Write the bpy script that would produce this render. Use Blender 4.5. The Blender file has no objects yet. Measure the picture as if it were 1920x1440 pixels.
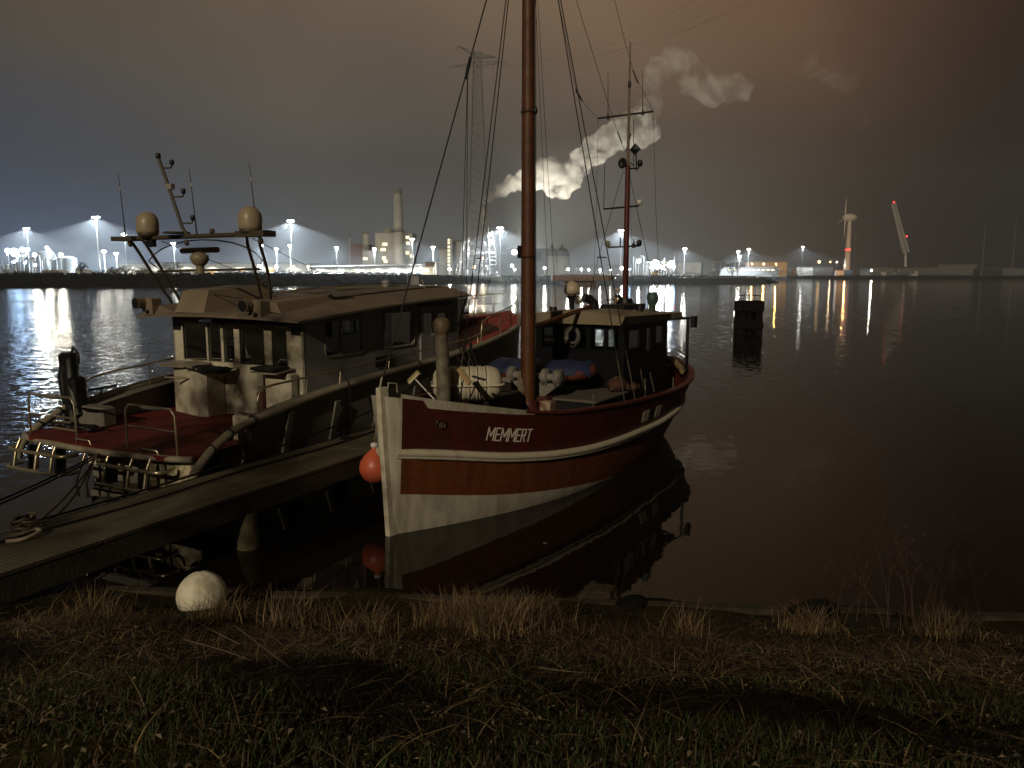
import bpy, math, random
import numpy as np
from mathutils import Vector, Matrix
random.seed(7)
R = math.radians
scene = bpy.context.scene
col = scene.collection

# ------------------------------------------------------------------ camera
EYE = 4.6; FPX = 1442.0; PITCH = R(8.1)
cam_d = bpy.data.cameras.new('camera'); cam = bpy.data.objects.new('camera', cam_d); col.objects.link(cam)
cam_d.sensor_width = 36; cam_d.lens = 36 * FPX / 1920; cam_d.clip_start = 0.05; cam_d.clip_end = 8000
cam.location = (0, 0, EYE); cam.rotation_euler = (R(90) - PITCH, 0, 0)
scene.camera = cam
scene.view_settings.view_transform = 'Standard'; scene.view_settings.look = 'None'
scene.view_settings.gamma = 1; scene.view_settings.exposure = 0.0
scene.cycles.use_denoising = True
scene.cycles.max_bounces = 6; scene.cycles.diffuse_bounces = 2; scene.cycles.glossy_bounces = 4
scene.cycles.transmission_bounces = 5; scene.cycles.transparent_max_bounces = 12; scene.cycles.volume_bounces = 0
scene.cycles.sample_clamp_indirect = 6; scene.cycles.caustics_reflective = False; scene.cycles.caustics_refractive = False
scene.cycles.volume_step_rate = 1.0

# ------------------------------------------------------------------ night sky
world = bpy.data.worlds.new('World'); scene.world = world; world.use_nodes = True
def build_sky():
    nt = world.node_tree; nt.nodes.clear(); N = nt.nodes.new; L = nt.links.new
    out = N('ShaderNodeOutputWorld'); bg = N('ShaderNodeBackground'); bg.inputs['Strength'].default_value = 1.0
    tc = N('ShaderNodeTexCoord'); sep = N('ShaderNodeSeparateXYZ'); L(tc.outputs['Generated'], sep.inputs[0])
    az = N('ShaderNodeMath'); az.operation = 'ARCTAN2'; L(sep.outputs['X'], az.inputs[0]); L(sep.outputs['Y'], az.inputs[1])
    mr = N('ShaderNodeMapRange'); L(az.outputs[0], mr.inputs['Value'])
    mr.inputs['From Min'].default_value = R(-60); mr.inputs['From Max'].default_value = R(60)
    el = N('ShaderNodeMath'); el.operation = 'ARCSINE'; L(sep.outputs['Z'], el.inputs[0])
    # soft cloud mottling
    nz = N('ShaderNodeTexNoise'); nz.inputs['Scale'].default_value = 3.2; nz.inputs['Detail'].default_value = 5; L(tc.outputs['Generated'], nz.inputs['Vector'])
    def ramp(stops):
        r = N('ShaderNodeValToRGB'); r.color_ramp.interpolation = 'B_SPLINE'
        e = r.color_ramp.elements
        while len(e) < len(stops): e.new(0.5)
        for k, (p, c) in enumerate(stops): e[k].position = p; e[k].color = (*c, 1)
        L(mr.outputs[0], r.inputs[0]); return r
    low = ramp(SKY_LOW); mid = ramp(SKY_MID); top = ramp(SKY_TOP)
    def mixc(f, a, b):
        m = N('ShaderNodeMix'); m.data_type = 'RGBA'; L(f, m.inputs[0]); L(a, m.inputs[6]); L(b, m.inputs[7]); return m.outputs[2]
    def rng(lo, hi, src):
        m = N('ShaderNodeMapRange'); m.interpolation_type = 'SMOOTHSTEP'; L(src, m.inputs['Value'])
        m.inputs['From Min'].default_value = R(lo); m.inputs['From Max'].default_value = R(hi); return m.outputs[0]
    # jitter elevation by noise
    jit = N('ShaderNodeMath'); jit.operation = 'MULTIPLY_ADD'; L(nz.outputs['Fac'], jit.inputs[0]); jit.inputs[1].default_value = 0.13; L(el.outputs[0], jit.inputs[2])
    jj = N('ShaderNodeMath'); jj.operation = 'SUBTRACT'; L(jit.outputs[0], jj.inputs[0]); jj.inputs[1].default_value = 0.065
    a = mixc(rng(-1, 8.5, el.outputs[0]), low.outputs[0], mid.outputs[0])
    b = mixc(rng(6, 19, jj.outputs[0]), a, top.outputs[0])
    # above the frame the glow fades
    up = N('ShaderNodeRGB'); up.outputs[0].default_value = (0.022, 0.016, 0.010, 1)
    c = mixc(rng(26, 70, el.outputs[0]), b, up.outputs[0])
    # behind the viewer
    bk = N('ShaderNodeRGB'); bk.outputs[0].default_value = (0.012, 0.008, 0.004, 1)
    bf = N('ShaderNodeMapRange'); bf.interpolation_type = 'SMOOTHSTEP'; L(sep.outputs['Y'], bf.inputs['Value']); bf.inputs['From Min'].default_value = 0.35; bf.inputs['From Max'].default_value = -0.2
    d = mixc(bf.outputs[0], c, bk.outputs[0])
    vs = N('ShaderNodeVectorMath'); vs.operation = 'SCALE'; L(d, vs.inputs[0])
    nm = N('ShaderNodeMapRange'); L(nz.outputs['Fac'], nm.inputs['Value']); nm.inputs['From Min'].default_value = 0.25; nm.inputs['From Max'].default_value = 0.75
    nm.inputs['To Min'].default_value = 0.88; nm.inputs['To Max'].default_value = 1.12; L(nm.outputs[0], vs.inputs['Scale'])
    L(vs.outputs[0], bg.inputs['Color']); L(bg.outputs[0], out.inputs['Surface'])
# azimuth stops: 0 = 60 deg left, .5 = straight ahead, 1 = 60 deg right (picture edges at .22 and .78)
SKY_LOW = [(0.0, (0.05, 0.07, 0.13)), (0.22, (0.075, 0.125, 0.26)), (0.32, (0.085, 0.11, 0.15)), (0.4, (0.11, 0.118, 0.12)), (0.5, (0.115, 0.12, 0.12)), (0.62, (0.10, 0.088, 0.072)), (0.69, (0.026, 0.018, 0.014)), (0.76, (0.0065, 0.0035, 0.0035)), (1.0, (0.005, 0.003, 0.003))]
SKY_MID = [(0.0, (0.03, 0.035, 0.05)), (0.22, (0.042, 0.058, 0.095)), (0.33, (0.064, 0.066, 0.068)), (0.5, (0.075, 0.069, 0.060)), (0.62, (0.078, 0.056, 0.038)), (0.69, (0.034, 0.021, 0.015)), (0.76, (0.007, 0.0038, 0.0036)), (1.0, (0.008, 0.005, 0.005))]
SKY_TOP = [(0.0, (0.05, 0.038, 0.024)), (0.22, (0.075, 0.058, 0.038)), (0.36, (0.122, 0.092, 0.062)), (0.5, (0.185, 0.128, 0.080)), (0.62, (0.19, 0.108, 0.058)), (0.69, (0.10, 0.050, 0.028)), (0.77, (0.021, 0.010, 0.007)), (1.0, (0.02, 0.01, 0.007))]
build_sky()

# ------------------------------------------------------------------ the street light glow from the quay behind (key light)
sun_d = bpy.data.lights.new('sun', 'SUN'); sun = bpy.data.objects.new('sun', sun_d); col.objects.link(sun)
sun_d.energy = 1.35; sun_d.angle = R(0.6); sun_d.color = (1.0, 0.83, 0.58)
SUN_DIR = Vector((0.33, 1.0, -0.48)).normalized()
BACK_TREES = [(-16.5, -14, 15.5, 4.2, "tall leafy tree behind the viewer on the left", 1, 3000, .2), (2.6, -14, 9.8, 3.5, "leafy tree behind the viewer on the right", 2, 4200, .2), (-9.6, -14, 6.6, 1.8, "small leafy tree behind the viewer", 3, 1300, .15)]
sun.rotation_euler = SUN_DIR.to_track_quat('-Z', 'Y').to_euler()

# ------------------------------------------------------------------ helpers
def at(px, py, Y):
    """world point seen at pixel (px, py) of the 1920 wide photograph at distance Y"""
    x = (px - 960) / FPX; y = (720 - py) / FPX
    d = (x, y * math.sin(PITCH) + math.cos(PITCH), y * math.cos(PITCH) - math.sin(PITCH)); t = Y / d[1]
    return Vector((d[0] * t, Y, EYE + d[2] * t))
def frame(O, deg):
    """local axes: x = forward along heading, y = to the right, z up"""
    t = R(deg); a = Vector((math.sin(t), math.cos(t), 0)); n = Vector((math.cos(t), -math.sin(t), 0))
    return Matrix(((a.x, n.x, 0, O[0]), (a.y, n.y, 0, O[1]), (0, 0, 1, 0), (0, 0, 0, 1)))
ID = Matrix.Identity(4)
MATS = {}
def mat(name, c, rough=0.6, metal=0.0, c2=None, scale=6.0, bump=0.0, bscale=30.0, emit=None, es=0.0, detail=4, spec=0.5, contrast=(0.35, 0.65), coat=0, wave=None, obj=True, stretch=None, cwave=None):
    if name in MATS: return MATS[name]
    m = bpy.data.materials.new(name); m.use_nodes = True; nt = m.node_tree; N = nt.nodes.new; L = nt.links.new
    p = nt.nodes['Principled BSDF']; p.inputs['Base Color'].default_value = (*c, 1); p.inputs['Roughness'].default_value = rough
    p.inputs['Metallic'].default_value = metal; p.inputs['Specular IOR Level'].default_value = spec
    if coat: p.inputs['Coat Weight'].default_value = coat
    tc = N('ShaderNodeTexCoord'); src = tc.outputs['Object'] if obj else tc.outputs['Generated']
    if c2 is not None:
        nz = N('ShaderNodeTexNoise'); nz.inputs['Scale'].default_value = scale; nz.inputs['Detail'].default_value = detail; nz.inputs['Roughness'].default_value = 0.62
        if stretch: mp_ = N('ShaderNodeMapping'); mp_.inputs['Scale'].default_value = stretch; L(src, mp_.inputs[0]); L(mp_.outputs[0], nz.inputs['Vector'])
        else: L(src, nz.inputs['Vector'])
        cr = N('ShaderNodeValToRGB'); cr.color_ramp.elements[0].position = contrast[0]; cr.color_ramp.elements[1].position = contrast[1]
        cr.color_ramp.elements[0].color = (*c, 1); cr.color_ramp.elements[1].color = (*c2, 1)
        L(nz.outputs['Fac'], cr.inputs[0]); L(cr.outputs[0], p.inputs['Base Color'])
        rr = N('ShaderNodeMapRange'); L(nz.outputs['Fac'], rr.inputs['Value']); rr.inputs['To Min'].default_value = max(0.02, rough - 0.15); rr.inputs['To Max'].default_value = min(1, rough + 0.15); L(rr.outputs[0], p.inputs['Roughness'])
    if cwave:
        w1 = N('ShaderNodeTexWave'); w1.bands_direction = 'X'; w1.inputs['Scale'].default_value = cwave[0]; w1.inputs['Distortion'].default_value = .2
        w2 = N('ShaderNodeTexWave'); w2.bands_direction = 'Y'; w2.inputs['Scale'].default_value = cwave[1]
        L(src, w1.inputs['Vector']); L(src, w2.inputs['Vector']); mm = N('ShaderNodeMath'); mm.operation = 'MULTIPLY'; L(w1.outputs['Fac'], mm.inputs[0]); L(w2.outputs['Fac'], mm.inputs[1])
        mr_ = N('ShaderNodeMapRange'); L(mm.outputs[0], mr_.inputs['Value']); mr_.inputs['To Min'].default_value = cwave[2]; mr_.inputs['To Max'].default_value = 1.25
        vm = N('ShaderNodeVectorMath'); vm.operation = 'SCALE'; L(cr.outputs[0], vm.inputs[0]); L(mr_.outputs[0], vm.inputs['Scale']); L(vm.outputs[0], p.inputs['Base Color'])
    if bump:
        nb = N('ShaderNodeTexNoise'); nb.inputs['Scale'].default_value = bscale; nb.inputs['Detail'].default_value = 3; L(src, nb.inputs['Vector'])
        b = N('ShaderNodeBump'); b.inputs['Strength'].default_value = bump; b.inputs['Distance'].default_value = 0.02; L(nb.outputs['Fac'], b.inputs['Height']); L(b.outputs[0], p.inputs['Normal'])
        if wave:
            wv = N('ShaderNodeTexWave'); wv.bands_direction = wave[0]; wv.inputs['Scale'].default_value = wave[1]; wv.inputs['Distortion'].default_value = 0.3; wv.inputs['Detail'].default_value = 1
            L(src, wv.inputs['Vector']); b2 = N('ShaderNodeBump'); b2.inputs['Strength'].default_value = wave[2]; b2.inputs['Distance'].default_value = 0.02
            L(wv.outputs['Fac'], b2.inputs['Height']); L(b.outputs[0], b2.inputs['Normal']); L(b2.outputs[0], p.inputs['Normal'])
    if emit is not None:
        p.inputs['Emission Color'].default_value = (*emit, 1); p.inputs['Emission Strength'].default_value = es
    MATS[name] = m; return m
def glow(name, c, s):
    m = mat(name, (0.02, 0.02, 0.02), emit=c, es=s); return m

def tag(o, label=None, cat=None, group=None, kind=None):
    if label: o['label'] = label
    if cat: o['category'] = cat
    if group: o['group'] = group
    if kind: o['kind'] = kind
    return o
def thing(name, label, cat, M=ID, loc=(0, 0, 0), group=None):
    o = bpy.data.objects.new(name, None); o.empty_display_size = 0.2; col.objects.link(o)
    o.matrix_world = M @ Matrix.Translation(loc); o['_w'] = 1
    tag(o, label, cat, group); return o
def root_of(o):
    while o.parent: o = o.parent
    return o
def perp(d):
    d = d.normalized(); a = Vector((0, 0, 1)) if abs(d.z) < 0.9 else Vector((1, 0, 0))
    u = d.cross(a).normalized(); return u, d.cross(u).normalized()
class MB:
    def __init__(s, M=ID): s.v = []; s.f = []; s.m = []; s.sm = []; s.M = M; s.mi = 0
    def add(s, vs, fs, smooth=False):
        b = len(s.v); s.v += [s.M @ Vector(v) for v in vs]
        for f in fs: s.f.append([b + i for i in f]); s.m.append(s.mi); s.sm.append(smooth)
        return s
    def box(s, c, d, rz=0, ry=0, rx=0, bev=0.0):
        hx, hy, hz = d[0] / 2, d[1] / 2, d[2] / 2
        rot = (Matrix.Rotation(rz, 3, 'Z') @ Matrix.Rotation(ry, 3, 'Y') @ Matrix.Rotation(rx, 3, 'X'))
        c = Vector(c)
        if bev <= 0:
            vs = [c + rot @ Vector((x * hx, y * hy, z * hz)) for z in (-1, 1) for y in (-1, 1) for x in (-1, 1)]
            return s.add(vs, [(0, 2, 3, 1), (4, 5, 7, 6), (0, 1, 5, 4), (2, 6, 7, 3), (0, 4, 6, 2), (1, 3, 7, 5)])
        b = min(bev, hx * .9, hy * .9, hz * .9); rings = []
        for z, k in ((-hz, b), (-hz + b, 0), (hz - b, 0), (hz, b)):
            x, y = hx - k, hy - k; q = min(b, x * .5, y * .5)
            rings.append([(x - q, -y, z), (x, -y + q, z), (x, y - q, z), (x - q, y, z), (-x + q, y, z), (-x, y - q, z), (-x, -y + q, z), (-x + q, -y, z)])
        vs = [c + rot @ Vector(p) for r in rings for p in r]; fs = [tuple(range(7, -1, -1)), tuple(range(24, 32))]
        for k in range(3):
            for i in range(8): j = (i + 1) % 8; fs.append((k * 8 + i, k * 8 + j, k * 8 + 8 + j, k * 8 + 8 + i))
        return s.add(vs, fs)
    def cyl(s, p0, p1, r0, r1=None, n=12, caps=True, smooth=True):
        r1 = r0 if r1 is None else r1; p0 = Vector(p0); p1 = Vector(p1); u, w = perp(p1 - p0); vs = []
        for p, r in ((p0, r0), (p1, r1)):
            for i in range(n): a = 2 * math.pi * i / n; vs.append(p + (u * math.cos(a) + w * math.sin(a)) * r)
        s.add(vs, [(i, (i + 1) % n, n + (i + 1) % n, n + i) for i in range(n)], smooth)
        if caps: s.add(vs[:n], [tuple(range(n - 1, -1, -1))]); s.add(vs[n:], [tuple(range(n))])
        return s
    def tube(s, pts, r, n=8, closed=False, smooth=True):
        pts = [Vector(p) for p in pts]; k = len(pts); rs = r if isinstance(r, (list, tuple)) else [r] * k; rings = []
        t0 = (pts[1] - pts[0]); u, w = perp(t0)
        for i, p in enumerate(pts):
            if closed: t = pts[(i + 1) % k] - pts[i - 1]
            else: t = pts[min(i + 1, k - 1)] - pts[max(i - 1, 0)]
            t.normalize(); u = (u - t * u.dot(t)); u = u.normalized() if u.length > 1e-5 else perp(t)[0]; w = t.cross(u)
            rings.append([p + (u * math.cos(2 * math.pi * j / n) + w * math.sin(2 * math.pi * j / n)) * rs[i] for j in range(n)])
        vs = [q for r_ in rings for q in r_]; fs = []
        for i in range(k if closed else k - 1):
            a = i * n; b = ((i + 1) % k) * n
            for j in range(n): fs.append((a + j, a + (j + 1) % n, b + (j + 1) % n, b + j))
        s.add(vs, fs, smooth)
        if not closed: s.add(rings[0], [tuple(range(n - 1, -1, -1))]); s.add(rings[-1], [tuple(range(n))])
        return s
    def lathe(s, c, prof, n=20, axis='Z', smooth=True, caps=True):
        c = Vector(c); A = {'Z': (Vector((1, 0, 0)), Vector((0, 1, 0)), Vector((0, 0, 1))), 'X': (Vector((0, 1, 0)), Vector((0, 0, 1)), Vector((1, 0, 0))), 'Y': (Vector((0, 0, 1)), Vector((1, 0, 0)), Vector((0, 1, 0)))}[axis] if isinstance(axis, str) else (*perp(Vector(axis)), Vector(axis).normalized())
        vs = []
        for r, h in prof:
            for i in range(n): a = 2 * math.pi * i / n; vs.append(c + (A[0] * math.cos(a) + A[1] * math.sin(a)) * r + A[2] * h)
        fs = [(k * n + i, k * n + (i + 1) % n, (k + 1) * n + (i + 1) % n, (k + 1) * n + i) for k in range(len(prof) - 1) for i in range(n)]
        s.add(vs, fs, smooth)
        if caps:
            if prof[0][0] > 1e-4: s.add(vs[:n], [tuple(range(n - 1, -1, -1))])
            if prof[-1][0] > 1e-4: s.add(vs[-n:], [tuple(range(n))])
        return s
    def ball(s, c, r, sc=(1, 1, 1), n=14, m=9):
        c = Vector(c); vs = []; fs = []
        for j in range(m + 1):
            p = math.pi * j / m
            for i in range(n): a = 2 * math.pi * i / n; vs.append(c + Vector((math.sin(p) * math.cos(a) * sc[0], math.sin(p) * math.sin(a) * sc[1], math.cos(p) * sc[2])) * r)
        for j in range(m):
            for i in range(n): fs.append((j * n + i, (j + 1) * n + i, (j + 1) * n + (i + 1) % n, j * n + (i + 1) % n))
        return s.add(vs, fs, True)
    def prism(s, poly, z0, z1):
        n = len(poly); vs = [(x, y, z0) for x, y in poly] + [(x, y, z1) for x, y in poly]
        return s.add(vs, [tuple(range(n - 1, -1, -1)), tuple(range(n, 2 * n))] + [(i, (i + 1) % n, n + (i + 1) % n, n + i) for i in range(n)])
    def quad(s, a, b, c, d): return s.add([a, b, c, d], [(0, 1, 2, 3)])
    def slab(s, a, b, c, d, t):
        """quad a b c d thickened by t along its normal"""
        a, b, c, d = map(Vector, (a, b, c, d)); nn = (b - a).cross(d - a).normalized() * t
        return s.add([a, b, c, d, a + nn, b + nn, c + nn, d + nn], [(3, 2, 1, 0), (4, 5, 6, 7), (0, 1, 5, 4), (1, 2, 6, 5), (2, 3, 7, 6), (3, 0, 4, 7)])
    def grid(s, rows, smooth=True, flip=False):
        n = len(rows[0]); vs = [p for r in rows for p in r]
        fs = [(k * n + i, k * n + i + 1, (k + 1) * n + i + 1, (k + 1) * n + i) for k in range(len(rows) - 1) for i in range(n - 1)]
        if flip: fs = [f[::-1] for f in fs]
        return s.add(vs, fs, smooth)
    def build(s, name, mats, parent=None, label=None):
        me = bpy.data.meshes.new(name); v = s.v
        if parent is not None:
            inv = root_of(parent).matrix_world.inverted(); v = [inv @ p for p in v]
            loc = None
        else:
            lo = Vector((min(p[i] for p in v) for i in range(3))); hi = Vector((max(p[i] for p in v) for i in range(3)))
            loc = Vector(((lo.x + hi.x) / 2, (lo.y + hi.y) / 2, lo.z)); v = [p - loc for p in v]
        me.from_pydata([tuple(p) for p in v], [], s.f)
        if not isinstance(mats, (list, tuple)): mats = [mats]
        for m in mats: me.materials.append(m)
        me.polygons.foreach_set('material_index', s.m); me.polygons.foreach_set('use_smooth', s.sm); me.update()
        o = bpy.data.objects.new(name, me); col.objects.link(o)
        if parent is not None: o.parent = parent
        else: o.location = loc
        if label: o['label'] = label
        return o
def copy_tree(o, M=None, parent=None, label=None):
    c = o.copy(); col.objects.link(c); c.parent = parent
    if M is not None: c.matrix_world = M
    if label: c['label'] = label
    for ch in list(o.children): copy_tree(ch, None, c)
    return c
def lerp(pts, x):
    if x <= pts[0][0]: return pts[0][1]
    for (a, p), (b, q) in zip(pts, pts[1:]):
        if x <= b: return p + (q - p) * (x - a) / (b - a)
    return pts[-1][1]
def smooth_pts(pts, k=4):
    pts = [Vector(p) for p in pts]; out = []
    for i in range(len(pts) - 1):
        p0 = pts[max(i - 1, 0)]; p1 = pts[i]; p2 = pts[i + 1]; p3 = pts[min(i + 2, len(pts) - 1)]
        for j in range(k):
            t = j / k; out.append(0.5 * ((2 * p1) + (p2 - p0) * t + (2 * p0 - 5 * p1 + 4 * p2 - p3) * t * t + (3 * p1 - p0 - 3 * p2 + p3) * t ** 3))
    out.append(pts[-1]); return out
# ================================================================== SETTING: water, banks, haze
def water_material():
    m = bpy.data.materials.new('harbour_water'); m.use_nodes = True; nt = m.node_tree; N = nt.nodes.new; L = nt.links.new
    p = nt.nodes['Principled BSDF']; p.inputs['Base Color'].default_value = (0.008, 0.006, 0.004, 1); p.inputs['IOR'].default_value = 1.33
    p.inputs['Roughness'].default_value = 0.05
    ge = N('ShaderNodeNewGeometry'); 
    sep = N('ShaderNodeSeparateXYZ'); L(ge.outputs['Position'], sep.inputs[0])
    def slope(scale, sy, det):
        mp = N('ShaderNodeMapping'); mp.inputs['Scale'].default_value = (scale, scale * sy, scale); L(ge.outputs['Position'], mp.inputs[0])
        n = N('ShaderNodeTexNoise'); n.inputs['Scale'].default_value = 1; n.inputs['Detail'].default_value = det; n.inputs['Roughness'].default_value = 0.6; L(mp.outputs[0], n.inputs['Vector'])
        v = N('ShaderNodeVectorMath'); v.operation = 'SUBTRACT'; L(n.outputs['Color'], v.inputs[0]); v.inputs[1].default_value = (0.5, 0.5, 0.5); return v.outputs[0]
    def scale(v, s):
        x = N('ShaderNodeVectorMath'); x.operation = 'SCALE'; L(v, x.inputs[0])
        if isinstance(s, float): x.inputs['Scale'].default_value = s
        else: L(s, x.inputs['Scale'])
        return x.outputs[0]
    def add(a, b):
        x = N('ShaderNodeVectorMath'); x.operation = 'ADD'; L(a, x.inputs[0]); L(b, x.inputs[1]); return x.outputs[0]
    w = add(scale(slope(2.2, 1.4, 3), 0.52), scale(slope(9.0, 1.2, 2), 0.25))
    # calm / ruffled patches; open water to the left and far out is rougher, the lee by the bank is calm
    pn = N('ShaderNodeTexNoise'); pn.inputs['Scale'].default_value = 0.05; pn.inputs['Detail'].default_value = 3; L(ge.outputs['Position'], pn.inputs['Vector'])
    pr = N('ShaderNodeMapRange'); L(pn.outputs['Fac'], pr.inputs['Value']); pr.inputs['From Min'].default_value = 0.35; pr.inputs['From Max'].default_value = 0.65; pr.inputs['To Min'].default_value = 0.7; pr.inputs['To Max'].default_value = 1.25
    dist = N('ShaderNodeMapRange'); dist.interpolation_type = 'SMOOTHSTEP'; L(sep.outputs['Y'], dist.inputs['Value']); dist.inputs['From Min'].default_value = 14; dist.inputs['From Max'].default_value = 70; dist.inputs['To Min'].default_value = 0.06; dist.inputs['To Max'].default_value = 1.0
    lx = N('ShaderNodeMapRange'); lx.interpolation_type = 'SMOOTHSTEP'; L(sep.outputs['X'], lx.inputs['Value']); lx.inputs['From Min'].default_value = -8; lx.inputs['From Max'].default_value = -14; lx.inputs['To Min'].default_value = 0.0; lx.inputs['To Max'].default_value = 1.15
    mx = N('ShaderNodeMath'); mx.operation = 'MAXIMUM'; L(dist.outputs[0], mx.inputs[0]); L(lx.outputs[0], mx.inputs[1])
    rx = N('ShaderNodeMapRange'); rx.interpolation_type = 'SMOOTHSTEP'; L(sep.outputs['X'], rx.inputs['Value']); rx.inputs['From Min'].default_value = 6; rx.inputs['From Max'].default_value = 22; rx.inputs['To Min'].default_value = 1.0; rx.inputs['To Max'].default_value = 0.26
    m2 = N('ShaderNodeMath'); m2.operation = 'MULTIPLY'; L(mx.outputs[0], m2.inputs[0]); L(rx.outputs[0], m2.inputs[1])
    am = N('ShaderNodeMath'); am.operation = 'MULTIPLY'; L(pr.outputs[0], am.inputs[0]); L(m2.outputs[0], am.inputs[1])
    w = scale(w, am.outputs[0])
    s2 = N('ShaderNodeSeparateXYZ'); L(w, s2.inputs[0])
    cb = N('ShaderNodeCombineXYZ'); L(s2.outputs['X'], cb.inputs[0]); L(s2.outputs['Y'], cb.inputs[1]); cb.inputs[2].default_value = 1
    nn = N('ShaderNodeVectorMath'); nn.operation = 'NORMALIZE'; L(cb.outputs[0], nn.inputs[0]); L(nn.outputs[0], p.inputs['Normal'])
    ro = N('ShaderNodeMapRange'); L(am.outputs[0], ro.inputs['Value']); ro.inputs['To Min'].default_value = 0.02; ro.inputs['To Max'].default_value = 0.05; L(ro.outputs[0], p.inputs['Roughness'])
    return m
b = MB(); b.quad((-3000, -2, 0), (3000, -2, 0), (3000, 5000, 0), (-3000, 5000, 0))
tag(b.build('water', water_material()), kind='structure')

# near bank: turf sloping down to a timber edging at the waterline
def bank_z(x, y):
    z = lerp([(-40, 3.1), (1.0, 3.06), (2.4, 2.97), (4.5, 2.05), (6.0, 1.5), (7.3, 0.98), (8.6, 0.52), (9.7, 0.24), (10.2, 0.2), (10.6, -0.6), (12, -1.2)], y + 0.09 * x)
    return z + 0.05 * math.sin(x * 1.3 + y) * math.cos(y * 1.7 - x * .4) + 0.03 * math.sin(x * 3.1 + 2 * y)
rows = []
ys = [-40, -30, -20, -14, -9, -5, -2, 0] + [0.5 + i * 0.25 for i in range(52)]
xs = [-60, -45, -30, -22, -16] + [-12 + i * 0.4 for i in range(61)] + [16, 22, 30, 45, 60]
for y in ys: rows.append([(x, y, bank_z(max(-14, min(14, x)), y - (0 if abs(x) < 14 else 0))) for x in xs])
b = MB(); b.grid(rows)
m_soil = mat('bank_soil', (0.020, 0.014, 0.007), 0.95, c2=(0.042, 0.036, 0.013), scale=2.5, spec=.1, bump=0.8, bscale=14, obj=True)
tag(b.build('river_bank', m_soil), kind='structure')

# far bank: dyke with a flat yard behind; shoreline points (x, y, top height)
shore = [(-900, 120, 4.6), (-420, 200, 4.7), (-170, 262, 4.7), (-100, 290, 4.6), (-60, 335, 4.3), (-25, 380, 3.9), (-5, 412, 3.5), (60, 415, 3.6), (110, 425, 3.5), (150, 434, 3.2), (152, 470, 3.2), (190, 620, 3.2), (300, 770, 3.2), (500, 800, 3.2), (1600, 900, 3.0)]
rows = []
for off, f in ((0, -0.4), (3, 0.12), (14, 0.8), (20, 1.0), (60, 1.0), (1600, 0.8)):
    row = []
    for i, (x, y, h) in enumerate(shore):
        a = shore[max(0, i - 1)]; c = shore[min(len(shore) - 1, i + 1)]; tx, ty = c[0] - a[0], c[1] - a[1]; l = math.hypot(tx, ty); nx, ny = -ty / l, tx / l
        if off > 100: nx, ny = 0.15, 1
        row.append((x + nx * off, y + ny * off, f * h if off < 100 else 3.5))
    rows.append(row)
b = MB(); b.grid(rows, smooth=False)
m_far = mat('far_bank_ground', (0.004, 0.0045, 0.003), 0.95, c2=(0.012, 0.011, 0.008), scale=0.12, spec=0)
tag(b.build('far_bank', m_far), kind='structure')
def land_z(x, y):
    best = None
    for (a, c) in zip(shore, shore[1:]):
        if a[0] <= x <= c[0]:
            t = (x - a[0]) / max(c[0] - a[0], 1e-6); return a[2] + (c[2] - a[2]) * t
    return 3.3

hz = MB(); hz.box((0, 470, 66), (1700, 1060, 136)); 
def volume(name, c, dens, aniso=0.0, emit=None):
    m = bpy.data.materials.new(name); m.use_nodes = True; nt = m.node_tree; nt.nodes.clear()
    o = nt.nodes.new('ShaderNodeOutputMaterial'); v = nt.nodes.new('ShaderNodeVolumePrincipled'); v.inputs['Color'].default_value = (*c, 1); v.inputs['Density'].default_value = dens; v.inputs['Anisotropy'].default_value = aniso
    nt.links.new(v.outputs[0], o.inputs['Volume']); return m
haze = tag(hz.build('haze', volume('night_haze', (0.8, 0.88, 0.95), HAZE, 0.2)), kind='stuff') if (HAZE := 0.00040) else None
# ================================================================== FAR SHORE
m_conc = mat('pale_concrete', (0.42, 0.40, 0.35), 0.85, c2=(0.30, 0.29, 0.26), scale=0.15)
m_grey = mat('grey_cladding', (0.16, 0.16, 0.16), 0.8, c2=(0.12, 0.12, 0.12), scale=0.1)
m_white = mat('white_cladding', (0.55, 0.55, 0.52), 0.7, c2=(0.42, 0.42, 0.40), scale=0.2)
m_brickr = mat('red_brick', (0.22, 0.10, 0.07), 0.9)
m_steel = mat('galvanised_steel', (0.22, 0.22, 0.22), 0.5, 0.6)
m_dark = mat('dark_steel', (0.03, 0.03, 0.032), 0.6)
m_glass = mat('dark_window_glass', (0.01, 0.012, 0.014), 0.06)
m_lamp = glow('floodlight_lens', (1.0, 0.95, 0.80), 38); m_big = glow('mast_floodlight_lens', (1.0, 0.96, 0.84), 170)
m_lamp2 = glow('small_floodlight_lens', (0.95, 1.0, 0.88), 60)
m_warm = glow('sodium_lens', (1.0, 0.62, 0.22), 9)
m_blue = glow('blue_white_lens', (0.45, 0.68, 1.0), 28)
m_win = glow('lit_window', (1.0, 0.86, 0.55), 2.2)
m_red = glow('red_beacon_lens', (1.0, 0.05, 0.04), 4)
def spot(name, loc, power, parent, size=150, blend=0.12, color=(0.86, 0.95, 1.0), rad=0.7, point=False, tilt=(0, 0)):
    d = bpy.data.lights.new(name, 'POINT' if point else 'SPOT'); d.energy = power; d.color = color; d.shadow_soft_size = rad
    if not point: d.spot_size = R(size); d.spot_blend = blend
    o = bpy.data.objects.new(name, d); col.objects.link(o)
    o.parent = parent
    o.matrix_world = Matrix.Translation(loc) @ Matrix.Rotation(tilt[0], 4, 'X') @ Matrix.Rotation(tilt[1], 4, 'Y'); return o
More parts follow.
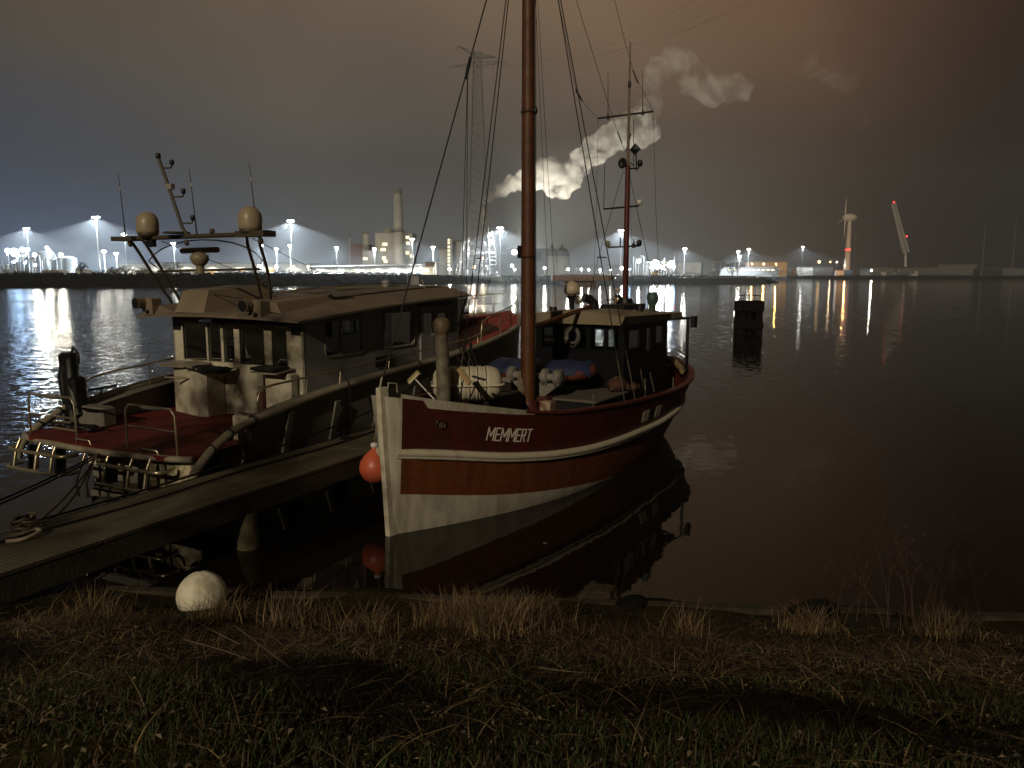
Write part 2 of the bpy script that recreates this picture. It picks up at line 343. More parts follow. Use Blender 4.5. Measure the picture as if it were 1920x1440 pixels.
# --- floodlight masts: (px, py of the head, height, head width, lens, power, label)
def flood_mast(px, py, Zt, w, lens, power, label, lens_col=(0.86, 0.95, 1.0), r=0.35, lit=True):
    Y = 300.0
    for _ in range(30): Y = Y * (Zt - EYE) / max(at(px, py, Y).z - EYE, 0.1)
    p = at(px, py, Y); g = min(land_z(p.x, p.y), 6.0) - 0.2
    t = thing('floodlight_mast', label, 'floodlight mast', ID, (p.x, p.y, g), 'floodlight masts along the far quay')
    MB().cyl((p.x, p.y, g), (p.x, p.y, Zt + 0.2), r, r * 0.55, 8).build('pole', m_steel, t)
    h = MB(); h.cyl((p.x - w / 2, p.y, Zt), (p.x + w / 2, p.y, Zt), 0.12, n=6)
    q = MB(); h.box((p.x, p.y + 0.25, Zt + 0.30), (w, 0.5, 0.55), rx=R(25), bev=.1); q.box((p.x, p.y - 0.2, Zt + 0.14), (w * .96, 0.2, 0.62), rx=R(25), bev=.08)
    h.build('head_frame', m_dark, t)
    q.build('lamp_lens', m_big if lens is m_lamp else lens, t)
    if lit and power > 0: spot('floodlight', (p.x, p.y - 0.45, Zt - 0.35), power, t, 147, 0.10, lens_col, 0.5)
    return t
P0 = 430000
FL = [(50, 429, 30, 3.4, m_lamp, 1.6, 'tall floodlight mast farthest left, above the bright plant'),
      (180, 408, 30, 3.6, m_lamp, 1.8, 'tallest floodlight mast at the left, with wide light cone'),
      (195, 472, 15, 1.8, m_lamp, 0.28, 'short floodlight just right of the tall left mast'),
      (218, 476, 14, 1.8, m_lamp, 0.28, 'short floodlight second to the right of the tall left mast'),
      (233, 440, 25, 2.4, m_lamp, 0.44, 'floodlight mast beside the left end of the radar arch'),
      (326, 457, 20, 2.4, m_lamp, 0.44, 'floodlight mast seen through the radar arch'),
      (490, 461, 20, 1.8, m_lamp, 0.39, 'floodlight mast just right of the radar arch leg'),
      (518, 467, 18, 1.6, m_lamp, 0.33, 'short floodlight between two taller masts right of the arch'),
      (545, 415, 30, 3.2, m_lamp, 1.9, 'tall floodlight mast with a broad light cone over the yard'),
      (544, 461, 20, 1.8, m_lamp, 0.33, 'smaller floodlight in line with the tall yard mast'),
      (631, 465, 20, 2.0, m_lamp, 0.44, 'floodlight mast left of the power station'),
      (702, 467, 20, 2.0, m_lamp, 0.44, 'floodlight mast in front of the power station left wing'),
      (773, 449, 24, 2.4, m_lamp, 0.50, 'floodlight mast right of the big chimney'),
      (812, 464, 20, 2.0, m_lamp, 0.44, 'floodlight mast left of the silo tower'),
      (918, 453, 24, 2.0, m_lamp, 0.44, 'floodlight mast behind the pylon legs'),
      (938, 428, 30, 3.2, m_lamp, 1.9, 'tall floodlight mast just left of the wooden ship mast'),
      (1164, 433, 30, 2.8, m_lamp, 1.6, 'tall floodlight mast beside the dark signal mast'),
      (1284, 467, 20, 2.2, m_lamp, 0.50, 'floodlight mast above the white shed'),
      (1384, 472, 20, 1.6, m_lamp, 0.33, 'floodlight above the bare trees, upper of two'),
      (1387, 481, 17, 1.6, m_lamp, 0.28, 'floodlight above the bare trees, lower of two'),
      (1404, 468, 22, 2.0, m_lamp, 0.44, 'floodlight mast above the orange lit shed'),
      (1505, 463, 34, 2.2, m_lamp, 0.50, 'lone floodlight mast on the right shore')]
for px, py, z, w, l, pw, lab in FL: flood_mast(px, py, z, w, l, pw * P0, lab)
for px, py, z, lab in ((1605, 432, 44, 'unlit lamp mast right of the wind turbine'), (1848, 425, 48, 'unlit lamp mast near the right edge'), (1906, 412, 52, 'unlit lamp mast at the far right edge'), (1265, 468, 20, 'unlit lamp mast left of the white shed'), (1607, 430, 44.5, None)):
    if lab: flood_mast(px, py, z, 2.0, m_dark, 0, lab, lit=False)

def lamp_post(px, py, Y, z_h, lens, power, c, label, size=0.9, name='yard_lamp', grp='small lamps at ground level on the far shore'):
    p = at(px, py, Y); g = min(3.4, p.z - 1.5)
    t = thing(name, label, 'lamp', ID, (p.x, p.y, g), grp)
    MB().cyl((p.x, p.y, g), (p.x, p.y, p.z), 0.12, n=6).build('pole', m_steel, t)
    MB().ball(p, size / 2, n=8, m=6).build('lamp_globe', lens, t)
    if power: spot('lamp_light', (p.x, p.y - 1.0, p.z), power, t, color=c, rad=0.5, point=True)
LP = [(27, 473, 330, m_blue, 20000, (.55, .75, 1), 'brightest blue white floodlight in the left plant', 3.4), (14, 470, 335, m_blue, 0, 0, 'blue white lamp at the left picture edge', 2.0), (42, 468, 335, m_blue, 0, 0, 'blue white lamp right of the brightest one', 2.0),
      (52, 468, 335, m_blue, 0, 0, 'white lamp under the farthest left mast', 1.6), (65, 478, 335, m_lamp, 9000, (1, .9, .7), 'white lamp on the left plant frame', 1.6), (88, 465, 340, m_lamp, 9000, (1, .9, .7), 'warm lamp on top of the plant tank', 1.4), (92, 470, 340, m_lamp, 0, 0, 'white lamp just under the tank top lamp', 1.4), (114, 478, 335, m_lamp, 9000, (1, .9, .7), 'lamp at the right end of the left plant', 1.7),
      (66, 497, 320, m_lamp, 0, 0, 'low lamp among the left plant pipes', 1.0), (142, 498, 325, m_warm, 0, 0, 'amber lamp by the bushes on the left shore', 0.8),
      (487, 500, 380, m_lamp, 14000, (1, .95, .8), 'ground level lamp beside the radar arch foot', 2.0), (518, 500, 400, m_lamp, 14000, (1, .95, .8), 'ground level lamp by the long warehouse', 1.7), (550, 500, 400, m_warm, 9000, (1, .8, .5), 'warm lamp left on the long warehouse front', 1.2), (578, 500, 400, m_warm, 9000, (1, .8, .5), 'warm lamp right on the long warehouse front', 1.4),
      (788, 505, 395, m_lamp, 12000, (1, .85, .6), 'warm round lamp left of the gate house', 2.2), (878, 475, 430, m_lamp, 6000, (1, .9, .7), 'small lamp on the left pylon leg', 1.0), (889, 500, 440, m_warm, 14000, (1, .8, .6), 'warm lamp between the pylon feet', 1.8), (905, 484, 470, m_warm, 9000, (1, .8, .5), 'amber lamp inside the pylon frame', 1.4),
      (1173, 483, 440, m_warm, 22000, (1, .75, .4), 'large warm lamp right beside the signal mast', 2.8), (1166, 503, 430, m_lamp, 9000, (1, .95, .9), 'white lamp at the foot of the signal mast line', 1.8), (1198, 490, 440, m_lamp, 9000, (.9, .95, 1), 'white lamp left of the bright cargo plant', 1.9),
      (1181, 505, 430, m_blue, 0, 0, 'blue lamp at the quay edge', 1.0), (1224, 504, 430, m_blue, 0, 0, 'blue lamp left of the yellow excavator', 1.0),
      (1410, 495, 640, m_warm, 7000, (1, .5, .1), 'orange lamp on the left of the orange shed', 1.4), (1432, 495, 640, m_warm, 7000, (1, .5, .1), 'orange lamp in the middle of the orange shed', 1.8), (1455, 495, 640, m_warm, 7000, (1, .5, .1), 'orange lamp on the right of the orange shed', 1.4),
      (1536, 491, 850, m_warm, 5000, (1, .6, .25), 'orange lamp right of the lone right mast', 3.0), (1557, 491, 850, m_warm, 2500, (1, .7, .4), 'orange lamp left of the turbine foot', 1.8), (1569, 491, 860, m_lamp, 0, 0, 'small lamp just left of the turbine foot', 1.0), (1634, 507, 800, m_lamp, 4000, (1, .9, .7), 'low lamp left of the long right sheds', 1.8), (1584, 498, 800, m_warm, 12000, (1, .42, .12), 'added orange lamp that colours the wind turbine', 1.6),  # last entry is an added lamp to tint the turbine orange
      (965, 505, 560, m_lamp, 9000, (1, 1, .9), 'low lamp under the lit sign', 1.6), (960, 498, 600, m_lamp, 5000, (.9, 1, .9), 'lamp below the round sign', 2.0), (1021, 503, 540, m_lamp, 9000, (.9, 1, .9), 'lamp on the ground before the grey hall', 1.8), (843, 505, 430, m_lamp, 9000, (1, .9, .7), 'lamp at the silo tower foot', 1.6), (1065, 505, 540, m_lamp, 9000, (1, .95, .8), 'lamp by the domed silo', 1.6), (1090, 505, 430, m_lamp, 5000, (1, .95, .8), 'first quay lamp right of the domed silo', 1.1), (1104, 506, 430, m_lamp, 0, 0, 'second quay lamp right of the domed silo', 1.1), (1125, 506, 430, m_lamp, 5000, (1, .95, .9), 'third quay lamp right of the domed silo', 1.0), (1145, 506, 430, m_lamp, 0, 0, 'fourth quay lamp right of the domed silo', 1.0)]
for px, py, Y, l, pw, c, lab, sz in LP: lamp_post(px, py, Y, 0, l, pw, c or (1, 1, 1), lab, sz)

def bldg(name, label, px0, px1, py0, Y, depth, m, py1=None, grp=None, cat='building', roof=None, base=3.0, rz=0):
    a = at(px0, py0, Y); c = at(px1, py0, Y); z1 = a.z
    t = thing(name, label, cat, ID, ((a.x + c.x) / 2, Y, base), grp)
    w = c.x - a.x; cx = (a.x + c.x) / 2
    bm = MB(); bm.box((cx, Y + depth / 2, (base + z1) / 2), (w, depth, z1 - base)); bm.build('wall', m, t)
    bm = MB(); bm.box((cx, Y + depth / 2, z1 + 0.25), (w + 0.8, depth + 0.8, 0.5)); bm.build('roof', roof or m_grey, t)
    return t, cx, w, z1
def windows(t, Y, pts, w, h, m=None):
    for px, py in pts:
        p = at(px, py, Y - 0.12); b = MB(); b.box(p, (w, 0.2, h)); b.build('window', m or m_win, t)
# power station
t, cx, w, z = bldg('power_station', 'pale power station block behind the big chimney', 703, 773, 437, 890, 40, m_conc)
windows(t, 890, [(720, 458), (720, 468), (720, 484), (723, 458), (717, 468), (723, 490), (764, 445), (765, 456), (764, 474), (784 - 12, 480)], 4.0, 3.4)
b = MB(); p = at(725, 432, 900); b.box((p.x, 905, p.z), (8, 8, 6)); b.build('roof_house', m_conc, t)
for px in (700, 730, 765): p = at(px, 498, 860); spot('facade_fill_light', (p.x, 845, 5), 32000, t, 110, .6, (1, .94, .78), 1, tilt=(R(180 - 28), 0))  # added spots that brighten the chimney and power station
t = thing('tall_chimney', 'tall pale concrete chimney of the power station', 'chimney', ID, tuple(at(746, 495, 880)[:2]) + (3,))
p = at(743.5, 355, 880); x = p.x + 1.2
MB().cyl((x, 880, 3), (x, 880, p.z), 6.6, 4.6, 24).build('shaft', m_conc, t)
b = MB(); zc = at(745, 434, 880).z; b.lathe((x, 880, zc), [(5.9, -.6), (7.6, -.6), (7.6, .6), (5.7, .6)], 24); b.build('gallery', m_dark, t)
b = MB(); b.cyl((x, 880, p.z - 5), (x, 880, p.z + 0.3), 4.75, 4.72, 24); b.build('cap_band', m_grey, t)
t, cx, w, z = bldg('boiler_house', 'brick coloured low block left of the power station', 653, 690, 458, 900, 30, m_brickr)
t, cx, w, z = bldg('turbine_hall', 'pale low hall between the small stack and the power station', 680, 705, 470, 880, 30, m_conc)
windows(t, 880, [(685, 485)], 5, 3, m_win)
for px, py, r, lab in ((655, 441, 1.2, 'thin pale stack left of the power station'), (685, 435, 4.2, 'short thick stack left of the power station')):
    p = at(px, py, 890); t = thing('stack', lab, 'chimney', ID, (p.x, 890, 3), 'small stacks by the power station'); MB().cyl((p.x, 890, 3), (p.x, 890, p.z), r, r * .9, 16).build('shaft', m_conc, t); MB().cyl((p.x, 890, p.z - 2), (p.x, 890, p.z + .2), r + .15, n=16).build('rim', m_grey, t)
p = at(907, 384, 850); t = thing('steam_stack', 'slim bright stack behind the pylon releasing white steam', 'chimney', ID, (p.x, 850, 3))
MB().cyl((p.x, 850, 3), (p.x, 850, p.z), 1.9, 1.3, 16).build('shaft', m_white, t); MB().cyl((p.x, 850, p.z - 3), (p.x, 850, p.z + .2), 1.6, n=16).build('rim', m_grey, t)
STACK = Vector((p.x, 850, p.z))
# silos
t, cx, w, z = bldg('silo_tower', 'narrow pale stair tower with a column of lit windows', 838, 847, 448, 520, 8, m_white)
windows(t, 520, [(841.5, y) for y in (449, 455, 463, 470, 477, 484, 490, 497)], 1.3, 1.3)
t, cx, w, z = bldg('silo_block', 'low pale block left of the stair tower', 823, 837, 466, 530, 20, m_conc)
a = at(847, 453, 525); c = at(867, 453, 525); t = thing('round_silo', 'big round pale silo right of the stair tower', 'silo', ID, ((a.x + c.x) / 2, 532, 3)); rr = (c.x - a.x) / 2 + .5
MB().cyl(((a.x + c.x) / 2, 532, 3), ((a.x + c.x) / 2, 532, a.z), rr, n=32).build('wall', m_conc, t); MB().lathe(((a.x + c.x) / 2, 532, a.z), [(rr + .2, 0), (rr + .2, .5), (0, 1.2)], 32).build('roof', m_grey, t)
# gate house and covered walkway
t, cx, w, z = bldg('gate_house', 'small box shaped gate house on the quay', 793, 812, 501, 398, 8, m_conc); windows(t, 398, [(799, 507)], 3, 1.6, m_win)
t2, cx, w, z = bldg('gate_house', 'upper brown cabin behind the gate house', 798, 815, 493, 404, 8, mat('brown_cladding', (.25, .15, .09)))
p0 = at(590, 506, 395); p1 = at(793, 498, 440)
t = thing('covered_walkway', 'long low lit canopy on posts before the power station', 'canopy', ID, (p0.x, p0.y, 3.5))
ztop = 11.0
b = MB(); q0 = Vector((at(580, 502, 470).x, 470, 9.2)); q1 = Vector((at(790, 497, 470).x, 470, 10.4))
b.slab(q0, q1, q1 + Vector((0, 7, 0)), q0 + Vector((0, 7, 0)), 0.5); b.build('roof', m_white, t)
b = MB()
for i in range(29): q = q0.lerp(q1, i / 28); b.cyl((q.x, q.y + .3, 3.3), (q.x, q.y + .3, q.z), 0.13, n=6)
b.build('post', m_steel, t)
b = MB(); b.slab(q0 + Vector((0, 6.8, -6)), q1 + Vector((0, 6.8, -7)), q1 + Vector((0, 6.8, 0)), q0 + Vector((0, 6.8, 0)), 0.1); b.build('back_wall', m_white, t)
for i in range(6): q = q0.lerp(q1, (i + .5) / 6); spot('canopy_lamp', (q.x, q.y + 2.5, q.z - 0.4), 3500, t, 165, .3, (1, .97, .8), .3)
# long warehouse behind the yard
t, cx, w, z = bldg('long_warehouse', 'very long pale warehouse behind the radar arch', 222, 575, 494, 520, 30, m_white)
for i in range(9):
    p = at(395 + i * 19, 503, 519.8); b = MB(); b.box((p.x, 519.85, 5.6), (4.6, .3, 5)); b.build('gate', m_grey if i % 3 else mat('yellow_gate', (.5, .33, .08)), t)
for i in range(7): spot('wall_lamp', (cx - w / 2 + (i + .5) * w / 7, 516, 11), 4500, t, 150, .3, (1, .94, .75), .3)
# hall with sign
t, cx, w, z = bldg('grey_hall', 'wide grey hall carrying a lit round sign', 949, 1042, 467, 640, 40, m_grey)
p = at(964, 473, 639.4); b = MB(); b.cyl((p.x, 639.9, p.z), (p.x, 639.4, p.z), 2.2, n=20); b.build('round_sign', glow('sign_glow', (1, 1, .95), 6), t)
b = MB()
for i, xx in enumerate((968.5, 970.7, 972.9, 975.1, 977.3)): p = at(xx, 473.5 if i else 473, 639.6); b.box((p.x, 639.6, p.z), (.75, .4, 2.0 if i % 2 else 2.6))
b.build('sign_bar', glow('sign_glow', (1, 1, .95), 6), t)
p = at(1008, 480, 639.9); b = MB(); b.box((p.x, 639.9, p.z), (6.5, .3, 7.4)); b.build('dark_panel', m_dark, t)
t, cx, w, z = bldg('grey_annex', 'low grey annex left of the sign hall', 936, 949, 478, 640, 30, m_grey)
# domed silo
a = at(1028, 480, 620); c = at(1070, 480, 620); cxx = (a.x + c.x) / 2; rr = (c.x - a.x) / 2
for k, (ox, r_, oy, lab) in enumerate(((3.0, rr * .72, 0, 'larger domed silo with a lantern on top'), (-5.5, rr * .5, -4, 'smaller domed silo left of the larger one'))):
    t = thing('domed_silo', lab, 'silo', ID, (cxx + ox, 634 + oy, 3), 'domed silos beside the grey hall')
    MB().cyl((cxx + ox, 634 + oy, 3), (cxx + ox, 634 + oy, a.z), r_, n=32).build('wall', m_conc, t)
    h = at(1050, 463, 620).z - a.z
    MB().lathe((cxx + ox, 634 + oy, a.z), [(r_ * math.cos(u * math.pi / 16), h * math.sin(u * math.pi / 16)) for u in range(9)], 32, caps=False).build('dome', m_grey, t)
    MB().cyl((cxx + ox, 634 + oy, a.z + h - .3), (cxx + ox, 634 + oy, a.z + h + 2.2), 1.2, .9, 12).build('lantern', m_grey, t)
# pipe bridge
a = at(1080, 497, 560); c = at(1150, 500, 560); t = thing('pipe_bridge', 'low pipe bridge right of the domed silos', 'pipe bridge', ID, (a.x, 560, 3)); b = MB()
for dz in (0, 1.2): b.cyl((a.x, 560, a.z - dz), (c.x + 8, 560, a.z - dz), .35, n=8)
b.build('pipe', m_steel, t); b = MB()
for i in range(9): x = a.x + i * (c.x + 8 - a.x) / 8; b.box((x, 560, (a.z + 3) / 2 - .6), (.4, 1, a.z - 3.4))
b.build('trestle', m_steel, t)
# white sheds
t, cx, w, z = bldg('white_shed', 'white boxy shed under the floodlight', 1271, 1315, 492, 520, 20, m_white); 
t, cx, w, z = bldg('grey_shed', 'grey shed right of the white shed', 1318, 1343, 494, 530, 20, m_grey)
t, cx, w, z = bldg('orange_shed', 'long shed bathed in orange light', 1398, 1476, 491, 660, 30, mat('orange_wall', (.55, .40, .22)))
t, cx, w, z = bldg('low_shed', 'low dark shed in front of the orange lit shed', 1350, 1460, 502, 560, 20, m_grey)
windows(t, 560, [(1368 + 9 * i, 506) for i in range(10)], 2.2, 1.0)
# bright cargo plant: steel frames with many lamps
t = thing('cargo_plant', 'brightly lit steel cargo plant right of the signal mast', 'plant', ID, tuple(at(1225, 505, 470)[:2]) + (3.2,)); b = MB(); rnd = random.Random(3)
for i in range(16):
    px = 1188 + i * 4.8; p = at(px, rnd.uniform(478, 496), 470 + rnd.uniform(0, 14)); b.cyl((p.x, p.y, 3.2), p, .28, n=5)
    if i: b.cyl(last, p, .22, n=5)
    last = p
for i in range(9):
    p = at(1215 + i * 5, 500, 476); b.box((p.x, 478, 5 + rnd.uniform(0, 3)), (2.6, 5, 4 + rnd.uniform(0, 5)))
b.build('frame', m_grey, t)
b = MB(); c3 = MB(); cc = MB()
for i in range(46):
    px = rnd.gauss(1238, 13); py = 505 - abs(rnd.gauss(8, 7)); p = at(px, max(py, 478), 468); (b if i % 5 else c3).ball(p, rnd.uniform(.25, .75), n=6, m=4)
b.build('lamps', m_lamp, t); c3.build('blue_lamps', m_blue, t)
for px, py, pw in ((1238, 490, 20000), (1225, 497, 9000), (1253, 495, 12000)): p = at(px, py, 462); spot('plant_light', p, pw, t, color=(.92, .96, 1), rad=1.0, point=True)
# excavator
p = at(1228, 511, 428); t = thing('excavator', 'yellow excavator with raised arm on the quay', 'excavator', ID, (p.x, 428, 3.3)); my = mat('yellow_paint', (.6, .32, .03), .5)
b = MB(); b.box((p.x, 428, 3.9), (4.5, 2.6, .9), bev=.2); b.build('tracks', m_dark, t)
b = MB(); b.box((p.x - .4, 428, 5.1), (3.4, 2.4, 1.2), bev=.15); b.build('body', my, t); b = MB(); b.box((p.x + .8, 427.6, 5.9), (1.2, 1.1, 1.5), bev=.1); b.build('cab', m_glass, t)
b = MB(); b.tube([(p.x + 1, 428, 5.4), (p.x + 3.5, 428, 9.6), (p.x + 6.2, 428, 10.6)], [.35, .4, .25], 6); b.tube([(p.x + 6.2, 428, 10.6), (p.x + 8.6, 428, 5.0)], [.28, .2], 6); b.build('arm', my, t); b = MB(); b.box((p.x + 8.7, 428, 4.4), (1.1, 1.2, 1.1)); b.build('bucket', m_dark, t)
# left plant
t = thing('process_plant', 'floodlit process plant with tanks at the far left', 'plant', ID, tuple(at(60, 505, 345)[:2]) + (5.5,)); rnd = random.Random(5)
b = MB()
for i in range(26):
    px = 5 + i * 4.6; p = at(px, rnd.uniform(475, 497), 345 + rnd.uniform(0, 12)); b.cyl((p.x, p.y, 5), p, .2, n=5)
    if i and rnd.random() < .6: b.cyl(last, p, .14, n=5)
    last = p
b.build('pipe_frame', m_steel, t); b = MB()
for px, r_, py in ((60, 3.2, 487), (84, 3.8, 474), (97, 2.6, 488), (124, 4.4, 484), (40, 3.0, 490)):
    p = at(px, py, 352); b.cyl((p.x, 352, 5), (p.x, 352, p.z), r_, n=20); b.lathe((p.x, 352, p.z), [(r_, 0), (r_ * .6, .8), (0, 1.1)], 20)
b.build('tank', mat('tank_grey', (.045, .05, .055), .6), t); b = MB(); p = at(76, 472, 350); b.cyl((p.x, 350, 5), (p.x, 350, p.z), .7, n=10); b.build('column', m_white, t)
b = MB(); 
for i in range(14): b.ball(at(rnd.gauss(30, 16), rnd.uniform(472, 494), 340), rnd.uniform(.2, .55), n=6, m=4)
b.build('lamps', m_blue, t)
p = at(70, 500, 338); spot('plant_light', p, 9000, t, color=(.6, .8, 1), rad=1, point=True)
# pylon
def pylon():
    Y = 425.0; x0 = at(897, 505, Y).x; zt = at(893, 98, Y).z; g = 3.4
    t = thing('power_pylon', 'very tall lattice power pylon standing behind the boats', 'pylon', ID, (x0, Y, g))
    def wid(z): return lerp([(0, 6.2), (.25, 5.0), (.62, 3.4), (1, 1.9)], (z - g) / (zt - g))
    b = MB(); th = 0.24
    zs = [g + (zt - g) * i / 26 for i in range(27)]
    for i in range(26):
        w0, w1 = wid(zs[i]), wid(zs[i + 1])
        c0 = [Vector((x0 + sx * w0, Y + sy * w0, zs[i])) for sx, sy in ((-1, -1), (1, -1), (1, 1), (-1, 1))]; c1 = [Vector((x0 + sx * w1, Y + sy * w1, zs[i + 1])) for sx, sy in ((-1, -1), (1, -1), (1, 1), (-1, 1))]
        for k in range(4):
            b.cyl(c0[k], c1[k], th * 1.2, n=4, caps=False); b.cyl(c0[k], c1[(k + 1) % 4], th * .6, n=3, caps=False); b.cyl(c0[(k + 1) % 4], c1[k], th * .6, n=3, caps=False); b.cyl(c1[k], c1[(k + 1) % 4], th * .6, n=3, caps=False)
    b.build('shaft', m_steel, t)
    b = MB(); zb = at(890, 375, Y).z
    for sx, sy in ((-1, -1), (1, -1), (1, 1), (-1, 1)):
        A = Vector((x0 + sx * 11.5, Y + sy * 11.5, g)); B = Vector((x0 + sx * 4.4, Y + sy * 4.4, zb)); b.cyl(A, B, .28, .2, n=5)
        for k in range(9):
            q = A.lerp(B, k / 9); q2 = A.lerp(B, (k + .6) / 9); w_ = wid(q2.z); b.cyl(q, (x0 + sx * w_, Y + sy * w_, q2.z), .1, n=3); b.cyl(q, (x0 + sx * wid(q.z), Y + sy * wid(q.z), q.z), .1, n=3)
    zz = at(890, 474, Y).z
    for k, (sx, sy) in enumerate(((-1, -1), (1, -1), (1, 1), (-1, 1))):
        f = (zz - g) / (zb - g); w_ = 11.5 + (4.4 - 11.5) * f; nx = ((1, -1), (1, 1), (-1, 1), (-1, -1))[k]; b.cyl((x0 + sx * w_, Y + sy * w_, zz), (x0 + nx[0] * w_, Y + nx[1] * w_, zz), .2, n=4)
        for j in range(6):
            a0 = Vector((x0 + sx * 11, Y + sy * 11, g)).lerp(Vector((x0 + sx * w_, Y + sy * w_, zz)), j / 6); a1 = Vector((x0 + nx[0] * 11, Y + nx[1] * 11, g)).lerp(Vector((x0 + nx[0] * w_, Y + nx[1] * w_, zz)), (j + 1) / 6); b.cyl(a0, a1, .12, n=3)
    b.build('leg_frame', m_steel, t)
    for zpy, L_, dz in ((121, 16.5, 0), (105, 11.5, 3.5)):
        z = at(893, zpy, Y).z; b = MB(); d = Vector((1, -.35, 0)).normalized()
        if dz: d = Vector((1, .6, 0)).normalized()
        for s_ in (-1, 1):
            tip = Vector((x0, Y, z + dz * (1 if s_ < 0 else .3))) + d * s_ * L_
            for o in ((0, -1.6, -1), (0, 1.6, -1), (0, 0, 1.6)): b.cyl(Vector((x0, Y, z)) + Vector(o), tip, .15, n=4)
            for k in range(1, 8):
                f = k / 8; c_ = Vector((x0, Y, z)).lerp(tip, f); b.cyl(c_ + Vector((0, -1.6, -1)) * (1 - f), c_ + Vector((0, 0, 1.6)) * (1 - f), .08, n=3); b.cyl(c_ + Vector((0, 0, 1.6)) * (1 - f), Vector((x0, Y, z)).lerp(tip, f + .1) + Vector((0, 1.6, -1)) * (.9 - f), .08, n=3)
            for k in (.55, 1): q = Vector((x0, Y, z)).lerp(tip, k); b.cyl(q, q - Vector((0, 0, 3)), .12, n=4)
        b.build('crossarm', m_steel, t)
    return x0, Y, zt
px_, py_, pz_ = pylon()
t = thing('power_line', 'faint power cables running from the tall pylon overhead to the right', 'power line', ID, (px_, py_, pz_ - 6))
for k, (ox, oz) in enumerate(((-14, -6), (-7, -6), (8, -6), (15, -6), (9, -1))):
    A = Vector((px_ + ox, py_, pz_ + oz)); B = at(1420 + 26 * k, -60 + 4 * k, 190); b = MB(); b.tube([A.lerp(B, i / 14) - Vector((0, 0, 9 * 4 * (i / 14) * (1 - i / 14))) for i in range(15)], .022, 4); b.build('cable', m_dark, t)
# wind turbine
Y = 820; pb = at(1586, 505, Y); ph = at(1590, 411, Y); t = thing('wind_turbine', 'white wind turbine with a red light band on its tower', 'wind turbine', ID, (pb.x, Y, 3)); m_tw = mat('turbine_white', (.62, .55, .48), .5)
xh = pb.x + 1.0
MB().cyl((xh, Y, 3), (xh, Y, ph.z), 3.3, 1.7, 20).build('tower', m_tw, t)
b = MB(); b.lathe((xh - 7.5, Y, ph.z + 1.5), [(0, 0), (2.2, .8), (3.6, 3), (4.3, 7), (3.6, 11), (1.9, 14), (0, 15)], 18, axis='X'); b.build('nacelle', m_tw, t)
hub = Vector((xh - 5.0, Y, ph.z + 1.5))
for ang in (4, 176, 90):
    r_ = R(ang); d = Vector((math.sin(r_) * .08 * (1 if ang != 90 else 0), math.sin(r_) * (.1 if ang != 90 else 1), math.cos(r_) if ang != 90 else -0.25)).normalized(); b = MB(); b.tube([hub + d * 1.5, hub + d * 5, hub + d * 14, hub + d * 21], [.7, .8, .5, .12], 8); b.build('blade', m_tw, t)
b = MB(); z = at(1587, 468, Y).z; b.cyl((xh, Y, z - .6), (xh, Y, z + .6), 2.85, n=20)
b.build('light_ring', m_red, t)
# harbour crane
Y = 790; t = thing('mobile_crane', 'dark lattice harbour crane with two red beacons', 'crane', ID, tuple(at(1698, 505, Y)[:2]) + (3,)); b = MB()
def lattice(b, A, B, w0, w1, n, th):
    u, w = perp(B - A)
    for i in range(n):
        p, q = A.lerp(B, i / n), A.lerp(B, (i + 1) / n); a0 = w0 + (w1 - w0) * i / n; a1 = w0 + (w1 - w0) * (i + 1) / n
        c0 = [p + (u * x + w * y) * a0 for x, y in ((-1, -1), (1, -1), (1, 1), (-1, 1))]; c1 = [q + (u * x + w * y) * a1 for x, y in ((-1, -1), (1, -1), (1, 1), (-1, 1))]
        for k in range(4): b.cyl(c0[k], c1[k], th, n=4, caps=False); b.cyl(c0[k], c1[(k + 1) % 4], th * .7, n=3, caps=False)
piv = at(1699, 474, Y); lattice(b, piv, at(1675, 381, Y), 2.0, 1.3, 18, .42); b.build('boom', mat('crane_steel', (.6, .6, .58), .6), t)
b = MB(); b.tube([at(1675, 381, Y), at(1703, 462, Y), at(1697, 478, Y)], .15, 4); b.tube([at(1676, 381, Y), at(1693, 470, Y)], .12, 4); b.cyl(at(1698, 474, Y), at(1703, 460, Y), .3, n=4); b.build('cable', m_steel, t)
b = MB(); b.cyl(at(1698, 500, Y), at(1698, 474, Y), 1.2, .8, 8); b.build('tower', mat('crane_steel', ()), t); b = MB(); p = at(1699, 497, Y); b.box((p.x, Y, 8), (14, 8, 5)); b.box((p.x - 8, Y, 5.5), (6, 8, 2.5)); b.build('undercarriage', m_grey, t)
for q in ((1676, 379), (1700, 443)): b = MB(); b.ball(at(*q, Y - 1), .9, n=8, m=6); b.build('beacon', m_red, t)
b = MB(); b.cyl(at(1703, 462, Y), at(1700.5, 444, Y), .2, n=4); b.build('beacon_pole', m_steel, t)
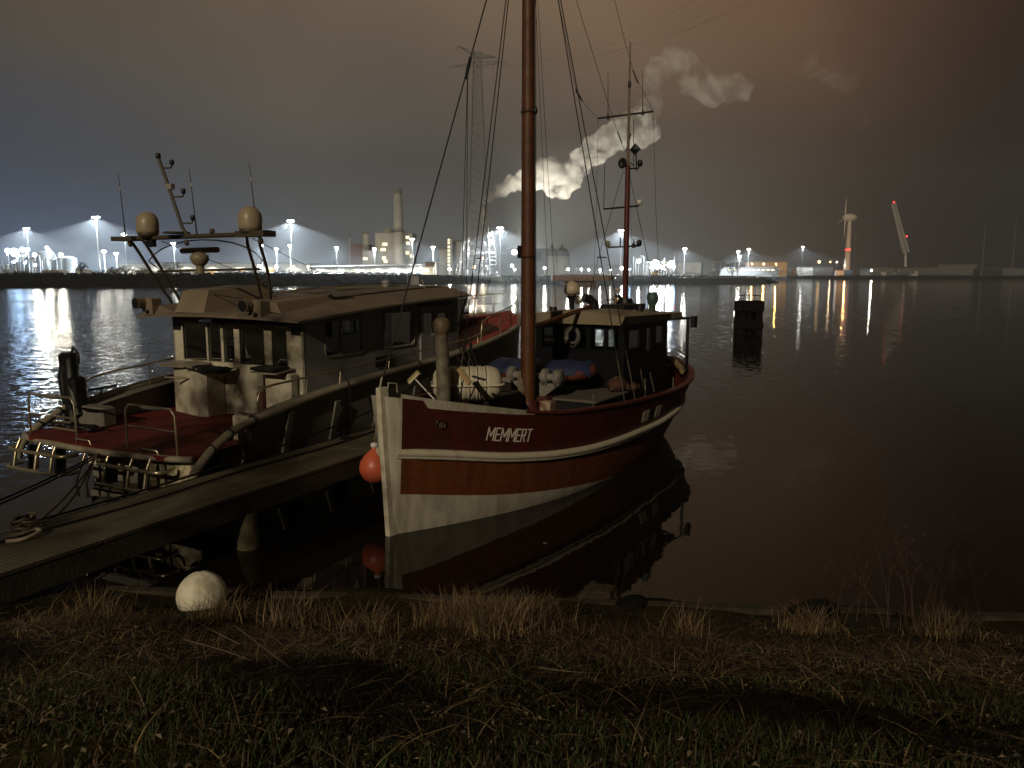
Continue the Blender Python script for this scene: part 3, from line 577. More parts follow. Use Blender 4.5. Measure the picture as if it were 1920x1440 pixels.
# right shore sheds and containers
RS = [('low_warehouse', 'long pale low warehouse under the crane', 1632, 1765, 503, 830, m_grey), ('low_warehouse', 'higher pale warehouse right of the crane', 1760, 1832, 497, 850, m_grey), ('low_warehouse', 'low dark warehouse at the right edge', 1880, 1960, 504, 850, m_grey), ('low_warehouse', 'low shed between the two right warehouses', 1836, 1878, 504, 840, m_dark), ('low_warehouse', 'pale low shed right of the lone right mast', 1494, 1525, 501, 850, m_white), ('low_warehouse', 'grey low shed left of the turbine', 1527, 1562, 501, 850, m_grey)]
for n_, lab, a_, c_, y_, Y_, m_ in RS: bldg(n_, lab, a_, c_, y_, Y_, 25, m_, grp='low sheds on the right shore')
for lab, a_, c_, y_, m_ in (('small white container lit from the front', 1568, 1583, 507, m_white), ('blue container beside the white one', 1585, 1598, 507, mat('blue_paint', (.03, .14, .35))), ('yellowish container left on the right shore', 1487, 1494, 507, mat('yellow_gate', ())), ('pale container under the long warehouse', 1708, 1721, 508, m_white), ('small white container near the low lamp', 1656, 1662, 510, m_white)):
    bldg('container', lab, a_, c_, y_, 806, 4, m_, cat='container', grp='containers on the right shore')
# moored pontoon at the end of the quay
a = at(1140, 518, 425); c = at(1436, 518, 425); t = thing('barge', 'long low dark barge moored along the far quay', 'barge', ID, ((a.x + c.x) / 2, 424, 0))
b = MB(); b.prism([(a.x, 425), (a.x + 3, 421), (c.x, 424), (c.x + .5, 432), (a.x, 430)], -.5, 2.7); b.build('hull', m_dark, t); b = MB(); b.box(((a.x + c.x) / 2 + 20, 427.5, 2.95), (c.x - a.x - 45, 4, .5)); b.build('deck_hatch', mat('hatch_green', (.2, .2, .14)), t)
b = MB(); b.box((c.x - 4, 426, 3.3), (1.5, 1.5, 1.2)); b.box((c.x - 9, 426, 3.1), (.8, .8, .8)); b.build('bollard', m_white, t)
a = at(1035, 519, 380); c = at(1140, 519, 380); t = thing('barge', 'low pinkish barge right behind the wheelhouse radar', 'barge', ID, ((a.x + c.x) / 2, 380, 0)); b = MB(); b.prism([(a.x, 380), (a.x + 3, 377), (c.x, 377), (c.x + 3, 380), (c.x, 384), (a.x, 384)], 1.6, 4.1); b.prism([(a.x + 6, 379), (c.x - 6, 379), (c.x - 6, 382), (a.x + 6, 382)], -.5, 1.6); b.build('hull', mat('faded_pink', (.30, .20, .17), .8, c2=(.2, .14, .12), scale=.5), t)
b = MB(); b.box(((a.x + c.x) / 2, 379, 4.5), (c.x - a.x - 8, 3, .4)); b.build('deck', m_grey, t)
# parked cars behind the bank
cs = []
def car(x, y, z, rz, paint, label, proto=None):
    M = Matrix.Translation((x, y, z)) @ Matrix.Rotation(rz, 4, 'Z')
    if proto: return copy_tree(proto, M, label=label)
    t = thing('parked_car', label, 'car', M, group='cars parked behind the far bank')
    b = MB(M); b.box((0, 0, .62), (4.3, 1.75, .62), bev=.18); b.build('body', paint, t)
    b = MB(M); b.add([(-1.7, -.8, .9), (1.2, -.8, .9), (1.2, .8, .9), (-1.7, .8, .9), (-1.2, -.62, 1.45), (.45, -.62, 1.45), (.45, .62, 1.45), (-1.2, .62, 1.45)], [(0, 1, 5, 4), (1, 2, 6, 5), (2, 3, 7, 6), (3, 0, 4, 7), (4, 5, 6, 7)]); b.build('cabin', m_glass, t)
    b = MB(M)
    for wx in (-1.35, 1.35):
        for wy in (-.86, .86): w = MB(M); w.cyl((wx, wy - .1, .32), (wx, wy + .1, .32), .32, n=12); w.build('wheel', m_dark, t)
    return t
cp = [mat('car_dark', (.03, .035, .04), .3), mat('car_silver', (.3, .3, .31), .3, .4), mat('car_white', (.55, .55, .55), .35)]
protos = [car(at(402, 512, 345).x, 363, land_z(at(402, 512, 345).x, 345), 0, cp[0], 'dark parked car, first of the row right of the radar'), None, None]
names = ['dark parked car', 'silver parked car', 'white parked car']; rnd = random.Random(9)
ord_ = ['second', 'third', 'fourth', 'fifth', 'sixth', 'seventh', 'eighth', 'ninth', 'tenth', 'eleventh', 'twelfth', 'thirteenth', 'fourteenth', 'fifteenth', 'sixteenth', 'seventeenth', 'eighteenth', 'nineteenth', 'twentieth', '21st', '22nd', '23rd', '24th', '25th', '26th', '27th', '28th', '29th', '30th', '31st']
for i in range(26):
    px = 420 + i * 15.5 + rnd.uniform(-2, 2); k = rnd.choice([0, 0, 1, 2]); Y = lerp([(400, 345), (560, 372), (640, 400), (1000, 436)], px); x = at(px, 512, Y).x; zg = land_z(x, Y) + .02
    lab = f'{names[k]}, {ord_[i]} of the row counted from the radar rightwards'; Y += 18
    if protos[k] is None: protos[k] = car(x, Y, zg, rnd.uniform(-.2, .2), cp[k], lab)
    else: car(x, Y, zg, rnd.uniform(-.2, .2), None, lab, protos[k])
# white vans on the left shore
vp = None
for i, (px, lab) in enumerate(((57, 'white van, leftmost on the left shore'), (72, 'white van, second from the left on the shore'), (86, 'white van, third from the left on the shore'), (122, 'white van under the plant tank'), (131, 'white van, rightmost under the plant tank'), (182, 'white van just left of the tall mast foot'), (247, 'white van right of the tall mast foot'), (285, 'white van among the bushes left of the arch leg'))):
    p = at(px, 510, 300); M = Matrix.Translation((p.x, 312, 4.5)) @ Matrix.Rotation(.1 * (i % 3), 4, 'Z')
    if vp: copy_tree(vp, M, label=lab); continue
    vp = thing('parked_van', lab, 'van', M, group='vans parked on the left shore'); b = MB(M); b.box((-.3, 0, 1.15), (4.2, 1.9, 1.7), bev=.15); b.box((2.1, 0, .8), (.9, 1.8, .9), bev=.15); b.build('body', cp[2], vp)
    b = MB(M); b.box((1.72, 0, 1.55), (.5, 1.6, .6)); b.build('windscreen', m_glass, vp)
    for wx in (-1.5, 1.5):
        for wy in (-.93, .93): w = MB(M); w.cyl((wx, wy - .1, .33), (wx, wy + .1, .33), .33, n=10); w.build('wheel', m_dark, vp)
# trees and bushes on the far shore
m_leaf = mat('far_foliage', (.025, .027, .013), .9, c2=(.055, .05, .027), scale=.6, spec=0); m_bark = mat('bark', (.06, .045, .03), .9)
def bush(px, py, w, Y, label, name='bush', trunk=False, n=260, grp='bushes and trees on the far shore', seed=0):
    rnd = random.Random(px * 7 + seed); top = at(px, py, Y); W = w * Y / FPX; g = land_z(top.x, Y) - .4; hgt = max(top.z - g, 1.5)
    t = thing(name, label, 'tree' if trunk else 'bush', ID, (top.x, Y, g), grp); b = MB()
    b.cyl((top.x, Y, g), (top.x, Y, g + hgt * .6), .18, .08, 6)
    for i in range(14):
        a = rnd.uniform(0, 6.28); b.tube([(top.x, Y, g + hgt * rnd.uniform(.05, .4)), (top.x + math.cos(a) * W * .25, Y + math.sin(a) * W * .2, g + hgt * rnd.uniform(.4, .7)), (top.x + math.cos(a) * W * .42, Y + math.sin(a) * W * .3, g + hgt * rnd.uniform(.6, 1.05))], [.09, .06, .03], 4)
    b.build('trunk' if trunk else 'stem', m_bark, t); b = MB()
    for i in range(n):
        while True:
            q = Vector((rnd.uniform(-1, 1), rnd.uniform(-1, 1), rnd.uniform(-1, 1)))
            if q.length < 1: break
        c = Vector((top.x + q.x * W / 2, Y + q.y * W / 2, g + hgt * (.52 + .48 * q.z) if not trunk else g + hgt * (.64 + .38 * q.z))) ; s_ = rnd.uniform(.15, .5) * (hgt / 6) ** .5
        u = Vector((rnd.gauss(0, 1), rnd.gauss(0, 1), rnd.gauss(0, 1))).normalized(); v_ = perp(u)[0]
        b.add([c + u * s_, c + v_ * s_ * .7, c - u * s_, c - v_ * s_ * .7], [(0, 1, 2, 3)])
    b.build('crown' if trunk else 'foliage', m_leaf, t)
BU = [(12, 497, 40, 330, 0), (95, 505, 34, 292, 0), (150, 492, 26, 300, 1), (213, 500, 30, 300, 0), (235, 497, 26, 300, 0), (262, 501, 34, 302, 0), (320, 490, 44, 330, 1), (345, 503, 40, 320, 0), (630, 487, 12, 600, 1), (660, 497, 34, 560, 0), (853, 499, 24, 440, 0), (1010, 512, 40, 432, 0), (1060, 512, 44, 432, 0), (1100, 513, 60, 436, 0), (1150, 512, 50, 436, 0), (1190, 513, 50, 436, 0), (1235, 511, 50, 436, 0), (1280, 508, 56, 440, 0), (1320, 511, 46, 442, 0), (1350, 484, 26, 470, 1), (1375, 493, 34, 470, 1), (1340, 495, 22, 470, 0), (1450, 504, 60, 560, 0), (1495, 507, 50, 700, 0), (1540, 507, 60, 800, 0), (1640, 509, 60, 800, 0), (1690, 510, 60, 800, 0), (1600, 511, 40, 800, 0), (1760, 511, 80, 800, 0), (1860, 510, 60, 800, 0), (40, 506, 40, 292, 0), (185, 506, 30, 292, 0), (300, 507, 50, 300, 0), (380, 508, 44, 318, 0), (430, 511, 50, 330, 0), (500, 513, 60, 345, 0), (575, 513, 50, 370, 0), (650, 514, 60, 400, 0)]
pos = ['farthest left', 'at the left plant']
for i, (px, py, w, Y, tr) in enumerate(BU):
    where = ['below the left plant', 'between the white vans', 'right of the amber lamp', 'left of the radar arch', 'just left of the arch leg', 'at the left arch leg', 'seen through the radar arch', 'below the radar scanner', 'left of the boiler house', 'in front of the boiler house', 'below the silo tower', 'just right of the wooden mast', 'below the domed silos', 'left of the signal mast', 'behind the signal mast', 'left of the cargo plant', 'below the excavator', 'left before the white shed', 'right before the white shed', 'right of the grey shed', 'below the paired floodlights', 'at the grey shed corner', 'before the orange shed', 'left of the lone right mast', 'right of the lone right mast', 'left below the crane', 'right below the crane', 'at the turbine foot', 'below the higher right warehouse', 'near the right edge', 'on the shore under the leftmost mast', 'under the tallest left mast', 'low on the bank left of the arch', 'on the bank below the radar', 'on the bank right of the radar', 'on the bank right of the arch', 'on the bank under the warehouse gates', 'on the bank below the boiler house'][i]
    bush(px, py, w, Y, ('bare tree ' if tr else 'dark bush ') + where, 'tree' if tr else 'bush', bool(tr), 420 if w > 30 else 260)
# scrub all along the dyke
sc = MB(); rnd = random.Random(21)
for (a, c) in zip(shore[1:], shore[2:]):
    L_ = math.hypot(c[0] - a[0], c[1] - a[1]); 
    if a[0] > 900: continue
    for i in range(int(min(L_, 400) * 22)):
        f = rnd.random(); tx, ty = (c[0] - a[0]) / L_, (c[1] - a[1]) / L_; o_ = rnd.uniform(2, 24); x = a[0] + (c[0] - a[0]) * f - ty * o_; y = a[1] + (c[1] - a[1]) * f + tx * o_; h = (a[2] + (c[2] - a[2]) * f) * lerp([(0, -.4), (3, .12), (14, .8), (20, 1), (30, 1)], o_)
        s_ = rnd.uniform(.25, .65); u = Vector((rnd.gauss(0, 1), rnd.gauss(0, .5), rnd.gauss(0, .5))).normalized(); v_ = Vector((rnd.gauss(0, .3), rnd.gauss(0, .3), 1)).normalized(); p = Vector((x, y, h + s_ * .4)); sc.add([p - u * s_, p + v_ * s_, p + u * s_, p - v_ * s_ * .5], [(0, 1, 2, 3)])
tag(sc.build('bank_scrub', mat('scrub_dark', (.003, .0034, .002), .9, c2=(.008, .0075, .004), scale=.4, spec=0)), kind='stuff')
# steam plume: real volume, eroded by noise
def steam_mat(name, dens, lo, hi, nscale):
    m = volume(name, (.95, .93, .88), dens, -.35); nt = m.node_tree; N = nt.nodes.new; L = nt.links.new; v = next(n for n in nt.nodes if n.type == 'PRINCIPLED_VOLUME')
    ge = N('ShaderNodeNewGeometry'); nz = N('ShaderNodeTexNoise'); nz.inputs['Scale'].default_value = nscale; nz.inputs['Detail'].default_value = 6; nz.inputs['Roughness'].default_value = .6; nz.inputs['Distortion'].default_value = .6; L(ge.outputs['Position'], nz.inputs['Vector'])
    mr = N('ShaderNodeMapRange'); mr.interpolation_type = 'SMOOTHSTEP'; L(nz.outputs['Fac'], mr.inputs['Value']); mr.inputs['From Min'].default_value = lo; mr.inputs['From Max'].default_value = hi; mr.inputs['To Max'].default_value = dens; L(mr.outputs[0], v.inputs['Density']); return m
def plume(name, pts, dens, label, disp, vox, lo, hi, nscale):
    b = MB()
    for px, py, r in pts: b.ball(at(px, py, 850), r * 850 / FPX, n=20, m=12)
    o = b.build(name, steam_mat(name + '_vol', dens, lo, hi, nscale))
    rm = o.modifiers.new('r', 'REMESH'); rm.mode = 'VOXEL'; rm.voxel_size = vox
    tx = bpy.data.textures.new(name + 'n', 'CLOUDS'); tx.noise_scale = 10; tx.noise_depth = 5
    d = o.modifiers.new('d', 'DISPLACE'); d.texture = tx; d.strength = disp; d.mid_level = .5; d.texture_coords = 'LOCAL'
    tag(o, label, 'steam'); return o
plume('steam_plume', [(908, 381, 3), (913, 373, 6), (922, 366, 9), (934, 358, 12), (948, 351, 14), (963, 345, 15), (978, 340, 18), (996, 335, 25), (1013, 326, 29), (1030, 325, 29), (1040, 345, 23), (1052, 356, 18), (1068, 340, 20), (1078, 320, 21), (1092, 300, 23), (1112, 285, 26), (1135, 268, 28), (1158, 252, 29), (1180, 242, 28), (1200, 228, 26), (1195, 262, 20), (1217, 250, 20)], .17, 'bright white steam plume drifting up right from the slim stack', 13, 2.0, .36, .60, .055)
plume('steam_wisp', [(1190, 232, 24), (1206, 222, 26), (1218, 200, 24), (1220, 175, 20), (1224, 150, 22), (1238, 130, 26), (1258, 120, 28), (1280, 118, 26), (1300, 128, 20), (1290, 155, 20), (1320, 165, 26), (1345, 172, 28), (1370, 160, 24), (1395, 168, 20)], .024, 'faint wispy upper end of the steam plume', 16, 3.5, .36, .68, .04)
plume('steam_wisp', [(1505, 130, 16), (1530, 122, 20), (1560, 140, 22), (1590, 160, 20), (1612, 225, 16), (1622, 240, 12)], .008, 'faint detached cloud wisp far right of the plume', 16, 4, .42, .70, .04)
plume('steam_wisp', [(136, 490, 7), (142, 478, 11), (150, 470, 12), (158, 480, 10), (165, 490, 8)], .006, 'thin low steam cloud right of the left plant', 6, 3, .38, .65, .12)
t = thing('plume_fill_light', 'added light boxes that brighten the steam plume', 'floodlight', ID, (STACK.x, 845, 3))  # added boxes and spot, only there to brighten the steam
b = MB(); 
for i in range(6): b.box((STACK.x - 8 + 3 * i, 845, 6), (1.2, .8, 1.2))
b.build('added_housing', m_dark, t)
spot('floodlight', (STACK.x + 30, 790, 14), 3.6e6, t, 100, 1.0, (1, .93, .78), 3, tilt=(R(180 - 38 + 15), R(-35)))  # added spot, set apart from the housings, brightens the plume
# ================================================================== THE RED FISHING BOAT (bow towards us)
FB = frame((-2.16, 13.21), 31)
def prof(s, L_, hb, ent, ex, s0):
    t = (s - s0) / L_
    if t <= 0 or t >= 1: return 0.0
    if t < .45: return hb * (1 - (1 - t / .45) ** ent)
    return hb * (1 - ((t - .45) / .55) ** ex)
Wf = lambda s: prof(s, 12.9, 1.8, 2.0, 2.6, 0.0)
Bf = lambda s: prof(s, 14.2, 2.15, 2.6, 4.6, -.30)
Z0 = [(-.2, .80), (0, .78), (.9, .60), (2, .41), (2.9, .30), (3.9, .19), (5, .08), (6, -.02), (14, -.1)]
Z1 = [(-.2, 1.56), (.7, 1.43), (1.8, 1.22), (2.9, 1.08), (4, 1.0), (5.5, .95), (8, .9), (10, .95), (12, 1.12), (14, 1.35)]
Z2 = [(-.3, 2.62), (.4, 2.41), (.9, 2.29), (2.1, 2.03), (2.9, 1.91), (4, 1.84), (6, 1.72), (8, 1.63), (9.8, 1.62), (11, 1.68), (13, 1.88), (14, 2.02)]
def sm(tab, s): return (lerp(tab, s - .25) + lerp(tab, s) * 2 + lerp(tab, s + .25)) / 4
def hull_b(s, z):
    t = max(0, min(1, z / sm(Z2, s))); 
    b_ = Wf(s) + (Bf(s) - Wf(s)) * t ** .8
    if z < 0: b_ *= max(0, 1 + z * .6)
    return b_
def hp(s, z, side=1, off=0.0):
    d = .05; bb = hull_b(s, z); nx = (hull_b(s + d, z) - hull_b(s - d, z)) / (2 * d); l = math.hypot(1, nx)
    return (s - nx / l * off, side * (bb + off / l), z)
m_maroon = mat('maroon_paint', (.075, .012, .010), .45, c2=(.038, .009, .007), scale=3, stretch=(2, 2, .35), bump=.06, bscale=8, wave=('Z', 2.2, .10))
m_orange = mat('orange_paint', (.15, .046, .012), .45, c2=(.085, .024, .008), scale=2.5, stretch=(2, 2, .35), bump=.06, bscale=8, wave=('Z', 2.2, .10))
m_hwhite = mat('hull_white', (.44, .41, .34), .5, c2=(.27, .24, .18), scale=2.2, bump=.1, contrast=(.40, .72), stretch=(2.2, 2.2, .5))
m_strake = mat('weathered_strake', (.50, .46, .36), .6, c2=(.30, .22, .13), scale=5, bump=.2, contrast=(.5, .85))
m_deck = mat('dark_deck', (.05, .045, .04), .7, c2=(.09, .08, .07), scale=3)
m_dred = mat('dark_red_paint', (.09, .015, .012), .5)
m_blackp = mat('black_paint', (.008, .008, .010), .45)
m_mast = mat('varnished_wood', (.115, .040, .011), .55, c2=(.065, .022, .008), scale=4, bump=.1, bscale=12)
m_cream = mat('cream_paint', (.27, .22, .15), .55, c2=(.2, .165, .11), scale=2)
m_rope = mat('rope', (.25, .2, .13), .9); m_wire = mat('black_wire', (.012, .011, .010), .5, .3)
m_chrome = mat('stainless', (.55, .53, .48), .28, .9)
boat = thing('fishing_boat', 'red and orange wooden fishing boat with white bow, moored bow towards the bank', 'fishing boat', FB)
ss = [0.0] + [.05, .11, .25, .45, .7] + [1 + .4 * i for i in range(31)] + [13.3, 13.5, 13.65]
m_anti = m_blackp
def hull_rows(side):
    rows = []
    for s in ss:
        z0 = max(sm(Z0, s), .02); z1 = sm(Z1, s); z2 = sm(Z2, s); r = []
        for z in (-.7, 0, z0, z0 + (z1 - z0) * .5, z1, z1 + (z2 - z1) * .5, z2):
            s_ = s if s > .5 else s - (.17 if z > .1 else 0) * (z / 2.6) * (1 - s / .5)
            r.append((s_, side * hull_b(s, z) if s > 0 else 0, z))
        rows.append(r)
    return rows
for side in (1,):
    pass
b = MB(FB)
for side in (1, -1):
    rows = hull_rows(side)
    for k in range(6):
        for i in range(len(rows) - 1):
            sc_ = (ss[i] + ss[i + 1]) / 2
            b.mi = (2 if sc_ > 7 and k == 0 else 0) if k <= 1 else (0 if sc_ < .1 else (1 if k <= 3 else 3))
            q = [rows[i][k], rows[i + 1][k], rows[i + 1][k + 1], rows[i][k + 1]]
            if side < 0: q = q[::-1]
            b.add(q, [(0, 1, 2, 3)], True)
# stern closing
me_rows = hull_rows(1); last = me_rows[-1]
for k in range(6): p, q = last[k], last[k + 1]; b.mi = 1 if k <= 3 else 3; b.quad(p, (p[0], -p[1], p[2]), (q[0], -q[1], q[2]), q)
hull = b.build('hull', [m_hwhite, m_orange, m_anti, m_maroon], boat)
import bmesh
bm = bmesh.new(); bm.from_mesh(hull.data); bmesh.ops.remove_doubles(bm, verts=bm.verts, dist=.002); bmesh.ops.recalc_face_normals(bm, faces=bm.faces); bm.to_mesh(hull.data); bm.free()
# inner bulwark and deck
b = MB(FB)
for side in (1, -1):
    rows = [[(s, side * max(0, hull_b(s, z) - .09), z) for z in (sm(Z2, s) - .95, sm(Z2, s) - .01)] for s in ss[1:]]
    b.grid(rows, flip=side > 0)
b.build('bulwark_lining', m_dred, boat)
b = MB(FB); b.grid([[(s, v * max(0, hull_b(s, 1.0) - .08), sm(Z2, s) - .62) for v in (-1, 0, 1)] for s in ss[1:]], smooth=False); b.build('deck', m_deck, boat)
def cap(s0, s1, w, t, dz, m, name, out=.05):
    b = MB(FB)
    for side in (1, -1):
        n = 40; rows = []
        for i in range(n + 1):
            s = s0 + (s1 - s0) * i / n; z = sm(Z2, s) + dz; o = hull_b(s, z) + out; ii = max(0, o - w)
            rows.append([(s, side * ii, z), (s, side * ii, z + t), (s, side * o, z + t), (s, side * o, z), (s, side * ii, z)])
        b.grid(rows, smooth=False, flip=side > 0)
    return b.build(name, m, boat)
cap(2.1, 13.55, .17, .05, 0, m_dred, 'rail_cap')
b = MB(FB)                                   # white upper band and cap over the bow
for side in (1, -1):
    rows = []
    for i in range(26):
        s = .02 + (2.35 - .02) * i / 25; z = sm(Z2, s); h = .15 * (1 - .8 * i / 25); 
        rows.append([hp(s, z - h, side, .012), hp(s, z + .045, side, .035), (s, side * max(0, hull_b(s, z) - .12), z + .05)])
    b.grid(rows, smooth=False, flip=side < 0)
b.build('white_rail', m_hwhite, boat)
b = MB(FB)                                   # rubbing strake, half round and white
for side in (1, -1):
    pts = [hp(s, sm(Z1, s), side, .03) for s in [.0 + i * .35 for i in range(39)]]
    b.tube(pts, [.075] * 39, 8); b.tube([(p[0], p[1] - side * .01, p[2] - .07) for p in pts], .05, 6)
b.build('rubbing_strake', m_strake, boat)
b = MB(FB)                                   # stem post
pts = [(-.19, 2.68), (-.17, 2.2), (-.13, 1.5), (-.08, .8), (-.03, 0), (.02, -.6)]
for (x0, z0), (x1, z1) in zip(pts, pts[1:]):
    b.add([(x0 - .06, -.05, z0), (x0 + .12, -.07, z0), (x0 + .12, .07, z0), (x0 - .06, .05, z0), (x1 - .06, -.05, z1), (x1 + .12, -.07, z1), (x1 + .12, .07, z1), (x1 - .06, .05, z1)], [(0, 1, 2, 3), (4, 7, 6, 5), (0, 4, 5, 1), (1, 5, 6, 2), (2, 6, 7, 3), (3, 7, 4, 0)])
b.build('stem_post', mat('stem_white', (.72, .68, .56), .45, c2=(.5, .45, .34), scale=6), boat)
b = MB(FB); b.tube([(-.02, .03, 2.66), (-.02, .03, 2.74), (.12, .10, 2.72), (.14, .10, 2.56)], .014, 6); b.tube([(-.2, -.02, 2.6), (-.14, 0, 2.86)], .02, 6); b.build('bow_eye', m_hwhite, boat)
# ship's name in slanted capitals on the port bow
GL = {'M': [[(0, 0), (.0, 1), (.5, .35), (1, 1), (1, 0)]], 'E': [[(.95, 1), (0, 1), (0, 0), (.95, 0)], [(0, .5), (.8, .5)]], 'R': [[(0, 0), (0, 1), (.8, 1), (.95, .76), (.8, .5), (0, .5)], [(.45, .5), (.95, 0)]], 'T': [[(0, 1), (1, 1)], [(.5, 1), (.5, 0)]]}
b = MB(FB); S0 = 1.43; S1 = 2.34; HH = .235; text = 'MEMMERT'; 
adv = {'M': 1.0, 'E': .62, 'R': .72, 'T': .74}; tot = sum(adv[c] for c in text) + .24 * 6; u = 0
def zbase(s): return sm(Z1, s) + (sm(Z2, s) - sm(Z1, s)) * .34
for c in text:
    for st in GL[c]:
        for (ax, ay), (bx, by) in zip(st, st[1:]):
            def mp(x, y, o=.006): 
                f = (u + x * adv[c] * .95 + y * .14) / tot; s = S0 + (S1 - S0) * f; return Vector(hp(s, zbase(s) + y * HH, 1, o))
            P_, Q_ = mp(ax, ay), mp(bx, by); d = (Q_ - P_); nrm = (mp(.5, .5, .05) - mp(.5, .5, 0)).normalized(); w_ = d.cross(nrm).normalized() * .0125; e = d.normalized() * .0125
            a0, a1 = P_ - e, Q_ + e
            b.add([a0 - w_, a1 - w_, a1 + w_, a0 + w_, a0 - w_ + nrm * .004, a1 - w_ + nrm * .004, a1 + w_ + nrm * .004, a0 + w_ + nrm * .004], [(0, 1, 2, 3), (4, 5, 6, 7), (0, 1, 5, 4), (1, 2, 6, 5), (2, 3, 7, 6), (3, 0, 4, 7)])
    u += adv[c] + .24
b.build('name_lettering', mat('letter_white', (.62, .56, .50), .6), boat)
b = MB(FB); q = Vector(hp(.62, 1.98, 1, .0)); q2 = Vector(hp(.62, 1.98, 1, .03)); b.tube([q2 + Vector((math.cos(a) * .075, .0, math.sin(a) * .085)) + Vector((0, math.cos(a) * .045, 0)) for a in [i * math.pi / 8 for i in range(16)]], .016, 6, closed=True); b.build('hawse_hole', m_maroon, boat)
b = MB(FB); b.cyl(Vector(hp(.62, 1.96, 1, -.03)), Vector(hp(.62, 1.96, 1, .01)), .05, n=12); b.build('hawse_plug', m_chrome, boat)
for s_ in (6.75, 7.6):                       # freeing ports with pale covers
    b = MB(FB); p = [hp(s_ + ds, z, 1, .012) for ds, z in ((0, sm(Z1, s_) + .2), (.38, sm(Z1, s_) + .2), (.38, sm(Z1, s_) + .46), (0, sm(Z1, s_) + .46))]; b.slab(*p, .01); b.build('freeing_port', m_hwhite, boat)
b = MB(FB); p = [hp(7.18 + ds, z, 1, .01) for ds, z in ((0, sm(Z1, 7.2) + .2), (.38, sm(Z1, 7.2) + .2), (.38, sm(Z1, 7.2) + .46), (0, sm(Z1, 7.2) + .46))]; b.slab(*p, .006); b.build('freeing_port', m_blackp, boat)
# mast, base, rings
b = MB(FB); b.tube([(4.9, 0, 1.2), (4.9, 0, 3.5), (4.88, 0, 8), (4.86, 0, 13.6)], [.165, .16, .145, .12], 20); mast = b.build('main_mast', m_mast, boat)
b = MB(FB); b.cyl((4.9, 0, 1.15), (4.9, 0, 1.75), .30, .21, 16); b.build('mast_step', m_dred, boat)
for z in (8.1, 5.0): b = MB(FB); b.lathe((4.88, 0, z), [(.13, -.025), (.162, -.025), (.162, .025), (.13, .025)], 16); b.build('mast_band', mat('band_brown', (.05, .02, .01), .6), boat)
b = MB(FB); b.box((4.82, -.16, 5.1), (.12, .08, .28)); b.build('mast_cleat', m_blackp, boat)
b = MB(FB); b.lathe((4.86, .19, 8.1), [(.02, -.08), (.05, -.03), (.05, .04), (.02, .09)], 8); b.build('mast_block', m_blackp, boat)
# ropes and belaying gear at the mast foot
b = MB(FB); 
for k in range(5): b.tube([(4.72, -.16 + .03 * k, 2.45 - .05 * k), (4.7, -.15 + .035 * k, 2.1), (4.71, -.1 + .03 * k, 1.85 + .03 * k)], .012, 5)
b.build('halyard_tail', m_rope, boat)
stay = None
for dy_, z1_ in ((.19, 2.6), (.21, 2.2), (-.19, 2.4)): b = MB(FB); b.tube([(4.86, dy_ * .7, 13.0), (4.9, dy_, z1_)], .006, 5); b.build('halyard', m_wire, boat)
# boom resting towards the wheelhouse roof
b = MB(FB); b.tube([(4.95, .1, 3.42), (7.9, .12, 3.78)], [.06, .055], 12); b.build('boom', m_mast, boat)
# fore ventilator pipe
b = MB(FB); b.tube([(1.87, -.17, 1.5), (1.87, -.17, 2.5), (1.86, -.19, 3.42)], [.15, .135, .13], 18); b.build('vent_pipe', mat('weathered_pipe', (.22, .20, .15), .45, c2=(.10, .085, .06), scale=5), boat)
b = MB(FB); b.lathe((1.86, -.19, 3.42), [(.13, 0), (.135, .05), (.165, .08), (.175, .12), (.175, .25), (.14, .33), (.06, .36)], 18); b.build('vent_cap', mat('rusty_cap', (.05, .04, .03), .6, c2=(.22, .15, .08), scale=3), boat)
# fore deck board with lines, hatch coaming
b = MB(FB); b.slab((3.3, -.45, 2.18), (3.75, .25, 2.12), (4.35, -.15, 2.32), (3.9, -.85, 2.36), .03); b.build('locker_lid', mat('grey_board', (.26, .25, .22), .7), boat)
b = MB(FB); b.box((4.0, -.3, 1.65), (1.0, .8, .75), bev=.04); b.build('locker', m_blackp, boat)
b = MB(FB); b.box((6.45, .35, 1.42), (1.9, 2.1, .55), bev=.04); b.build('hatch_coaming', m_blackp, boat)
b = MB(FB); b.box((6.45, .35, 1.73), (2.02, 2.22, .07), bev=.02); b.build('hatch_cover', mat('hatch_grey', (.12, .105, .085), .6), boat)
b = MB(FB); b.prism([(2.9, 1.42), (3.1, 1.42), (3.12, 1.66), (2.88, 1.66)], 1.85, 2.13); b.build('bitt', mat('bitt_paint', (.42, .33, .24), .6, c2=(.12, .03, .02), scale=7), boat)
for s_, v_ in ((4.45, 1.85), (7.2, 1.95), (9.2, 1.95)): b = MB(FB); b.cyl((s_, v_, 1.2), (s_, v_, lerp(Z2, s_) + .30), .018, n=8); b.build('stanchion', m_chrome, boat)
# winch behind the mast: two cheek drums on a frame
b = MB(FB); b.cyl((5.35, -.75, 2.25), (5.35, .62, 2.25), .09, n=10); b.add([(5.3, -.7, 2.1), (5.3, .6, 2.1), (5.5, .6, 2.1), (5.5, -.7, 2.1), (5.32, -.18, 1.72), (5.32, .1, 1.72), (5.5, .1, 1.72), (5.5, -.18, 1.72)], [(0, 1, 2, 3), (0, 4, 5, 1), (1, 5, 6, 2), (2, 6, 7, 3), (3, 7, 4, 0), (4, 7, 6, 5)]); b.build('winch_frame', mat('winch_grey', (.27, .26, .24), .6, c2=(.15, .14, .12), scale=8), boat)
for v_ in (-.68, -.30, .22, .55):
    b = MB(FB); b.lathe((5.35, v_, 2.25), [(.05, -.055), (.2, -.055), (.2, -.03), (.13, -.01), (.13, .03), (.2, .045), (.2, .06), (.05, .06)], 18, axis='Y'); b.build('winch_drum', mat('winch_grey', ()), boat)
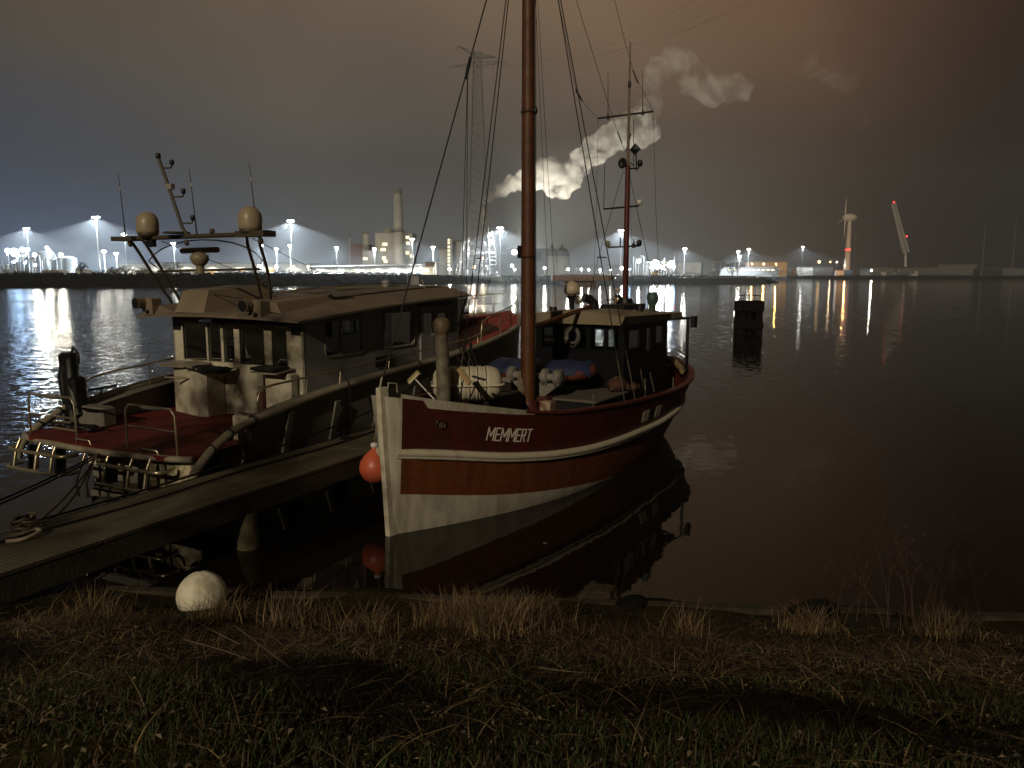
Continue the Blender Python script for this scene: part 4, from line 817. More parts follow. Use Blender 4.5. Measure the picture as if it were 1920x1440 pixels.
b = MB(FB); b.box((5.35, 0, 1.55), (.5, .7, .5)); b.build('winch_base', m_dred, boat)
# wheelhouse
WH0, WH1, WHW, ZE = 7.5, 10.6, 1.2, 3.36
m_wh = mat('wheelhouse_black', (.004, .004, .006), .5, spec=.2)
wh_m = m_wh
def wall_with_windows(M, parent, o, du, L_, z0, z1, wins, th, m, name):
    """wall from o along du of length L_, wins = [(u0,u1,za,zb)] sorted, non overlapping in u"""
    o = Vector(o); du = Vector(du).normalized(); nn = Vector((du.y, -du.x, 0)) * th; b = MB(M)
    def panel(u0, u1, a, c):
        if u1 - u0 < 1e-3 or c - a < 1e-3: return
        P0, P1 = o + du * u0, o + du * u1; vs = [(P0.x, P0.y, a), (P1.x, P1.y, a), (P1.x, P1.y, c), (P0.x, P0.y, c)]; vs += [(x + nn.x, y + nn.y, z) for x, y, z in vs]
        b.add(vs, [(0, 3, 2, 1), (4, 5, 6, 7), (0, 1, 5, 4), (1, 2, 6, 5), (2, 3, 7, 6), (3, 0, 4, 7)])
    u = 0
    for (u0, u1, a, c) in wins: panel(u, u0, z0, z1); panel(u0, u1, z0, a); panel(u0, u1, c, z1); u = u1
    panel(u, L_, z0, z1); return b.build(name, m, parent)
m_pane = bpy.data.materials.new('window_pane'); m_pane.use_nodes = True
nt = m_pane.node_tree; gl = nt.nodes.new('ShaderNodeBsdfGlossy'); gl.inputs['Roughness'].default_value = .02; tr = nt.nodes.new('ShaderNodeBsdfTransparent'); tr.inputs[0].default_value = (.75, .8, .8, 1); fr_ = nt.nodes.new('ShaderNodeFresnel'); fr_.inputs[0].default_value = 1.5; mx_ = nt.nodes.new('ShaderNodeMixShader')
nt.links.new(fr_.outputs[0], mx_.inputs[0]); nt.links.new(tr.outputs[0], mx_.inputs[1]); nt.links.new(gl.outputs[0], mx_.inputs[2]); nt.links.new(mx_.outputs[0], nt.nodes['Material Output'].inputs[0])
def pane(M, parent, o, du, u0, u1, a, c, th, frame_m=None, fw=.03):
    o = Vector(o); du = Vector(du).normalized(); nn = Vector((du.y, -du.x, 0)) * th * .5; P0, P1 = o + du * u0 + nn, o + du * u1 + nn
    b = MB(M); b.add([(P0.x, P0.y, a), (P1.x, P1.y, a), (P1.x, P1.y, c), (P0.x, P0.y, c)], [(0, 1, 2, 3)])
    if frame_m:
        w = b; f = MB(M); ring = [(P0.x, P0.y, a), (P1.x, P1.y, a), (P1.x, P1.y, c), (P0.x, P0.y, c)]; ring = [Vector(p) - nn * 1.1 for p in ring]; f.tube(ring, fw, 6, closed=True, smooth=False); fo = f.build('window', frame_m, parent); w.build('pane', m_pane, fo); return fo
    return b.build('window', m_pane, parent)
zw0, zw1 = 2.72, 3.24
fw_ = [(.12, .52, zw0, zw1), (.62, .98, zw0, zw1), (1.08, 1.42, zw0, zw1), (1.52, 1.9, zw0, zw1), (1.98, 2.3, zw0, zw1)]
wall_with_windows(FB, boat, (WH0, -WHW, 0), (0, 1, 0), 2.4, 1.2, ZE, fw_, .06, wh_m, 'wheelhouse_front')
for a_ in fw_: pane(FB, boat, (WH0, -WHW, 0), (0, 1, 0), a_[0], a_[1], a_[2], a_[3], .06, wh_m, .018)
sw_ = [(.3, 1.0, 2.75, 3.2), (1.5, 1.8, 2.6, 3.2), (2.2, 2.7, 2.75, 3.2)]
wall_with_windows(FB, boat, (WH0, WHW, 0), (1, 0, 0), WH1 - WH0, 1.2, ZE, sw_, -.06, wh_m, 'wheelhouse_side')
wall_with_windows(FB, boat, (WH0, -WHW, 0), (1, 0, 0), WH1 - WH0, 1.2, ZE, sw_, .06, wh_m, 'wheelhouse_side')
for a_ in sw_: pane(FB, boat, (WH0, WHW, 0), (1, 0, 0), a_[0], a_[1], a_[2], a_[3], -.06, wh_m, .018); pane(FB, boat, (WH0, -WHW, 0), (1, 0, 0), a_[0], a_[1], a_[2], a_[3], .06, wh_m, .018)
bw_ = [(.25, .85, 2.5, 3.2), (1.0, 1.4, 2.75, 3.2), (1.6, 2.2, 2.6, 3.2)]
wall_with_windows(FB, boat, (WH1, -WHW, 0), (0, 1, 0), 2.4, 1.2, ZE, bw_, -.06, wh_m, 'wheelhouse_rear')
for a_ in bw_: pane(FB, boat, (WH1, -WHW, 0), (0, 1, 0), a_[0], a_[1], a_[2], a_[3], -.06)
b = MB(FB)                                    # cambered roof with a pale fascia
rows_t = []
for s_ in (WH0 - .22, WH0 - .05, WH0 + 1.5, WH1 + .1): rows_t.append([(s_, v_ * 1.34, ZE + .22 + .14 * (1 - v_ * v_) - (.03 if s_ < WH0 - .1 else 0) - .02 * (s_ - WH0)) for v_ in (-1, -.8, -.5, -.2, .2, .5, .8, 1)])
b.grid(rows_t, smooth=False)
rim = rows_t[0] + [r[-1] for r in rows_t[1:]] + rows_t[-1][::-1][1:] + [r[0] for r in rows_t[::-1][1:-1]]
n_ = len(rim); low = [(p[0] * .985 + .13 if p[0] < WH0 else p[0], p[1] * .93, ZE + .0 - .015 * (p[0] - WH0)) for p in rim]
b.add(rim + low, [(i, n_ + i, n_ + (i + 1) % n_, (i + 1) % n_) for i in range(n_)] + [tuple(range(n_, 2 * n_))]); b.build('wheelhouse_roof', m_cream, boat)
b = MB(FB); b.box((11.4, .95, 3.40), (1.3, .5, .22), bev=.02); b.build('aft_awning', m_cream, boat)
b = MB(FB); b.box((WH1 + .3, 1.0, 2.35), (.5, .06, 1.9)); b.build('aft_screen', m_dred, boat)
for s_, v_, z0, z1 in ((12.1, 1.35, 1.2, 3.35), (12.0, -1.2, 1.2, 3.35)): b = MB(FB); b.cyl((s_, v_, z0), (s_, v_, z1), .045, n=8); b.build('aft_post', m_blackp, boat)
b = MB(FB); b.tube([(10.8, 1.0, 3.32), (12.1, 1.35, 3.32), (12.45, 1.45, 3.32)], .035, 6); b.box((12.35, 1.45, 3.2), (.3, .12, .34)); b.build('aft_frame', m_blackp, boat)
b = MB(FB); 
for k in range(4): b.tube([(11.2, 1.55, 1.75 + .14 * k), (12.4, 1.3, 1.85 + .14 * k), (13.2, .7, 1.95 + .14 * k)], .02, 5)
b.build('stern_rail', m_blackp, boat)
b = MB(FB); b.box((12.5, 0, 1.55), (1.2, 1.3, .5), bev=.05); b.build('stern_locker', m_dred, boat)
b = MB(FB); b.tube([(11.9, 1.3, 1.75), (12.3, 1.1, 1.8), (13.0, .6, 1.95), (13.2, 0, 2.0), (13.0, -.6, 1.95)], [.09, .1, .1, .1, .09], 8); b.build('stern_fender', mat('old_wood', (.22, .16, .09), .8), boat)
# gear on the roof: radar dome stand, two searchlights, horns, cowl vent
def on(M, name, parent, m, fn): b = MB(M); fn(b); return b.build(name, m, parent)
m_dome = mat('dome_white', (.5, .42, .32), .4); ZR = ZE + .34
t_ = on(FB, 'radar_pedestal', boat, m_blackp, lambda b: b.tube([(6.95 + .9, -.38, ZR - .1), (7.85, -.38, ZR + .22), (7.85, -.38, ZR + .36)], [.06, .07, .15], 12))
on(FB, 'radar_dome', boat, m_dome, lambda b: b.lathe((7.85, -.38, ZR + .42), [(.0, -.04), (.16, -.03), (.20, .03), (.215, .10), (.18, .20), (.10, .29), (.0, .32)], 18))
on(FB, 'radar_neck', boat, m_dome, lambda b: b.cyl((7.85, -.38, ZR + .30), (7.85, -.38, ZR + .42), .11, n=14))
on(FB, 'cowl_vent', boat, m_blackp, lambda b: b.tube([(8.3, .05, ZR - .1), (8.3, .05, ZR + .14), (8.22, -.06, ZR + .27), (8.1, -.16, ZR + .3)], [.13, .13, .12, .11], 12))
on(FB, 'searchlight', boat, m_chrome, lambda b: b.lathe((7.75, -.1, ZR + .25), [(.0, .02), (.09, .0), (.11, -.04), (.11, -.08), (.02, -.09)], 14, axis=(1, .3, 0)))
for v_, z_, r_ in ((.33, .24, .13), (.33, .49, .1)): on(FB, 'searchlight', boat, m_blackp if r_ > .12 else m_dome, lambda b: b.ball((9.2, v_, ZR + z_), r_, (1, 1.0, 1.0 if r_ > .12 else .55)))
on(FB, 'searchlight_lens', boat, mat('reflector', (.6, .5, .35), .15, .6), lambda b: b.lathe((9.06, v_, ZR + .23), [(.09, 0), (.07, -.02), (0, -.03)], 14, axis=(1, .4, 0)))
on(FB, 'roof_rack', boat, m_blackp, lambda b: b.box((9.9, .2, ZR + .0), (1.5, .75, .18), bev=.03))
on(FB, 'signal_mast_base', boat, m_blackp, lambda b: b.cyl((10.5, 0, ZR - .2), (10.5, 0, ZR + .22), .36, .2, 10))
on(FB, 'mushroom_vent', boat, mat('teal_paint', (.05, .09, .08), .5), lambda b: b.lathe((10.1, .98, ZE + .1), [(.09, 0), (.09, .3), (.14, .36), (.17, .46), (.16, .58), (.1, .66), (0, .68)], 16))
on(FB, 'roof_vent', boat, m_blackp, lambda b: b.cyl((9.5, .85, ZR - .12), (9.5, .85, ZR + .08), .1, .09, 10))
on(FB, 'roof_vent', boat, m_blackp, lambda b: b.cyl((7.9, -.95, ZR - .2), (7.9, -.95, ZR + .06), .13, .1, 10))
on(FB, 'stern_light', boat, m_red, lambda b: b.ball((12.0, .95, 3.62), .018, n=6, m=4))
# signal mast on the wheelhouse
def wp(px, py, v_=0.0):
    x = (px - 960) / FPX; y = (720 - py) / FPX; d = Vector((x, y * math.sin(PITCH) + math.cos(PITCH), y * math.cos(PITCH) - math.sin(PITCH))); Mi = FB.inverted(); o = Mi @ Vector((0, 0, EYE)); dd = Mi.to_3x3() @ d; k = (v_ - o.y) / dd.y; return o + dd * k
def wu(px, py, u_):
    x = (px - 960) / FPX; y = (720 - py) / FPX; d = Vector((x, y * math.sin(PITCH) + math.cos(PITCH), y * math.cos(PITCH) - math.sin(PITCH))); Mi = FB.inverted(); o = Mi @ Vector((0, 0, EYE)); dd = Mi.to_3x3() @ d; k = (u_ - o.x) / dd.x; return o + dd * k
SM = 10.5
zt = lambda py: wu(1173, py, SM).z
on(FB, 'signal_mast', boat, m_dred, lambda b: b.tube([(SM, 0, ZR), (SM, 0, zt(310))], [.085, .07], 12))
on(FB, 'topmast', boat, mat('thin_mast', (.16, .11, .07), .5), lambda b: b.tube([(SM, 0, zt(312)), (SM, 0, zt(215)), (SM, 0, zt(80))], [.045, .04, .018], 8))
on(FB, 'topmast_fitting', boat, m_blackp, lambda b: b.lathe((SM, 0, zt(160)), [(.03, -.1), (.05, -.04), (.045, .08), (.02, .1)], 8))
for (x0, y0), (x1, y1) in (((1121, 222), (1225, 209)), ((1132, 392), (1198, 386)), ((1140, 464), (1198, 461))):
    on(FB, 'crosstree', boat, m_blackp, lambda b: b.tube([wu(x0, y0, SM), wu(x1, y1, SM)], .028, 6))
for px, py, h in ((1140, 222, 88), (1205, 214, 82)): on(FB, 'whip_aerial', boat, m_wire, lambda b: (b.tube([wu(px, py, SM), wu(px, py - h, SM)], [.012, .006], 5), b.lathe(wu(px, py, SM), [(.05, -.02), (.03, .06), (.015, .14)], 8)))
on(FB, 'whip_aerial', boat, m_wire, lambda b: b.tube([wu(1188, 225, SM), wu(1188, 310, SM)], .011, 5))
on(FB, 'whip_aerial', boat, m_wire, lambda b: b.tube([wu(1134, 306, SM), wu(1132, 392, SM)], .011, 5))
on(FB, 'short_aerial', boat, m_wire, lambda b: b.tube([wu(1183, 250, SM), wu(1174, 283, SM)], .02, 5))
on(FB, 'short_aerial', boat, m_wire, lambda b: b.tube([wu(1163, 443, SM), wu(1163, 463, SM)], .02, 5))
on(FB, 'loudhailer', boat, m_blackp, lambda b: b.lathe(wu(1167, 306, SM - .1), [(.05, .25), (.08, .1), (.15, 0), (.13, -.02), (.04, .06)], 16, axis=(1, .2, 0)))
on(FB, 'lamp_arm', boat, m_blackp, lambda b: b.tube([wu(1175, 316, SM), wu(1196, 316, SM), wu(1200, 308, SM)], .025, 6))
on(FB, 'lamp_arm', boat, m_blackp, lambda b: b.tube([wu(1175, 300, SM), wu(1188, 310, SM), wu(1193, 320, SM), wu(1193, 290, SM)], .018, 6))
c_ = wu(1191, 280, SM); on(FB, 'day_shape', boat, m_blackp, lambda b: b.add([c_ + Vector(q) * .17 for q in ((0, 0, 1), (0, 1, 0), (0, 0, -1), (0, -1, 0), (.35, 0, 0), (-.35, 0, 0))], [(0, 1, 4), (1, 2, 4), (2, 3, 4), (3, 0, 4), (1, 0, 5), (2, 1, 5), (3, 2, 5), (0, 3, 5)]))
for px, py in ((1200, 306), (1139, 457), (1198, 456)): on(FB, 'navigation_light', boat, m_blackp if px != 1139 else m_cream, lambda b: b.lathe(wu(px, py, SM), [(.04, -.09), (.075, -.06), (.075, .04), (.05, .09)], 10))
on(FB, 'navigation_light', boat, mat('white_plastic', (.7, .7, .68), .4), lambda b: b.lathe(wu(1199, 380, SM), [(.05, -.05), (.08, -.04), (.08, .06), (.07, .07)], 10))
on(FB, 'anemometer', boat, m_blackp, lambda b: (b.lathe(wu(1188, 461, SM), [(.06, -.06), (.06, .05), (.02, .07), (.02, .16), (.05, .18)], 8)))
# rigging
def stay(name, pts, r, m=None): 
    b = MB(FB); b.tube(pts, r, 6); return b.build(name, m or m_wire, boat)
TOP = Vector((4.86, 0, 13.4))
fs = [TOP, wp(873, 257, -.15), wp(812, 440, -.1), wp(735, 660, -.02), Vector((-.16, 0, 2.75))]
stay('forestay', [TOP, Vector((-.16, 0, 2.75))], .014)
f0 = TOP; f1 = Vector((-.16, 0, 2.75)); fq = f0.lerp(f1, .46)
stay('forestay_block', [fq + Vector((.1, 0, .22)), fq + Vector((0, 0, -.02)), fq + Vector((-.06, 0, -.2))], .035)
stay('fore_halyard', [fq, (3.0, -.55, 3.2), (2.9, -.55, 1.7)], .007); stay('fore_halyard', [fq, (3.15, -.5, 3.2), (3.1, -.5, 1.7)], .007)
for side, base in ((-1, (5.1, 5.45)), (1, (5.6, 6.2))):
    for k, s_ in enumerate(base):
        foot = Vector((s_, side * (hull_b(s_, 1.7) - .03), lerp(Z2, s_) - .05)); stay('shroud', [TOP + Vector((0, side * .1, -.1 * k)), foot + (TOP - foot).normalized() * 1.2], .013)
        stay('shroud_lanyard', [foot + (TOP - foot).normalized() * 1.2, foot], [.018, .01], mat('old_lanyard', (.10, .08, .055), .9))
        stay('deadeye', [foot + (TOP - foot).normalized() * 1.25, foot + (TOP - foot).normalized() * 1.05], .04)
    fa = Vector((base[0], side * 2.05, 1.7)); fb = Vector((base[1], side * 2.05, 1.7))
    for q in (.28, .20): stay('ratline', [fa.lerp(TOP, q), fb.lerp(TOP, q)], .014)
stay('backstay', [TOP, (7.6, -.9, 3.6)], .006); stay('backstay', [TOP, (7.7, -.75, 3.6)], .006); stay('topping_lift', [TOP + Vector((.1, .12, -.3)), (5.02, .14, 3.5)], .006)
stay('aerial_wire', [TOP, wu(1081, 175, 8.5), wu(1100, 200, 9.3), wu(1121, 222, SM)], .006); stay('aerial_insulator', [wu(1080, 168, 8.4), wu(1091, 188, 8.8)], .022)
stay('aerial_wire', [TOP, wu(1150, 225, 9.6), wu(1172, 285, SM)], .007); stay('aerial_insulator', [wu(1158, 248, 9.9), wu(1166, 268, 10.2)], .018)
stay('aerial_wire', [wu(1150, -10, 9.6), wu(1172, 80, SM), wu(1189, 138, SM), wu(1225, 209, SM)], .007); stay('aerial_insulator', [wu(1187, 132, SM), wu(1196, 156, SM)], .02)
stay('signal_stay', [wu(1122, 224, SM), wu(1118, 400, 9.5), wu(1112, 560, 7.6)], .005); stay('signal_stay', [wu(1225, 212, SM), wu(1230, 400, SM), wu(1240, 590, SM)], .006)
stay('signal_stay', [wu(1169, 318, SM), wu(1120, 490, 9.2), wu(1098, 578, 7.8)], .008); stay('signal_stay', [wu(1178, 318, SM), wu(1222, 520, SM), wu(1236, 560, SM), wu(1234, 590, SM)], .008)
stay('halyard', [wu(1180, 320, SM), wu(1184, 450, SM), wu(1188, 570, SM)], .004)
stay('deck_lashing', [(7.0, 1.9, 2.35), (7.15, 1.95, 1.75), (7.3, 1.9, 2.1)], .018, mat('old_lanyard', ())); stay('deck_lashing', [(7.75, 1.85, 2.2), (7.95, 1.9, 1.7)], .018, mat('old_lanyard', ()))
for i in range(4): stay('ratchet_strap', [(4.6 + .12 * i, -1.2, 2.0), (4.5 + .1 * i, -1.7, 2.7 + .2 * i)], .015)

# ---- loose things aboard the fishing boat
m_raft = mat('raft_white', (.66, .62, .50), .42, c2=(.55, .50, .38), scale=2, bump=.05)
RM = FB @ Matrix.Translation((2.75, -.2, 2.38)) @ Matrix.Rotation(R(-31 + 180 - 7), 4, 'Z')
# raft axis along local y (to the right of the picture)
t = thing('life_raft', 'white ribbed life raft canister lying on the foredeck', 'life raft', RM)
b = MB(RM); pr = [(0, -.70), (.2, -.69), (.30, -.62), (.345, -.52)]
for i in range(6): y = -.46 + i * .17; pr += [(.352, y), (.362, y + .02), (.362, y + .10), (.345, y + .12), (.345, y + .14)]
pr += [(.35, .56), (.31, .64), (.2, .70), (0, .72)]
b.lathe((0, 0, 0), pr, 32, axis='Y'); b.build('canister', m_raft, t)
b = MB(RM); pts = []
for i in range(28):
    a = 2 * math.pi * i / 28; x, y = .375 * math.copysign(abs(math.cos(a)) ** .4, math.cos(a)), .735 * math.copysign(abs(math.sin(a)) ** .4, math.sin(a)); pts.append((x, y, 0))
b.tube(pts, .028, 6, closed=True); b.build('flange', m_raft, t)
b = MB(RM)
for y in (-.36, -.19, -.02, .15, .32): b.tube([(.37 * math.cos(a), y, .37 * math.sin(a)) for a in [i * math.pi / 12 for i in range(24)]], .010, 5, closed=True)
b.build('strap', mat('strap_brown', (.12, .09, .05), .8), t)
b = MB(RM)
for y in (-.35, .35): b.box((0, y, -.42), (.7, .1, .16))
b.build('cradle', m_blackp, t)
b = MB(RM); a = R(115 + 40); cx_, cz_ = .372 * math.cos(R(52)), .372 * math.sin(R(52))
b.box((cx_ * (-1), .50, cz_), (.012, .09, .15), ry=R(-38)); b.build('sticker', mat('sticker_blue', (.08, .13, .16), .4), t)
ylw = FB @ Matrix.Translation((2.35, .55, 1.75))
t = thing('yellow_crate', 'small yellow box on the deck under the life raft', 'box', ylw); b = MB(ylw)
for y in (-.1, .12): b.box((0, y, .1), (.16, .19, .16), bev=.01)
b.build('box', mat('yellow_plastic', (.55, .40, .10), .5), t); on(ylw, 'strap', t, m_blackp, lambda b: b.box((0, .01, .1), (.17, .03, .17)))
def broom(label, hd, foot, hw, m_head, m_hd, depth_s, tiltv, thick=.07, bris=True, group='deck brushes stowed on the foredeck'):
    H_ = wu(*hd, depth_s); F_ = wu(*foot, depth_s); t = thing('deck_brush', label, 'brush', FB, tuple(F_), group)
    b = MB(FB); b.tube([F_, H_], .014, 8); b.build('handle', m_hd, t)
    u = Vector((0, tiltv[0], tiltv[1])).normalized(); n_ = Vector((0, -u.z, u.y)); b = MB(FB)
    P0, P1 = H_ - u * hw, H_ + u * hw; b.add([P0 + Vector((dx, 0, 0)) + n_ * dz for dx in (-.03, .03) for dz in (-thick / 2, thick / 2)] + [P1 + Vector((dx, 0, 0)) + n_ * dz for dx in (-.03, .03) for dz in (-thick / 2, thick / 2)], [(0, 1, 3, 2), (4, 6, 7, 5), (0, 4, 5, 1), (2, 3, 7, 6), (0, 2, 6, 4), (1, 5, 7, 3)]); b.build('brush_head', m_head, t)
    if bris:
        b = MB(FB)
        for i in range(26):
            for q in range(3): p = P0.lerp(P1, (i + .5) / 26) + Vector((-.02 + .02 * q, 0, 0)) + n_ * thick / 2; b.cyl(p, p + n_ * .05, .005, n=3)
        b.build('bristles', mat('bristle_yellow', (.5, .42, .22), .8), t)
broom('pale deck brush with a white handle, leftmost on the foredeck', (777, 709), (822, 757), .16, mat('pale_wood', (.6, .52, .33), .7), mat('white_plastic', ()), 1.6, (.75, .66), .05)
broom('brown bristle deck brush tilted before the life raft', (870, 706), (856, 775), .19, mat('brush_brown', (.42, .28, .12), .8), m_blackp, 1.75, (.62, -.72), .07)
broom('black rubber squeegee leaning in front of the life raft', (898, 709), (868, 775), .145, m_blackp, m_blackp, 1.75, (.98, -.17), .03, False)
# lifebuoy
LM = FB @ Matrix.Translation((WH0 - .1, -.12, 3.05)); t = thing('lifebuoy', 'pale lifebuoy hanging on the wheelhouse front windows', 'lifebuoy', LM)
b = MB(LM); b.tube([(0, .155 * math.sin(a), .185 * math.cos(a)) for a in [i * math.pi / 12 for i in range(24)]], .036, 10, closed=True); b.build('ring', mat('buoy_white', (.13, .12, .11), .5), t)
b = MB(LM); b.tube([(-.01, .215 * math.sin(a), .245 * math.cos(a) - (.03 if abs(i - 12) < 2 else 0)) for i, a in enumerate([i * math.pi / 12 for i in range(24)])], .007, 5, closed=True); b.build('grab_line', m_rope, t)
# covered dinghy athwartships on the hatch
DM = FB @ Matrix.Translation((6.35, -.42, 1.98)) @ Matrix.Rotation(R(-10), 4, 'Z'); t = thing('rubber_dinghy', 'orange inflatable dinghy under a blue cover on the hatch', 'dinghy', DM)
b = MB(DM); b.tube(smooth_pts([(-.5, -1.15, .26), (-.55, 0, .24), (-.45, .75, .26), (-.15, 1.15, .32), (.15, 1.15, .32), (.45, .75, .26), (.55, 0, .24), (.5, -1.15, .26)], 5), .17, 14); b.build('tube', mat('dinghy_orange', (.17, .042, .024), .6, c2=(.12, .03, .018), scale=4), t)
b = MB(DM); b.box((0, -.1, .15), (.8, 2.0, .12)); b.build('floor', m_blackp, t)
rws = []
for i, y in enumerate([-1.3, -1.1, -.7, -.2, .3, .7, 1.0, 1.24, 1.3]):
    w_ = .74 if y < .7 else .74 - (y - .7) * .75; e_ = .0 if 0 < i < 8 else -.1
    rws.append([(-w_, y, .26 + e_), (-w_ * .96, y, .40 + e_), (-w_ * .5, y, .50 + e_ + .02 * math.sin(i * 2)), (0, y, .56 + e_ + .03 * math.sin(i * 3)), (w_ * .5, y, .50 + e_), (w_ * .96, y, .40 + e_), (w_, y, .26 + e_)])
b = MB(DM); b.grid(rws); b.build('cover', mat('blue_cover', (.018, .030, .095), .65, c2=(.012, .02, .06), scale=5, bump=.3, bscale=6), t)
# orange bundle next to it
BM_ = FB @ Matrix.Translation((7.1, 1.25, 1.78)); t = thing('life_jacket_bundle', 'dim orange bundle lying beside the dinghy', 'bundle', BM_); on(BM_, 'bundle', t, mat('faded_orange', (.07, .025, .018), .8, bump=.5, bscale=12), lambda b: (b.ball((0, 0, .15), .24, (1.2, 1, .8)), b.ball((.2, .3, .1), .18, (1, 1.3, .6)))); on(BM_, 'lashing', t, m_rope, lambda b: b.tube([(-.3, -.02, .05), (-.1, 0, .34), (.2, .02, .33), (.32, 0, .05)], .012, 5))
# orange ball fender between jetty and bow
FM = Matrix.Translation((-3.02, 15.1, 1.02)); b0 = Vector((-2.95, 15.05, .95))
fx = at(703, 876, 14.6); FM = Matrix.Translation(fx); t = thing('ball_fender', 'big orange ball fender hanging at the white bow', 'fender', FM)
b = MB(FM); b.lathe((0, 0, 0), [(0, -.315), (.12, -.29), (.22, -.22), (.29, -.10), (.305, .0), (.28, .12), (.20, .24), (.11, .33), (.06, .37), (.055, .42)], 28); b.build('ball', mat('fender_orange', (.62, .13, .06), .42, c2=(.5, .10, .05), scale=3), t)
b = MB(FM); b.lathe((0, 0, 0), [(.055, .40), (.075, .41), (.075, .47), (.04, .49)], 14); b.build('eye', mat('white_plastic', ()), t)
b = MB(FM); b.tube([(0, 0, .46), (.08, -.12, .9), (.12, -.25, 1.42)], .012, 6); b.build('line', m_rope, t)
# ================================================================== THE MOTOR LAUNCH (stern towards us, alongside the jetty)
MF = frame((-5.72, 14.02), 27)
m_hgrey = mat('launch_grey', (.20, .19, .165), .55, c2=(.15, .14, .12), scale=2, bump=.04)
m_tubeg = mat('launch_tube', (.34, .30, .22), .42, c2=(.26, .23, .17), scale=5)
m_side = mat('cabin_side_grey', (.31, .31, .33), .5, c2=(.22, .215, .22), scale=1.2, stretch=(1.5, 1.5, .5), contrast=(.4, .75))
m_stern = mat('stained_cream', (.62, .58, .46), .6, c2=(.27, .23, .15), scale=2.2, contrast=(.44, .70), bump=.1)
m_roof = mat('roof_beige', (.20, .16, .115), .6, c2=(.155, .125, .09), scale=1.2)
m_rdeck = mat('red_deck', (.15, .006, .005), .8, c2=(.10, .005, .004), scale=1.5, bump=.1, bscale=60)
m_rail = mat('polished_rail', (.50, .44, .30), .3, .75)
m_blk = m_blackp
launch = thing('motor_launch', 'grey motor launch with red stern deck and radar arch, lying along the jetty', 'motor boat', MF)
BW = 5.15
SH = [(0, 1.30), (.2, 1.33), (.6, 1.58), (1.1, 1.69), (2, 1.83), (3.2, 1.98), (5.3, 2.15), (8, 2.27), (10.5, 2.45), (13, 2.68), (15.5, 2.95), (17.5, 3.1)]
def lw(u): return lerp([(-.4, 1), (9, 1), (11, .965), (13, .87), (14.5, .73), (16, .47), (17, .22), (17.6, .02)], u)
def lv(u, side=1, z=None):
    h_ = BW / 2 * (lw(u - .3) + lw(u) + lw(u + .3)) / 3
    if z is not None: h_ -= max(0, (1.6 - z)) * (.10 + .12 * max(0, u - 6) / 11)
    return -BW / 2 + side * max(h_, 0.01)
us = [1.12, 1.3] + [1.35 + .5 * i for i in range(33)] + [17.6]
ds = [-.15 + .5 * i for i in range(8)]
def shz(u): return sm(SH, u)
b = MB(MF)
for side in (1, -1):
    rows = [[(u, lv(u, side, z), z) for z in (-.5, .05, .55, 1.0, shz(u) if u > .6 else 1.28)] for u in us]
    b.grid(rows, flip=side < 0)
r0 = [(us[0], lv(us[0], s_, z), z) for s_ in (-1, 1) for z in (-.5, .05, .55, 1.0, 1.28)]
b.add(r0, [(k, k + 1, 5 + k + 1, 5 + k) for k in range(4)]); b.build('hull', m_hgrey, launch)
b = MB(MF); b.box((-.12, -.75, .86), (.05, 1.3, .62)); b.build('lit_patch_panel', mat('painted_lit_patch', (.62, .56, .38), .45, c2=(.22, .18, .10), scale=5, contrast=(.45, .6)), launch)  # added panel; the lit patch under the stern is put into its colour
b = MB(MF); b.box((1.08, -2.6, .78), (.04, 4.9, .95)); b.build('transom', m_stern, launch)
for v in (-4.4, -2.6, -.8): b = MB(MF); b.add([(1.1, v - .04, 1.2), (-.35, v - .04, 1.2), (-.35, v - .04, 1.1), (1.1, v - .04, .6), (1.1, v + .04, 1.2), (-.35, v + .04, 1.2), (-.35, v + .04, 1.1), (1.1, v + .04, .6)], [(0, 1, 2, 3), (7, 6, 5, 4), (1, 5, 6, 2), (2, 6, 7, 3), (0, 4, 5, 1)]); b.build('platform_bracket', m_blk, launch)
for u in (1.9, 3.4, 5.0, 6.6, 8.2):            # side frames on the plating
    b = MB(MF); b.slab((u, lv(u, 1, .3) + .01, .3), (u + .16, lv(u, 1, .3) + .01, .3), (u + .42, .03, 1.75), (u + .26, .03, 1.75), -.05); b.build('plating_rib', m_hgrey, launch)
b = MB(MF); b.grid([[(u, lv(u, s_) - s_ * .08, 1.28) for s_ in (-1, 1)] for u in ds], smooth=False, flip=True); b.quad((3.3, -5.1, 1.281), (11, -5.05, 1.281), (11, -.05, 1.281), (3.3, -.05, 1.281)); b.build('stern_deck', m_rdeck, launch)
b = MB(MF)
for side in (1, -1):                            # bulwark inner side and side deck
    rows = [[(u, lv(u, side) - side * .10, 1.30), (u, lv(u, side) - side * .10, shz(u))] for u in [.9 + .4 * i for i in range(27)]]; b.grid(rows, flip=side > 0)
b.build('bulwark', m_hgrey, launch)
b = MB(MF)
for side in (1, -1): b.grid([[(u, lv(u, side) - side * .46, shz(u) - .03), (u, lv(u, side) - side * .02, shz(u) - .02)] for u in [1.15 + .4 * i for i in range(24)]], smooth=False, flip=side < 0)
b.build('side_deck', mat('side_deck', (.20, .185, .15), .6), launch)
b = MB(MF); b.box((1.15, -.24, 1.55), (.12, .44, .52), bev=.03); b.build('bulwark_end', m_stern, launch)
b = MB(MF); b.grid([[(u, lv(u, -1) + .06, lerp([(10.3, 2.35), (13, 2.75), (17.6, 3.12)], u)), (u, -BW / 2, lerp([(10.3, 2.62), (13, 2.98), (17.6, 3.2)], u)), (u, lv(u, 1) - .06, lerp([(10.3, 2.35), (13, 2.75), (17.6, 3.12)], u))] for u in [10.2 + .4 * i for i in range(19)]], smooth=False, flip=True); b.build('foredeck', mat('red_foredeck', (.30, .030, .015), .6), launch)
